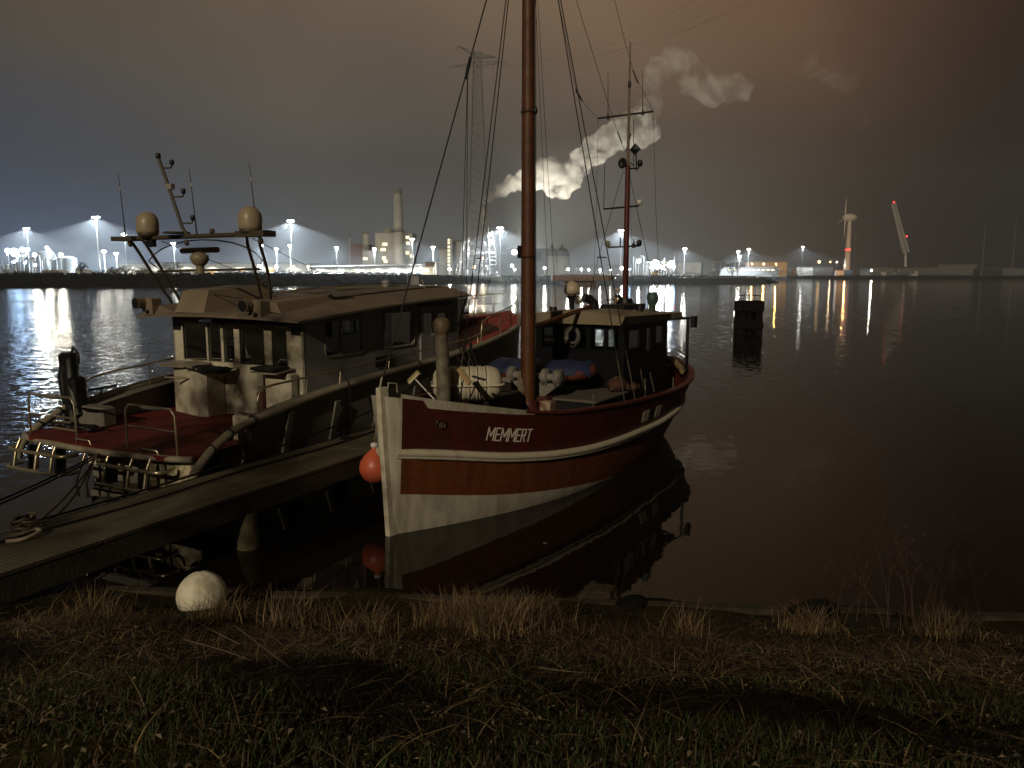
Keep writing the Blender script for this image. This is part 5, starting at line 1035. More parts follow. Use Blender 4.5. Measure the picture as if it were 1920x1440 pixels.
b = MB(MF); b.prism([(11.6, -3.6), (14.3, -3.3), (14.3, -1.9), (11.6, -1.6)], 2.4, 3.12); b.build('foredeck_hatch', m_rdeck, launch)
# the fat rubbing tube, curling down round the stern quarter
for side in (1, -1):
    vv = lambda u, o=0: lv(u, side) + side * o
    pts = [(-.42, vv(0, .03), .72), (-.30, vv(0, .05), 1.0), (0.0, vv(0, .06), 1.27), (.3, vv(0, .05), 1.45), (.7, vv(0, .04), 1.62), (1.2, vv(1, .03), 1.72)] + [(u, vv(u, .02), shz(u)) for u in [1.8 + .6 * i for i in range(26)]]
    b = MB(MF); b.tube(smooth_pts(pts, 3), .085, 12); b.build('rubbing_tube', m_tubeg, launch)
    for q in ((.55, 1.56), (1.15, 1.71), (.1, 1.33)): b = MB(MF); b.tube([(q[0], vv(q[0], .04) + .11 * math.cos(a), q[1] + .11 * math.sin(a)) for a in [i * math.pi / 5 for i in range(10)]], .022, 5, closed=True); b.build('lashing', m_blk, launch)
b = MB(MF); st = [(-.25, lv(0, 1) - .05, 1.22), (-.42, -.6, 1.22), (-.52, -1.6, 1.21), (-.56, -2.6, 1.2), (-.52, -3.6, 1.2), (-.42, -4.6, 1.2), (-.25, -5.15, 1.2), (.1, -5.28, 1.22)]
b.tube(smooth_pts(st, 4), .062, 10); b.build('stern_tube', m_tubeg, launch)
b = MB(MF); b.prism([(-.5, -4.6), (-.5, -.6), (-.2, -.1), (.0, -.05), (.0, -5.1), (-.2, -5.1)], 1.19, 1.275); b.build('stern_platform', m_rdeck, launch)
# tubular stern guards (two cages of rounded bars)
def guard(v0, v1):
    g = []
    for z, o in ((.98, -.60), (.62, -.68)):
        pts = [(-.3, v1, z), (o + .15, v1, z), (o, v1 - .12, z), (o - .02, (v0 + v1) / 2, z), (o, v0 + .12, z), (o + .15, v0, z), (-.3, v0, z)]
        b = MB(MF); b.tube(smooth_pts(pts, 3), .042, 8); b.build('guard_bar', m_rail, launch)
    for v in (v0 + .32, (v0 + v1) / 2 + .1, v1 - .32): b = MB(MF); b.tube([(-.5, v, 1.2), (-.61, v, .98), (-.69, v, .60)], .035, 6); b.build('guard_upright', m_rail, launch)
guard(-5.2, -3.35); guard(-2.35, -.55)
for v in (-4.5, -3.6, -2.0, -1.1): b = MB(MF); b.box((-.50, v, .86), (.2, .07, .5), ry=.1); b.build('guard_bracket', m_blk, launch)
for v in (-2.9, -.95):
    b = MB(MF); b.tube([(-.42, v - .22, 1.2), (-.45, v - .2, 1.36), (-.45, v + .2, 1.36), (-.42, v + .24, 1.2)], .018, 6); b.build('grab_handle', m_rail, launch)
b = MB(MF); b.tube([(-.5, -2.75, 1.15), (-.75, -2.75, .6), (-.72, -2.75, .3)], .025, 6); b.tube([(-.5, -2.45, 1.15), (-.75, -2.45, .6), (-.72, -2.45, .3)], .025, 6); b.build('stern_ladder', m_rail, launch)
# low exhaust / floating white fender seen under the stern
b = MB(MF); b.lathe((-.55, -1.95, .05), [(0, -.5), (.2, -.45), (.26, -.3), (.26, .5), (.2, .62), (0, .66)], 18, axis='Y'); b.build('stern_float', mat('float_white', (.35, .36, .32), .5), launch)
# stern pushpit frames
for v0, v1, nm in ((-4.85, -3.3, 'pushpit_frame'), (-1.78, -.38, 'pushpit_frame')):
    b = MB(MF); z0 = 1.27; zt_ = 2.14; u_ = -.3
    b.tube([(u_, v0, z0), (u_, v0 + .02, zt_ - .12), (u_, v0 + .12, zt_), (u_, v1 - .12, zt_), (u_, v1 - .02, zt_ - .12), (u_, v1, z0)], .022, 8); b.tube([(u_, v0 + .02, 1.72), (u_, v1 - .02, 1.72)], .017, 6); f = b.build(nm, m_rail, launch)
    b = MB(MF); b.tube([(u_, v0 + .4, zt_), (u_, v0 + .6, zt_ - .02), (u_, v0 + .9, zt_ - .02), (u_, v0 + 1.1, zt_)], [.03, .045, .04, .03], 8); b.build('rolled_cloth', mat('grey_cloth', (.16, .15, .13), .9), f)
# side rails
def railing(pts, posts, h=None, name='side_rail', r=.024):
    b = MB(MF); b.tube(pts, r, 8); b.build(name, m_rail, launch)
    for p, q in posts: b = MB(MF); b.tube([p, q], .018, 6); b.build('rail_post', m_rail, launch)
railing(smooth_pts([(1.45, -.12, 1.8), (1.5, -.12, 2.15), (1.72, -.12, 2.31), (2.6, -.12, 2.36), (4.1, -.12, 2.42), (7.2, -.12, 2.55), (10.4, -.2, 2.72), (11.2, -.28, 2.9)], 3), [((4.0, -.1, 1.98 + .05), (4.08, -.12, 2.42)), ((2.9, -.12, 1.93), (2.95, -.12, 2.37)), ((5.9, -.1, 2.14), (6.0, -.12, 2.5)), ((8.5, -.1, 2.25), (8.6, -.14, 2.62)), ((10.6, -.15, 2.4), (10.7, -.22, 2.75))])
railing(smooth_pts([(1.0, -5.0, 1.62), (1.1, -5.0, 2.05), (1.3, -5.0, 2.28), (2.8, -5.0, 2.44), (3.6, -5.0, 2.5), (6, -5.0, 2.55)], 3), [((2.75, -5.0, 1.9), (2.8, -5.0, 2.44)), ((4.6, -5.0, 2.0), (4.6, -5.0, 2.5))])
railing(smooth_pts([(2.4, -4.0, 2.2), (2.8, -3.5, 2.15), (3.0, -3.15, 1.95), (3.05, -3.1, 1.35)], 3), [], name='grab_rail')
# bow rails
for side in (1, -1):
    pts = [(10.9, lv(10.9, side) - side * .12, shz(10.9) + .05), (10.95, lv(10.9, side) - side * .12, shz(11) + .55), (11.2, lv(11.2, side) - side * .12, shz(11.2) + .68)] + [(u, lv(u, side) - side * .1, shz(u) + .78) for u in (12.2, 13.4, 14.6, 15.8, 16.8, 17.3)]
    railing(smooth_pts(pts, 3), [((u, lv(u, side) - side * .06, shz(u)), (u, lv(u, side) - side * .1, shz(u) + .78)) for u in (12.4, 13.6, 14.8, 16.0, 17.0)], name='bow_rail')
    railing([(u, lv(u, side) - side * .08, shz(u) + .4) for u in (11, 12.2, 13.4, 14.6, 15.8, 17.2)], [], name='bow_rail', r=.012)
b = MB(MF); b.tube([(11.8, -4.4, 3.0), (11.85, -4.4, 3.55), (12.0, -4.3, 3.62), (15.6, -3.4, 3.85), (15.9, -3.3, 3.7), (15.9, -3.3, 3.1)], .022, 6); b.build('foredeck_rail', m_rail, launch)
for u, v in ((13.2, -3.6), (14.9, -2.2), (12.4, -1.2)): b = MB(MF); b.tube([(u, v, 2.85), (u, v, 3.05), (u + .7, v, 3.1), (u + .75, v, 2.9)], .018, 6); b.build('deck_handle', m_rail, launch)
b = MB(MF); b.tube([(14.4, -3.1, 3.2), (14.4, -2.7, 3.22)], .05, 8); b.cyl((14.4, -2.9, 2.95), (14.4, -2.9, 3.22), .05); b.build('cleat', m_blk, launch)
b = MB(MF); b.tube([(1.5, -5.05, 1.83), (1.5, -5.05, 1.96)], .03); b.tube([(1.2, -5.05, 1.98), (1.9, -5.05, 2.0)], .028); b.build('cleat', m_blk, launch)
# cabin
CU0, CU1, CV0, CV1 = 3.3, 10.0, -4.72, -.5
zr = lambda u: lerp([(2, 3.50), (2.8, 3.55), (5.7, 3.76), (9.2, 3.92), (11, 3.95)], u)
def lwall(v, side, wins, name):
    """side wall with window openings; slanted top following the roof"""
    b = MB(MF); th = -.06 * side; us_ = sorted({CU0, CU1} | {w[0] for w in wins} | {w[1] for w in wins})
    for a, c in zip(us_, us_[1:]):
        w = next((w for w in wins if w[0] <= a + 1e-6 and w[1] >= c - 1e-6), None)
        spans = [(1.28, None)] if not w else [(1.28, w[2]), (w[3], None)]
        for lo, hi in spans:
            vs = [(a, v, lo), (c, v, lo), (c, v, hi if hi else zr(c)), (a, v, hi if hi else zr(a))]; b.add(vs + [(p[0], p[1] + th, p[2]) for p in vs], [(0, 1, 2, 3), (7, 6, 5, 4), (0, 4, 5, 1), (3, 2, 6, 7), (0, 3, 7, 4), (1, 5, 6, 2)])
    b.build(name, m_side, launch)
    for w in wins:
        if w[4]: 
            f = MB(MF); m_ = .02; pts = []
            for (cx, cz, a0) in ((w[1] - .09, w[3] - .09, 0), (w[0] + .09, w[3] - .09, 90), (w[0] + .09, w[2] + .09, 180), (w[1] - .09, w[2] + .09, 270)):
                for k in range(4): a = R(a0 + 30 * k); pts.append((cx + .13 * math.cos(a), v + side * .01, cz + .13 * math.sin(a)))
            f.tube(pts, .018, 6, closed=True); fo = f.build('window', m_tubeg, launch)
            p = MB(MF); p.quad((w[0], v - side * .02, w[2]), (w[1], v - side * .02, w[2]), (w[1], v - side * .02, w[3]), (w[0], v - side * .02, w[3])); p.build('pane', m_pane, fo)
            if w[4] == 2: q = MB(MF); q.box(((w[0] + w[1]) / 2 - .1, v - side * .005, (w[2] + w[3]) / 2), (.035, .03, w[3] - w[2])); q.build('sliding_bar', m_tubeg, fo)
SWIN = [(4.05, 5.36, 2.72, 3.5, 2), (6.3, 7.62, 2.74, 3.6, 1), (8.05, 8.62, 2.95, 3.55, 0), (8.85, 9.35, 3.0, 3.5, 1)]
lwall(CV1, 1, SWIN, 'cabin_side'); lwall(CV0, -1, [(4.05, 5.4, 2.75, 3.45, 1), (6.2, 7.6, 2.75, 3.6, 1), (8.3, 9.4, 2.85, 3.55, 1)], 'cabin_side')
b = MB(MF); b.box((8.55, CV1 + .03, 2.75), (1.3, .04, 1.9)); b.tube([(7.9, CV1 + .03, 1.9), (7.9, CV1 + .03, 3.74), (9.5, CV1 + .03, 3.8), (9.5, CV1 + .03, 2.0)], .03, 6, smooth=False)
# side door with inset window
b = MB(MF)
for a, c, lo, hi in ((7.92, 8.06, 1.9, 3.72), (8.06, 8.6, 1.9, 2.9), (8.06, 8.6, 3.52, 3.72), (8.6, 8.7, 1.9, 3.72)): b.box(((a + c) / 2, CV1 + .03, (lo + hi) / 2), (c - a, .05, hi - lo))
dr = b.build('side_door', m_side, launch); b = MB(MF); b.quad((8.06, CV1 + .01, 2.9), (8.6, CV1 + .01, 2.9), (8.6, CV1 + .01, 3.52), (8.06, CV1 + .01, 3.52)); b.build('pane', m_pane, dr); b = MB(MF); b.box((8.62, CV1 + .08, 2.75), (.05, .05, .16)); b.build('handle', m_blk, dr)
b = MB(MF); b.box((8.7, CV1 + .04, 3.76), (1.7, .07, .05)); b.build('door_gutter', m_blk, launch)
b = MB(MF)
for k in range(5): b.box((6.25, CV1 + .02, 2.28 + .055 * k), (.75, .03, .02))
b.build('vent_grille', m_blk, launch)
# slanted wheelhouse front
b = MB(MF); zf0, zf1 = 2.95, 3.9; 
for a, c in ((CV0, CV0 + .1), (-3.4, -3.3), (-1.9, -1.8), (CV1 - .1, CV1)): b.add([(10.0, a, zf0), (10.0, c, zf0), (10.55, c, zf1), (10.55, a, zf1), (9.94, a, zf0), (9.94, c, zf0), (10.49, c, zf1), (10.49, a, zf1)], [(0, 1, 2, 3), (7, 6, 5, 4), (0, 3, 7, 4), (1, 5, 6, 2)])
b.box((9.98, (CV0 + CV1) / 2, 2.1), (.06, CV1 - CV0, 1.75)); b.build('wheelhouse_front', m_side, launch)
b = MB(MF); b.quad((10.0, CV0, zf0), (10.0, CV1, zf0), (10.52, CV1, zf1), (10.52, CV0, zf1)); b.build('windscreen', m_pane, launch)
b = MB(MF); b.add([(9.5, CV1, 2.0), (10.0, CV1, 2.0), (10.0, CV1, zf0), (9.85, CV1, zf0), (9.6, CV1, 3.88), (9.5, CV1, 3.88)], [(0, 1, 2, 3, 4, 5)]); b.build('corner_panel', m_side, launch)
b = MB(MF); b.quad((9.9, CV1 - .01, zf0), (10.05, CV1 - .01, zf0), (10.5, CV1 - .01, 3.88), (9.72, CV1 - .01, 3.88)); b.build('quarter_window', m_pane, launch)
b = MB(MF); b.tube([(10.0, CV1, zf0), (10.52, CV1, 3.88)], .035, 6); b.build('windscreen_pillar', m_tubeg, launch)
# stern wall: windows left and right of a door
sternwins = [(.35, 1.17, 2.52, 3.42), (1.20, 1.66, 2.52, 3.42), (1.72, 2.1, 2.52, 3.42), (2.25, 3.05, 2.5, 3.42), (3.26, 3.74, 2.5, 3.44)]
wall_with_windows(MF, launch, (CU0, CV0, 0), (0, 1, 0), CV1 - CV0, 1.28, 3.46, sternwins, .06, m_stern, 'cabin_stern')
for i, w in enumerate(sternwins): pane(MF, launch, (CU0, CV0, 0), (0, 1, 0), w[0], w[1], w[2], w[3], .06, m_stern, .016)
b = MB(MF); b.box((CU0 - .035, -2.14, 1.98), (.05, .82, 1.05), bev=.01); d_ = b.build('stern_door', mat('door_cream', (.60, .57, .46), .5, c2=(.5, .46, .35), scale=2), launch); b = MB(MF); b.box((CU0 - .085, -1.82, 2.35), (.05, .14, .03)); b.build('handle', m_blk, d_)
b = MB(MF); b.box((CU0 - .08, -2.14, 1.43), (.12, .84, .14), bev=.02); b.build('door_step', m_stern, launch)
b = MB(MF)                                     # angled locker box left of the door
b.prism([(CU0 - .04, -4.45), (CU0 - .35, -4.35), (CU0 - .62, -3.25), (CU0 - .55, -3.0), (CU0 - .04, -3.0)], 1.28, 2.42); b.build('stern_locker', m_stern, launch)
b = MB(MF); b.box((CU0 - .17, -1.05, 1.85), (.25, .78, 1.1), bev=.03); b.build('stern_cabinet', m_stern, launch)
for v0, v1 in ((-4.6, -3.4), (-1.55, -.75)):
    b = MB(MF); b.slab((CU0 - .62, v0, 2.44), (CU0 - .62, v1, 2.44), (CU0 - .04, v1, 2.5), (CU0 - .04, v0, 2.5), .03); b.build('shelf', m_tubeg, launch)
b = MB(MF); rws = [[(CU0 - .75 + .1 * i, v, 2.38 + .10 * math.sin(i * 1.3 + v * 5) * .5 + .08 * (1 - abs(i - 3) / 3)) for v in [-3.6 + .1 * k for k in range(13)]] for i in range(7)]; b.grid(rws); 
for k in range(5): b.ball((CU0 - .45, -3.35 + .2 * k, 2.4), .13, (1.6, 1.1, .7), 10, 6)
b.build('black_tarp', mat('black_tarp', (.006, .006, .006), .7, bump=.6, bscale=15), launch)
b = MB(MF); b.box((CU0 - .4, -1.15, 2.52), (.55, .7, .07), bev=.02); b.build('black_tarp', mat('black_tarp', ()), launch)
b = MB(MF); b.cyl((CU0 - .14, -1.72, 1.35), (CU0 - .14, -1.72, 1.9), .09, n=14); b.tube([(CU0 - .14, -1.79, 1.9), (CU0 - .14, -1.77, 2.03), (CU0 - .14, -1.67, 2.03), (CU0 - .14, -1.65, 1.9)], .012, 5); b.build('extinguisher', mat('ext_red', (.14, .06, .04), .5), launch)
for v, z in ((CV0 + .17, 3.34), (CV1 - .2, 3.34)): b = MB(MF); b.box((CU0 - .02, v, z), (.03, .26, .17)); b.build('dark_sign', m_blk, launch)
b = MB(MF)
for v0, v1 in ((-3.52, -3.06), (-3.0, -2.62)): b.box((CU0 + .085, (v0 + v1) / 2, 2.97), (.02, v1 - v0, .95))
b.build('curtain', mat('pale_curtain', (.62, .70, .66), .8), launch)
# interior hints: seat backs, console
b = MB(MF); b.box((7.0, -2.4, 2.3), (.5, 2.0, .9), bev=.05); b.box((9.3, -2.6, 2.4), (.7, 2.6, .9), bev=.05); b.box((6.6, -1.6, 2.75), (.3, .5, .7), bev=.08); b.build('seats', mat('interior_dark', (.02, .02, .022), .8), launch)
b = MB(MF); b.quad((3.4, CV0 + .1, 1.3), (9.9, CV0 + .1, 1.3), (9.9, CV1 - .1, 1.3), (3.4, CV1 - .1, 1.3)); b.build('cabin_floor', mat('interior_dark', ()), launch)
b = MB(MF); b.box((5.6, -2.6, 2.3), (.06, 4.0, 2.2)); b.build('cabin_partition', mat('interior_dark', ()), launch)
# roof
RU0, RU1, RV0, RV1 = 2.72, 11.1, -5.25, -.18
b = MB(MF); cb = lambda v: .10 * (1 - ((v + 2.7) / 2.6) ** 2)
lowr = [(RU0 + .0, RV0), (RU0 + .0, -4.2), (RU0 - .1, -2.7), (RU0 - .06, -1.3), (RU0 + .08, RV1), (5.7, RV1), (8.5, RV1), (10.4, RV1 - .05), (11.15, RV1 - .75), (11.3, -2.7), (11.15, RV0 + .75), (10.4, RV0 + .05), (8.5, RV0), (5.7, RV0)]
upr = [(RU0 + .2, RV0 + .6), (RU0 + .12, -4.1), (RU0 + .05, -2.7), (RU0 + .1, -1.5), (RU0 + .45, RV1 - .75), (5.7, RV1 - .7), (8.5, RV1 - .7), (10.1, RV1 - .75), (10.6, RV1 - 1.2), (10.7, -2.7), (10.6, RV0 + 1.2), (10.1, RV0 + .75), (8.5, RV0 + .7), (5.7, RV0 + .7)]
L0 = [(u, v, zr(u) - .0 + cb(v)) for u, v in lowr]; L1 = [(u, v, zr(u) + .05 + cb(v)) for u, v in lowr]; L2 = [(u, v, zr(u) + (.24 if 0 < i < 4 else .28) * (1 if i > 4 or i == 0 else .6) + cb(v) * .5) for i, (u, v) in enumerate(upr)]
n_ = len(L0); vs = L0 + L1 + L2; fs = [(i, (i + 1) % n_, n_ + (i + 1) % n_, n_ + i) for i in range(n_)] + [(n_ + i, n_ + (i + 1) % n_, 2 * n_ + (i + 1) % n_, 2 * n_ + i) for i in range(n_)] + [tuple(range(2 * n_, 3 * n_)), tuple(range(n_ - 1, -1, -1))]
b.add(vs, fs); roof = b.build('roof', m_roof, launch)
zt_r = lambda u: zr(u) + .30
for i, (u0, v0) in enumerate([(u, v) for u in (5.1, 6.75, 8.4) for v in (-4.3, -2.6)]):
    b = MB(MF); b.add([(u0, v0, zt_r(u0) + .02), (u0 + 1.55, v0, zt_r(u0 + 1.55) + .02), (u0 + 1.55, v0 + 1.55, zt_r(u0 + 1.55) + .02), (u0, v0 + 1.55, zt_r(u0) + .02)], [(0, 1, 2, 3)]); b.build('solar_panel', mat('solar_dark', (.035, .026, .02), .35), roof)
    b = MB(MF); b.tube([(u0, v0, zt_r(u0) + .03), (u0 + 1.55, v0, zt_r(u0 + 1.55) + .03), (u0 + 1.55, v0 + 1.55, zt_r(u0 + 1.55) + .03), (u0, v0 + 1.55, zt_r(u0) + .03)], .018, 4, closed=True, smooth=False); b.build('panel_frame', m_rail, roof)
for v_, z_ in ((-2.57, 2.0), (-1.72, 2.0), (-.98, 2.0)): b = MB(MF); b.box((CU0 - .01, v_, z_), (.015, .018, 1.3)); b.build('panel_seam', m_blk, launch)
for k in range(3): b = MB(MF); b.cyl((CU0 - .07, -2.5, 1.7 + .32 * k), (CU0 - .07, -2.5, 1.8 + .32 * k), .02, n=8); b.build('hinge', m_rail, launch)
# roof boxes
b = MB(MF); z = 3.72; b.add([(2.75, -3.95, z), (2.75, -2.98, z), (4.9, -2.75, z + .18), (4.9, -4.0, z + .18), (3.0, -3.88, z + .52), (3.0, -3.05, z + .52), (4.6, -2.85, z + .62), (4.6, -3.9, z + .62)], [(0, 1, 5, 4), (1, 2, 6, 5), (2, 3, 7, 6), (3, 0, 4, 7), (4, 5, 6, 7), (3, 2, 1, 0)]); b.build('roof_locker', mat('locker_beige', (.25, .20, .14), .55, c2=(.20, .16, .11), scale=1), launch)
for v in (-1.35, -4.85):
    b = MB(MF); b.box((2.85, v, 3.83), (.32, .36, .42), bev=.03); blk = b.build('horn_block', mat('locker_beige', ()), launch)
    b = MB(MF); b.tube([(2.95, v - .08, 3.93), (2.62, v - .12, 3.92), (2.5, v - .12, 3.92)], [.12, .13, .14], 16); b.build('searchlight', mat('horn_metal', (.18, .14, .1), .4), launch)
    b = MB(MF); b.lathe((2.485, v - .125, 3.92), [(.125, 0), (.09, .01), (0, .02)], 16, axis='X'); b.build('searchlight_glass', m_blk, launch)
    b = MB(MF); b.ball((2.66, v + .06, 3.72), .05); b.build('small_lamp', m_blk, launch)
b = MB(MF); b.add([(3.0, -1.15, 3.78), (3.0, -.85, 3.74), (5.0, -.9, 3.92), (5.0, -2.1, 3.96), (3.0, -1.75, 3.82), (3.0, -1.15, 4.0), (3.0, -.98, 3.98), (4.9, -1.0, 4.12), (4.9, -2.0, 4.14), (3.0, -1.75, 4.02)], [(0, 1, 6, 5), (1, 2, 7, 6), (2, 3, 8, 7), (3, 4, 9, 8), (4, 0, 5, 9), (5, 6, 7, 8, 9)]); b.build('side_locker', mat('locker_beige', ()), launch)
b = MB(MF); b.lathe((9.3, -2.6, zt_r(9.3)), [(.12, 0), (.14, .18), (.06, .22)], 12); b.build('roof_light', m_side, launch)
b = MB(MF); b.tube([(9.0, -1.6, zt_r(9) - .05), (9.0, -1.6, zt_r(9) + .33)], .02, 6); b.box((9.05, -1.35, zt_r(9) + .22), (.1, .3, .25)); b.tube([(9.0, -1.0, zt_r(9) - .05), (9.0, -1.1, zt_r(9) + .25)], .02, 6); b.build('roof_bracket', m_side, launch)
# radar arch
m_arch = mat('arch_dark', (.07, .055, .035), .5)
for v in (-4.72, -4.30, -1.06, -.70):
    vb = -4.65 if v == -4.72 else (-4.25 if v == -4.30 else v + (-.85 if v == -1.06 else -.72))
    b = MB(MF); b.tube(smooth_pts([(3.55, (-4.95 if v == -4.72 else -4.6 if v == -4.30 else -1.92 if v == -1.06 else -1.68), 3.85), (3.0, (v - .12 if v < -3 else v - .45), 4.5), (2.45, v - .02 if v < -3 else v - .12, 5.2), (2.32, v, 5.36), (2.2, v + .1, 5.40)], 3), .035, 8); b.build('arch_leg', m_arch, launch)
for v0 in (-4.82, -1.75):
    b = MB(MF)
    for z, u, dv in ((4.15, 3.3, .05), (4.42, 3.08, .15)): b.tube([(u, v0 + dv + (.0 if v0 < -3 else .1), z), (u, v0 + dv + .36, z + .06)], .018, 6)
    b.build('arch_rung', m_arch, launch)
b = MB(MF); b.tube([(2.85, -4.55, 4.68), (2.85, -1.25, 4.72)], .028, 8); b.build('arch_crossbar', m_arch, launch)
b = MB(MF); b.tube([(2.22, -4.95, 5.42), (2.22, -.38, 5.44)], .05, 8); b.box((2.22, -4.72, 5.42), (.35, .7, .10)); b.box((2.22, -.72, 5.44), (.35, .8, .12)); b.build('arch_top', m_arch, launch)
b = MB(MF); b.tube([(2.85, -4.5, 4.72)] + [(2.5, -2.62 + 1.85 * math.cos(a), 4.75 + .62 * math.sin(a)) for a in [math.pi - i * math.pi / 12 for i in range(1, 12)]] + [(2.85, -1.3, 4.74)], .016, 6); b.build('arch_hoop', m_arch, launch)
for v in (-3.98, -.83):
    b = MB(MF); zz = 5.50; b.lathe((2.2, v, zz), [(.0, -.03), (.2, -.02), (.245, .06), (.25, .12), (.25, .26), (.225, .37), (.16, .46), (.08, .50), (0, .51)], 22); dm = b.build('satellite_dome', mat('dome_beige', (.36, .29, .20), .38), launch)
    b = MB(MF); b.lathe((2.2, v, zz - .06), [(.13, -.02), (.2, .02), (.235, .10), (.0, .1)], 22); b.build('dome_base', m_arch, dm)
b = MB(MF); b.cyl((2.85, -3.12, 4.62), (2.85, -3.12, 4.84), .09, n=14); b.lathe((2.85, -3.12, 4.80), [(.10, 0), (.15, .04), (.21, .14), (.2, .24), (.12, .29), (.05, .32)], 20); b.build('radar_motor', mat('radar_beige', (.25, .21, .14), .5), launch)
b = MB(MF); b.tube([(2.85, -3.72, 5.15), (2.85, -3.70, 5.15), (2.85, -2.52, 5.16), (2.85, -2.5, 5.16)], [.04, .065, .065, .04], 12); b.build('radar_scanner', mat('radar_beige', ()), launch)
b = MB(MF); b.tube([(2.2, -2.7, 5.44), (2.2, -2.86, 5.62), (2.2, -3.30, 6.72), (2.2, -3.49, 7.16)], .038, 10); b.build('light_mast', m_arch, launch)
for v, z, l_ in ((-3.40, 6.93, .33), (-3.12, 6.30, .36), (-2.88, 5.72, .36)):
    b = MB(MF); b.tube([(2.2, v, z), (2.2, v + l_ - .05, z - .01), (2.2, v + l_, z + .03), (2.2, v + l_, z + .08)], .018, 6); b.build('lamp_arm', m_arch, launch); b = MB(MF); b.lathe((2.2, v + l_, z + .05), [(.035, 0), (.05, .02), (.05, .09), (.035, .11)], 12); b.build('mast_lamp', m_blk, launch)
b = MB(MF); b.lathe((2.2, -3.49, 7.14), [(.04, 0), (.055, .02), (.055, .10), (.04, .12)], 12); b.build('mast_lamp', m_blk, launch)
b = MB(MF); b.box((2.2, -3.16, 6.52), (.1, .16, .12)); b.build('mast_box', mat('grey_box', (.3, .28, .25), .5), launch)
for v, z0, z1, dz in ((-4.76, 5.45, 6.9, -.10), (-2.42, 5.45, 6.86, -.12), (-.66, 5.5, 6.88, -.12)):
    b = MB(MF); b.tube([(2.2, v, z0), (2.2, v + dz * .25, z0 + .4), (2.2, v + dz, z1)], [.022, .012, .006], 6); w = b.build('whip_aerial', m_blk, launch); b = MB(MF); b.cyl((2.2, v + dz * .72, z0 + (z1 - z0) * .74), (2.2, v + dz * .77, z0 + (z1 - z0) * .79), .016, n=6); b.build('aerial_band', mat('band_pale', (.6, .45, .35), .4), w)
b = MB(MF); b.lathe((2.2, -3.05, 5.50), [(0, -.01), (.28, 0), (.30, .02), (.25, .04), (0, .05)], 24); b.build('flat_aerial', m_arch, launch)
b = MB(MF); b.lathe((2.2, -1.95, 5.46), [(.03, 0), (.055, .03), (.055, .1), (.03, .12)], 10); b.build('gps_puck', m_arch, launch)
for v in (-4.62, -2.75, -.55): b = MB(MF); b.lathe((2.2, v, 5.36), [(.02, 0), (.05, -.02), (.05, -.1), (.02, -.13)], 10); b.build('deck_lamp', m_arch, launch)
b = MB(MF); b.box((2.2, -3.9, 5.3), (.1, .22, .16)); b.build('loudspeaker', m_blk, launch)
b = MB(MF); b.tube([(2.3, -.9, 5.35), (6.0, -1.5, 4.35), (9.0, -1.6, 4.35)], .008, 5); b.tube([(2.3, -3.7, 5.35), (4.6, -2.2, 4.25)], .008, 5); b.tube([(2.9, -4.5, 4.3), (3.2, -2.2, 4.05)], .01, 5); b.build('arch_cable', m_wire, launch)
# folding deck crane on the port quarter
CRB = MF @ Matrix.Translation((.85, -5.0, 1.28)); b = MB(MF); m_cr = mat('crane_black', (.006, .006, .007), .5)
cr = 'deck_crane'
b.cyl((.85, -5.0, 1.28), (.85, -5.0, 1.7), .28, .22, 12); b.box((.85, -5.0, 2.0), (.34, .4, .7), bev=.05); c_ = b.build('crane_column', m_cr, launch)
b = MB(MF); b.tube([(.85, -5.25, 1.7), (.85, -5.4, 2.3), (.9, -5.3, 2.75)], [.13, .12, .12], 8); b.box((.9, -5.2, 2.72), (.3, .42, .3), bev=.05); b.tube([(.88, -5.12, 2.75), (.8, -5.0, 2.1), (.7, -4.7, 1.5)], [.15, .15, .12], 8); b.build('crane_arm', m_cr, launch)
b = MB(MF); b.tube([(.9, -5.1, 2.85), (.9, -5.02, 2.98), (.9, -4.9, 2.9), (.88, -4.92, 2.6)], .02, 6); b.tube([(.9, -5.15, 2.85), (.9, -5.05, 3.02), (.9, -4.86, 2.88), (.88, -4.9, 2.5)], .016, 6); b.build('crane_hose', m_cr, launch)
b = MB(MF); b.box((.9, -4.4, 1.5), (.35, .9, .44), bev=.04); b.build('crane_locker', m_hgrey, launch)
b = MB(MF)
for i in range(9): b.ball((.3 + .05 * (i % 4), -5.05 + .16 * i, 1.36), .1, (1.4, 1.4, .6), 8, 5)
b.build('coiled_line', m_cr, launch)
b = MB(MF); b.tube([(.1, -4.7, 1.34), (.1, -3.9, 1.34)], .03, 6); b.tube([(.05, -4.6, 1.5), (.05, -4.0, 1.52)], .02, 6); b.build('deck_pipe', m_rail, launch)

# ================================================================== JETTY
m_grate = mat('grating_deck', (.20, .17, .105), .6, c2=(.12, .105, .07), scale=1.5, bump=.3, bscale=30, cwave=(4.5, 4.5, .45))
m_beam = mat('dark_timber', (.06, .045, .028), .85, c2=(.035, .026, .018), scale=4, bump=.4)
jetty = thing('jetty', 'long narrow jetty with grating deck running between the two boats', 'jetty', MF, (0, 1.1, 0))
JU0, JU1, JV0, JV1 = -9.0, 15.0, .40, 1.86
sec = [-9, -6.5, -3.4, -.35, 2.6, 5.6, 8.6, 11.6, 15]
for a, c in zip(sec, sec[1:]):
    b = MB(MF); b.box(((a + c) / 2, (JV0 + JV1) / 2, .975), (c - a - .025, JV1 - JV0, .05)); b.build('deck_section', m_grate, jetty)
for v in (JV0 + .05, JV1 - .06): b = MB(MF); b.box(((JU0 + JU1) / 2, v, .77), (JU1 - JU0, .10, .34)); b.build('side_beam', m_beam, jetty)
b = MB(MF); b.box(((JU0 + JU1) / 2, JV0 - .03, .96), (JU1 - JU0, .05, .09)); b.build('rubbing_strip', m_blackp, jetty)
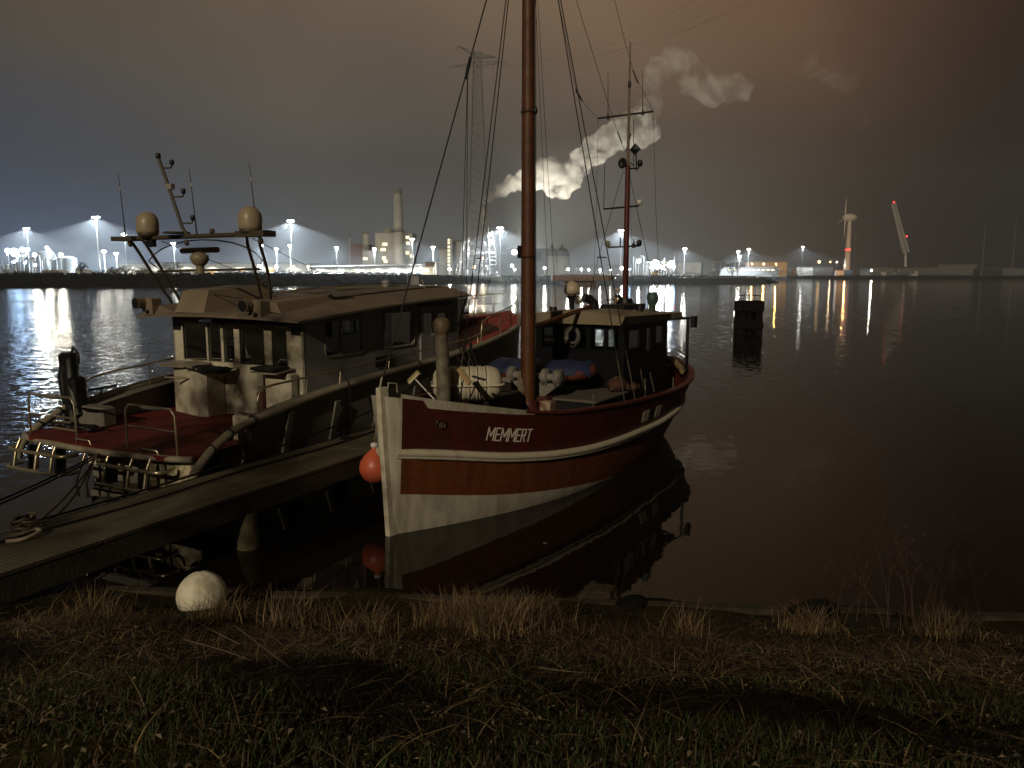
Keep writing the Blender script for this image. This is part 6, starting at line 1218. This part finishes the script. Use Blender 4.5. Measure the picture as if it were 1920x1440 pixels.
m_pile = mat('mossy_pile', (.20, .18, .10), .8, c2=(.09, .085, .04), scale=5, bump=.5, bscale=12)
for u in (-5.6, -.72, 5.2, 10.6):
    b = MB(MF); b.tube([(u, JV1 - .12, -1.5), (u, JV1 - .12, .2), (u, JV1 - .13, .62)], [.2, .19, .17], 14); b.build('pile', m_pile, jetty)
    b = MB(MF); b.tube([(u + .35, JV0 + .3, -1.5), (u + .35, JV0 + .3, .78)], .17, 12); b.build('pile', m_pile, jetty)
    b = MB(MF); b.box((u + .18, 1.1, .6), (.22, 1.3, .2)); b.build('cross_beam', m_beam, jetty)
for v, z_, c_, nm, lab in ((1.0, 1.03, m_blackp, 'hose', 'thin black hose snaking along the jetty deck'),):
    t = thing('deck_hose', lab, 'hose', MF, (-4, v, 1.0)); b = MB(MF); b.tube(smooth_pts([(-9, .75, z_), (-7, .95, z_), (-5.5, .78, z_), (-3.8, .8, z_), (-2, .9, z_), (0, .78, z_), (2.5, .85, z_), (5, .7, z_), (8, .85, z_), (12, .7, z_)], 6), .018, 6); b.build('hose', c_, t)
t = thing('mooring_line', 'dark mooring line stretched along the inner edge of the jetty', 'rope', MF, (2, .45, 1.0)); b = MB(MF); b.tube(smooth_pts([(-3.7, .42, 1.06), (-1.5, .36, 1.05), (.5, .38, 1.12), (3, .36, 1.25), (5.5, .25, 1.5), (7.5, .1, 1.95)], 5), .02, 6); b.build('rope', m_wire, t)
# mooring cleat with rope turns on the jetty
CM = MF @ Matrix.Translation((-3.75, .66, 1.0)); t = thing('mooring_bollard', 'mooring bollard on the jetty wrapped in pale rope', 'bollard', CM)
on(CM, 'post', t, m_blackp, lambda b: (b.cyl((0, 0, 0), (0, 0, .28), .06, n=10), b.cyl((-.16, 0, .2), (.16, 0, .2), .035, n=8)))
m_prope = mat('pale_rope', (.42, .36, .27), .85, bump=.4, bscale=60)
t2 = thing('rope_coil', 'pale rope turns lying over the jetty bollard', 'rope', CM, group=None)
b = MB(CM); pts = []
for i in range(60): a = i * .55; r_ = .13 + .05 * math.sin(i * .9); pts.append((r_ * math.cos(a) * .9, r_ * math.sin(a) * .62, .05 + i * .0035 + .02 * math.sin(i * 1.7)))
b.tube(pts, .02, 6); b.build('coil', m_prope, t2)
b = MB(CM); b.tube(smooth_pts([(-.35, .18, .03), (-.2, .32, .04), (.05, .28, .06), (.1, .1, .05), (-.1, .12, .05), (-.3, .05, .04)], 5), .03, 6); b.build('loop', m_prope, t2)
t = thing('mooring_line', 'double brown mooring line from the launch stern to the jetty bollard', 'rope', MF, (-2, -.5, 1))
for k, (dv, sag) in enumerate(((0, .35), (.09, .12))):
    A = Vector((-.55, -2.35 + dv, 1.2)); B = Vector((-3.7, .62 + dv, 1.08)); pts = [A.lerp(B, f / 10) + Vector((0, 0, -sag * 4 * (f / 10) * (1 - f / 10))) for f in range(11)]; b = MB(MF); b.tube(pts, .02, 6); b.build('rope', mat('brown_rope', (.16, .11, .09), .9), t)
t = thing('mooring_line', 'dark mooring line running off the left edge of the picture', 'rope', MF, (-5, -1, 1))
for k in range(2): A = Vector((-.6, -2.3 + .1 * k, 1.15)); B = Vector((-7.5, .2 + .3 * k, 1.25)); pts = [A.lerp(B, f / 10) + Vector((0, 0, -.25 * 4 * (f / 10) * (1 - f / 10))) for f in range(11)]; b = MB(MF); b.tube(pts, .018, 6); b.build('rope', m_wire, t)
t = thing('jetty_cleat', 'small black cleat beside the grey hull on the jetty', 'cleat', MF, (3.2, .62, 1.0)); b = MB(MF); b.cyl((3.2, .62, 1.0), (3.2, .62, 1.16), .04); b.tube([(3.0, .62, 1.17), (3.4, .62, 1.17)], .035, 8); b.tube([(3.12, .6, 1.02), (3.3, .7, 1.08), (3.35, .55, 1.1), (3.1, .52, 1.1), (3.05, .66, 1.1)], .02, 6); b.build('cleat', m_blackp, t)
# hanging fender lines along the launch side
for u in (4.05, 7.0): 
    t = thing('fender_line', ('thin black line hanging over the grey hull below the first rail post' if u < 5 else 'thin black line hanging over the grey hull below the vent grille'), 'rope', MF, (u, .05, 1.2)); b = MB(MF); b.tube([(u, -.1, shz(u) + .42), (u + .02, .12, shz(u) + .02), (u + .06, .13, 1.15)], .012, 5); b.build('line', m_wire, t)

# ================================================================== DOLPHIN in the open water
DX, DY = 18.6, 60.6
t = thing('mooring_dolphin', 'dark mooring dolphin of timber piles standing in the open water', 'mooring dolphin', ID, (DX, DY, 0)); m_dol = mat('dolphin_timber', (.010, .007, .006), .9, spec=.1, c2=(.006, .004, .004), scale=3)
for dx, dy in ((-.62, -.6), (.62, -.6), (.02, -.1), (-.62, .7), (.62, .7)): b = MB(); b.tube([(DX + dx * 1.12, DY + dy, -1), (DX + dx, DY + dy, 2.5)], [.29, .25], 12); b.build('pile', m_dol, t)
for z, h in ((2.15, .75), (.68, .42)):
    b = MB()
    for dy in (-.92, 1.0): b.box((DX, DY + dy, z), (1.72, .16, h))
    for dx in (-.82, .82): b.box((DX + dx, DY, z), (.16, 1.9, h))
    b.build('waling', m_dol, t)
b = MB(); b.box((DX, DY, 2.56), (1.65, 1.8, .08)); b.build('platform', m_dol, t); b = MB(); pts = [(DX - .68, DY - .75), (DX + .68, DY - .75), (DX + .68, DY + .75), (DX - .68, DY + .75)]
b.tube([(x, y, 2.98) for x, y in pts], .03, 6, closed=True, smooth=False)
for i in range(4):
    a, c = pts[i], pts[(i + 1) % 4]
    for f in (0, .33, .66): x, y = a[0] + (c[0] - a[0]) * f, a[1] + (c[1] - a[1]) * f; b.cyl((x, y, 2.6), (x, y, 2.98), .02, n=5)
b.build('handrail', m_dol, t)

# ================================================================== THE BANK: edging, ball buoy, stones, grass
EG = [(-14, 10.9), (-9, 10.55), (-4, 10.12), (0, 9.9), (3.8, 9.6), (7, 9.35), (12, 9.0), (18, 8.6)]
t = thing('timber_edging', 'low timber edging along the foot of the grassy bank', 'edging', ID, (0, 9.9, 0)); m_edge = mat('edging_timber', (.05, .038, .025), .85, c2=(.02, .016, .01), scale=3, bump=.4)
for (x0, y0), (x1, y1) in zip(EG, EG[1:]):
    b = MB(); d = Vector((x1 - x0, y1 - y0, 0)); l = d.length; d.normalize(); nx = Vector((-d.y, d.x, 0)) * .07
    b.add([Vector((x0, y0, z)) + nx * s_ for s_ in (-1, 1) for z in (-.3, .26)] + [Vector((x1, y1, z)) - d * .02 + nx * s_ for s_ in (-1, 1) for z in (-.3, .26)], [(0, 1, 3, 2), (4, 6, 7, 5), (0, 4, 5, 1), (2, 3, 7, 6), (1, 5, 7, 3), (0, 2, 6, 4)]); b.build('board', m_edge, t)
BX, BY = -3.88, 9.15; bz = bank_z(BX, BY) + .16
t = thing('ball_buoy', 'large dirty white ball buoy half sunk in the dry grass', 'buoy', ID, (BX, BY, bz))
m_bb = mat('buoy_dirty_white', (.85, .80, .64), .55, c2=(.34, .29, .19), scale=2.6, bump=.3, bscale=5, contrast=(.48, .74), stretch=(1.4, 1.4, .6))
b = MB(); vs0 = len(b.v); b.ball((BX, BY, bz), .30, (1, 1, .97), 32, 20); b.v = [Vector((p.x, p.y, p.z)) + (p - Vector((BX, BY, bz))).normalized() * .004 * math.sin(5 * math.atan2(p.y - BY, p.x - BX) + 1.0) for p in b.v]; b.build('ball', m_bb, t)
b = MB(); b.tube([(BX - .12, BY - .15, bz - .22), (BX - .1, BY - .25, bz - .28), (BX, BY - .2, bz - .25)], .015, 6); b.build('eye', m_bb, t)
for px, py, lab, sc_ in ((1520, 1146, 'dark rounded stone on the edging, the bigger right one', .34), (1176, 1128, 'dark rounded stone on the edging, the smaller left one', .22)):
    x = (px - 960) / FPX; yy = (720 - py) / FPX; d = (x, yy * math.sin(PITCH) + math.cos(PITCH), yy * math.cos(PITCH) - math.sin(PITCH)); k = (.25 - EYE) / d[2]; X, Y_ = d[0] * k, d[1] * k
    b = MB(); b.ball((0, 0, 0), sc_, (1, .75, .5), 18, 12); rn = random.Random(px); b.v = [Vector((p.x + .04 * math.sin(9 * p.z + px), p.y, p.z + .03 * math.sin(7 * p.x))) + Vector((X, Y_ - .1, .26)) for p in b.v]; o = b.build('stone', mat('wet_stone', (.006, .007, .0065), .9, spec=.1, bump=.4)); tag(o, lab, 'stone', 'dark stones along the waterline')
# grass: curved blades
def blades(name, N_, seed, region, hfun, wid, mats_, bend, segs=3, dens=None, flat=None):
    rg = np.random.default_rng(seed); x0, x1, y0, y1 = region; V = np.zeros((0, 3)); xs_, ys_ = [], []
    while len(xs_) < N_:
        y = y0 + (y1 - y0) * rg.random(); hw_ = min(x1, .72 * y + 1.6); x = -min(-x0, hw_) + (hw_ + min(-x0, hw_)) * rg.random()
        if dens is None or rg.random() < dens(x, y): xs_.append(x); ys_.append(y)
    verts = []; faces = []; mi = []
    for x, y in zip(xs_, ys_):
        h = hfun(x, y, rg)
        if h <= 0.005: continue
        a = rg.uniform(0, 6.283); ln = rg.uniform(*bend); dx, dy = math.cos(a) * ln * h, math.sin(a) * ln * h; wa = a + 1.57 + rg.uniform(-.5, .5); wx, wy = math.cos(wa) * wid * rg.uniform(.6, 1.3), math.sin(wa) * wid
        z0 = bank_z(x, y) - .01; base = len(verts)
        for s_ in range(segs):
            f = s_ / segs; k = 1 - f * .7; px_, py_, pz_ = x + dx * f * f, y + dy * f * f, z0 + h * f * (1 - .35 * ln * f * .6) if flat is None else z0 + h * flat * math.sin(f * 2.6)
            verts.append((px_ - wx * k, py_ - wy * k, pz_)); verts.append((px_ + wx * k, py_ + wy * k, pz_))
        verts.append((x + dx, y + dy, (z0 + h * (1 - .35 * ln * .6)) if flat is None else z0 + .02)); m_ = int(rg.integers(0, len(mats_)))
        for s_ in range(segs - 1): b0 = base + 2 * s_; faces.append((b0, b0 + 1, b0 + 3, b0 + 2)); mi.append(m_)
        b0 = base + 2 * (segs - 1); faces.append((b0, b0 + 1, b0 + 2)); mi.append(m_)
    me = bpy.data.meshes.new(name); me.from_pydata(verts, [], faces); [me.materials.append(q) for q in mats_]; me.polygons.foreach_set('material_index', mi); me.update()
    o = bpy.data.objects.new(name, me); col.objects.link(o); return tag(o, kind='stuff')
def mleaf(n, c): return mat(n, c, .7, c2=tuple(v * .6 for v in c), scale=1.5)
mg = [mleaf('grass_green', (.042, .085, .010)), mleaf('grass_olive', (.065, .062, .016)), mleaf('grass_dull', (.055, .038, .016))]
md = [mleaf('straw_dark', (.075, .044, .018)), mleaf('straw', (.15, .095, .042)), mleaf('straw_red', (.055, .027, .012)), mleaf('grass_dull', ())]
def clump(x, y, k=1.7, ph=0.0): return .5 + .5 * math.sin(x * k + 1.7 * math.sin(y * 1.3 + ph)) * math.cos(y * k * .9 + math.sin(x * .8 + ph))
GRN = lambda x, y: 1 if y < 3.9 else max(.1, 1 - (y - 3.9) * .5)
blades('short_grass', 42000, 1, (-12, 12, 1.9, 9.6), lambda x, y, g: (.03 + .06 * g.random()) * (.6 + .8 * clump(x, y, 2.3)), .0035, mg, (.2, 1.1), 3, lambda x, y: GRN(x, y) * (.3 + .7 * clump(x, y, 1.1, 2)))
blades('dry_grass', 52000, 2, (-13, 13, 3.6, 9.9), lambda x, y, g: (.03 + .17 * g.random() ** 2.2) * (.15 + 1.15 * clump(x, y, 2.6) * clump(x, y, .9, 3)) * (1.3 if 6.0 < y < 8.1 else .8 if y < 6.1 else .42) * (.45 if y > 9.3 else 1), .0035, md, (.4, 1.9), 3, lambda x, y: min(1, max(.12, (y - 3.6) * .5)) * (.12 + .88 * clump(x, y, 1.9, 1)))
TUF = [(-.35, 7.9), (.05, 7.6), (-.7, 8.1), (.3, 8.0), (-.1, 7.2), (-3.2, 7.9), (-4.7, 8.2), (-2.3, 7.7), (3.4, 8.4), (2.0, 8.3), (4.9, 8.3), (-1.5, 7.4)]
def tuf_d(x, y): return min(1, sum(math.exp(-((x - a) ** 2 + (y - c) ** 2) / .055) * (1 if k < 5 else .35) for k, (a, c) in enumerate(TUF)))
blades('tall_dry_grass', 7000, 3, (-6, 6.5, 6.8, 9.7), lambda x, y, g: .12 + .34 * g.random() ** 1.5, .0035, [md[1], md[0], mleaf('straw_pale', (.36, .26, .13))], (.2, 1.3), 4, tuf_d)
blades('straw_litter', 9000, 4, (-12, 12, 2.0, 8.8), lambda x, y, g: .10 + .26 * g.random(), .0035, [md[1], md[0], mleaf('straw_pale', ())], (.7, 1.4), 4, lambda x, y: .15 + .85 * math.exp(-((y - 5.9) / 1.3) ** 2) * clump(x, y, 1.3, 4), flat=.16)
# fallen leaves
rn = np.random.default_rng(11); b = MB(); cols_ = [mat('leaf_brown', (.07, .038, .018), .6), mat('leaf_tan', (.19, .14, .085), .6), mat('leaf_dark', (.03, .017, .009), .7)]
for i in range(15000):
    y = 1.9 + 5.4 * rn.random() ** 1.5; hw_ = .72 * y + 1; x = rn.uniform(-hw_, hw_)
    if rn.random() > .25 + .75 * clump(x, y, 1.2, 5): continue
    s_ = rn.uniform(.006, .015); a = rn.uniform(0, 6.28); c = Vector((x, y, bank_z(x, y) + rn.uniform(.01, .055))); u = Vector((math.cos(a), math.sin(a), rn.uniform(-.5, .5))).normalized(); v = Vector((-math.sin(a), math.cos(a), rn.uniform(-.5, .5))).normalized(); b.mi = int(rn.choice([0, 0, 0, 2, 2, 2, 1, 1])); up = Vector((0, 0, rn.uniform(.2, .5) * s_))
    b.add([c - u * s_, c - u * s_ * .2 - v * s_ * .6 + up, c + u * s_ * 1.1, c - u * s_ * .1 + v * s_ * .6 + up], [(0, 1, 2), (0, 2, 3)])
tag(b.build('fallen_leaves', cols_), kind='stuff')
# long dead stalks
def stalk(pts, lab, r=.006):
    b = MB(); b.tube(smooth_pts(pts, 4), [r * .6] * ((len(pts) - 1) * 4 + 1), 5); o = b.build('dead_stalk', mat('stalk_pale', (.16, .12, .075), .7)); tag(o, lab, 'stalk', 'dead stalks lying on the bank')
def gp(px, py, dz=.08):
    x = (px - 960) / FPX; yy = (720 - py) / FPX; d = Vector((x, yy * math.sin(PITCH) + math.cos(PITCH), yy * math.cos(PITCH) - math.sin(PITCH))); k = 2.0
    for _ in range(60):
        p = d * k; zt2 = bank_z(p.x, p.y) + dz; k += (EYE + p.z - zt2) * .35
    return Vector((p.x, p.y, EYE + p.z))
stalk([gp(440, 1173, .14), gp(495, 1215, .12), gp(545, 1253, .06)], 'pale dead stalk leaning down right below the ball buoy')
stalk([gp(548, 1255, .06), gp(600, 1250, .08), gp(655, 1243, .09)], 'pale dead stalk lying level right of the ball buoy')
stalk([gp(360, 1160, .2), gp(400, 1183, .12), gp(450, 1208, .05)], 'short dead stalk just below the ball buoy')
stalk([gp(345, 1199, .1), gp(420, 1220, .06), gp(470, 1238, .04)], 'dead stalk lying below left of the ball buoy')
stalk([gp(1010, 1252, .1), gp(1080, 1260, .1), gp(1130, 1262, .06)], 'dead stalk lying in the middle of the bank')
# bare shrub at the right by the water
def shrub(px, py, h, n, lab, seed):
    p = gp(px, py, 0); rn = random.Random(seed); t = thing('bare_shrub', lab, 'shrub', ID, tuple(p), 'bare shrubs at the right end of the bank')
    for i in range(n):
        a = rn.uniform(-1, 1); q = p + Vector((rn.uniform(-.3, .3), rn.uniform(-.2, .2), 0)); lean = rn.uniform(-.45, .25); hh = h * rn.uniform(.6, 1.0); pts = [q, q + Vector((lean * .25, 0, hh * .4)), q + Vector((lean * .7, a * .1, hh * .75)), q + Vector((lean * 1.1, a * .2, hh))]
        b = MB(); b.tube(pts, [.008, .006, .004, .002], 4)
        for k in range(7):
            f = rn.uniform(.3, 1); c = pts[1].lerp(pts[3], f); d = Vector((rn.uniform(-.25, .25), rn.uniform(-.2, .2), rn.uniform(.05, .3))); b.tube([c, c + d], [.003, .0015], 3)
            e = c + d; w = Vector((rn.uniform(-1, 1), rn.uniform(-1, 1), rn.uniform(-1, 1))).normalized() * .02; b.add([e - w, e + perp(w)[0] * .012, e + w, e - perp(w)[0] * .012], [(0, 1, 2, 3)])
        b.build('stem', mat('stem_brown', (.07, .04, .03), .8), t)
shrub(1690, 1165, 1.25, 9, 'tallest bare shrub at the right end of the bank', 1); shrub(1600, 1168, .8, 6, 'low bare shrub right of the bigger stone', 2); shrub(1800, 1175, .9, 6, 'bare shrub nearest the right picture edge', 3)
for px, py, h in ((765, 1160, .5), (1050, 1180, .45), (1020, 1130, .4), (800, 1150, .3)):
    pass
# flat discs that paint pale glints on the calm water
rn = random.Random(4)
for i, (px, py) in enumerate(((765, 958), (783, 962), (1022, 1018), (300, 1020), (330, 1030), (1172, 930), (988, 955))):
    x = (px - 960) / FPX; yy = (720 - py) / FPX; d = (x, yy * math.sin(PITCH) + math.cos(PITCH), yy * math.cos(PITCH) - math.sin(PITCH)); k = (.01 - EYE) / d[2]
    if i in (0, 1, 5, 6): continue
    b = MB(); s_ = .03; c = Vector((d[0] * k, d[1] * k, .012)); b.prism([(c.x + s_ * math.cos(a) * 1.2, c.y + s_ * math.sin(a)) for a in (0, 1, 2.2, 3.3, 4.4, 5.4)], .004, .016); o = b.build('painted_glint', mat('glint_pale', (.12, .14, .12), .4)); tag(o, 'painted pale glint ' + ['', '', 'below the lettering of the red boat', 'under the left end of the jetty', 'beside another under the jetty', 'under the red hull amidships', 'close under the white bow'][i], 'glint', 'glints painted on the water')
# trees on the quay behind the viewer: they dapple the street light
def back_tree(x, y, h, w, lab, seed, n=2600, s0=.16):
    rn = random.Random(seed); g = bank_z(0, y); t = thing('tree', lab, 'tree', ID, (x, y, g), 'trees behind the viewer'); b = MB(); b.tube([(x, y, g), (x + .2, y, g + h * .35), (x, y + .2, g + h * .7)], [.28, .2, .1], 10)
    for i in range(22): a = rn.uniform(0, 6.28); z = g + h * rn.uniform(.3, .7); e = Vector((x + math.cos(a) * w * .8, y + math.sin(a) * w * .8, z + h * rn.uniform(.05, .3))); b.tube([(x, y, z), Vector((x, y, z)).lerp(e, .5) + Vector((0, 0, .2)), e], [.08, .05, .015], 5)
    b.build('trunk', m_bark, t); b = MB()
    cl = [(rn.gauss(0, .45), rn.gauss(0, .45), rn.uniform(-1, 1)) for _ in range(46)]
    for i in range(n):
        q = rn.choice(cl); c = Vector((x + (q[0] + rn.gauss(0, .12)) * w, y + (q[1] + rn.gauss(0, .12)) * w, g + h * (.66 + .32 * q[2]) + rn.gauss(0, .25))); u = Vector((rn.gauss(0, 1), rn.gauss(0, 1), rn.gauss(0, 1))).normalized(); v = perp(u)[0]; s_ = rn.uniform(.5, 1.2) * s0; b.add([c - u * s_, c + v * s_ * .6, c + u * s_, c - v * s_ * .6], [(0, 1, 2, 3)])
    b.build('crown', m_leaf, t)
for a in BACK_TREES: back_tree(*a)
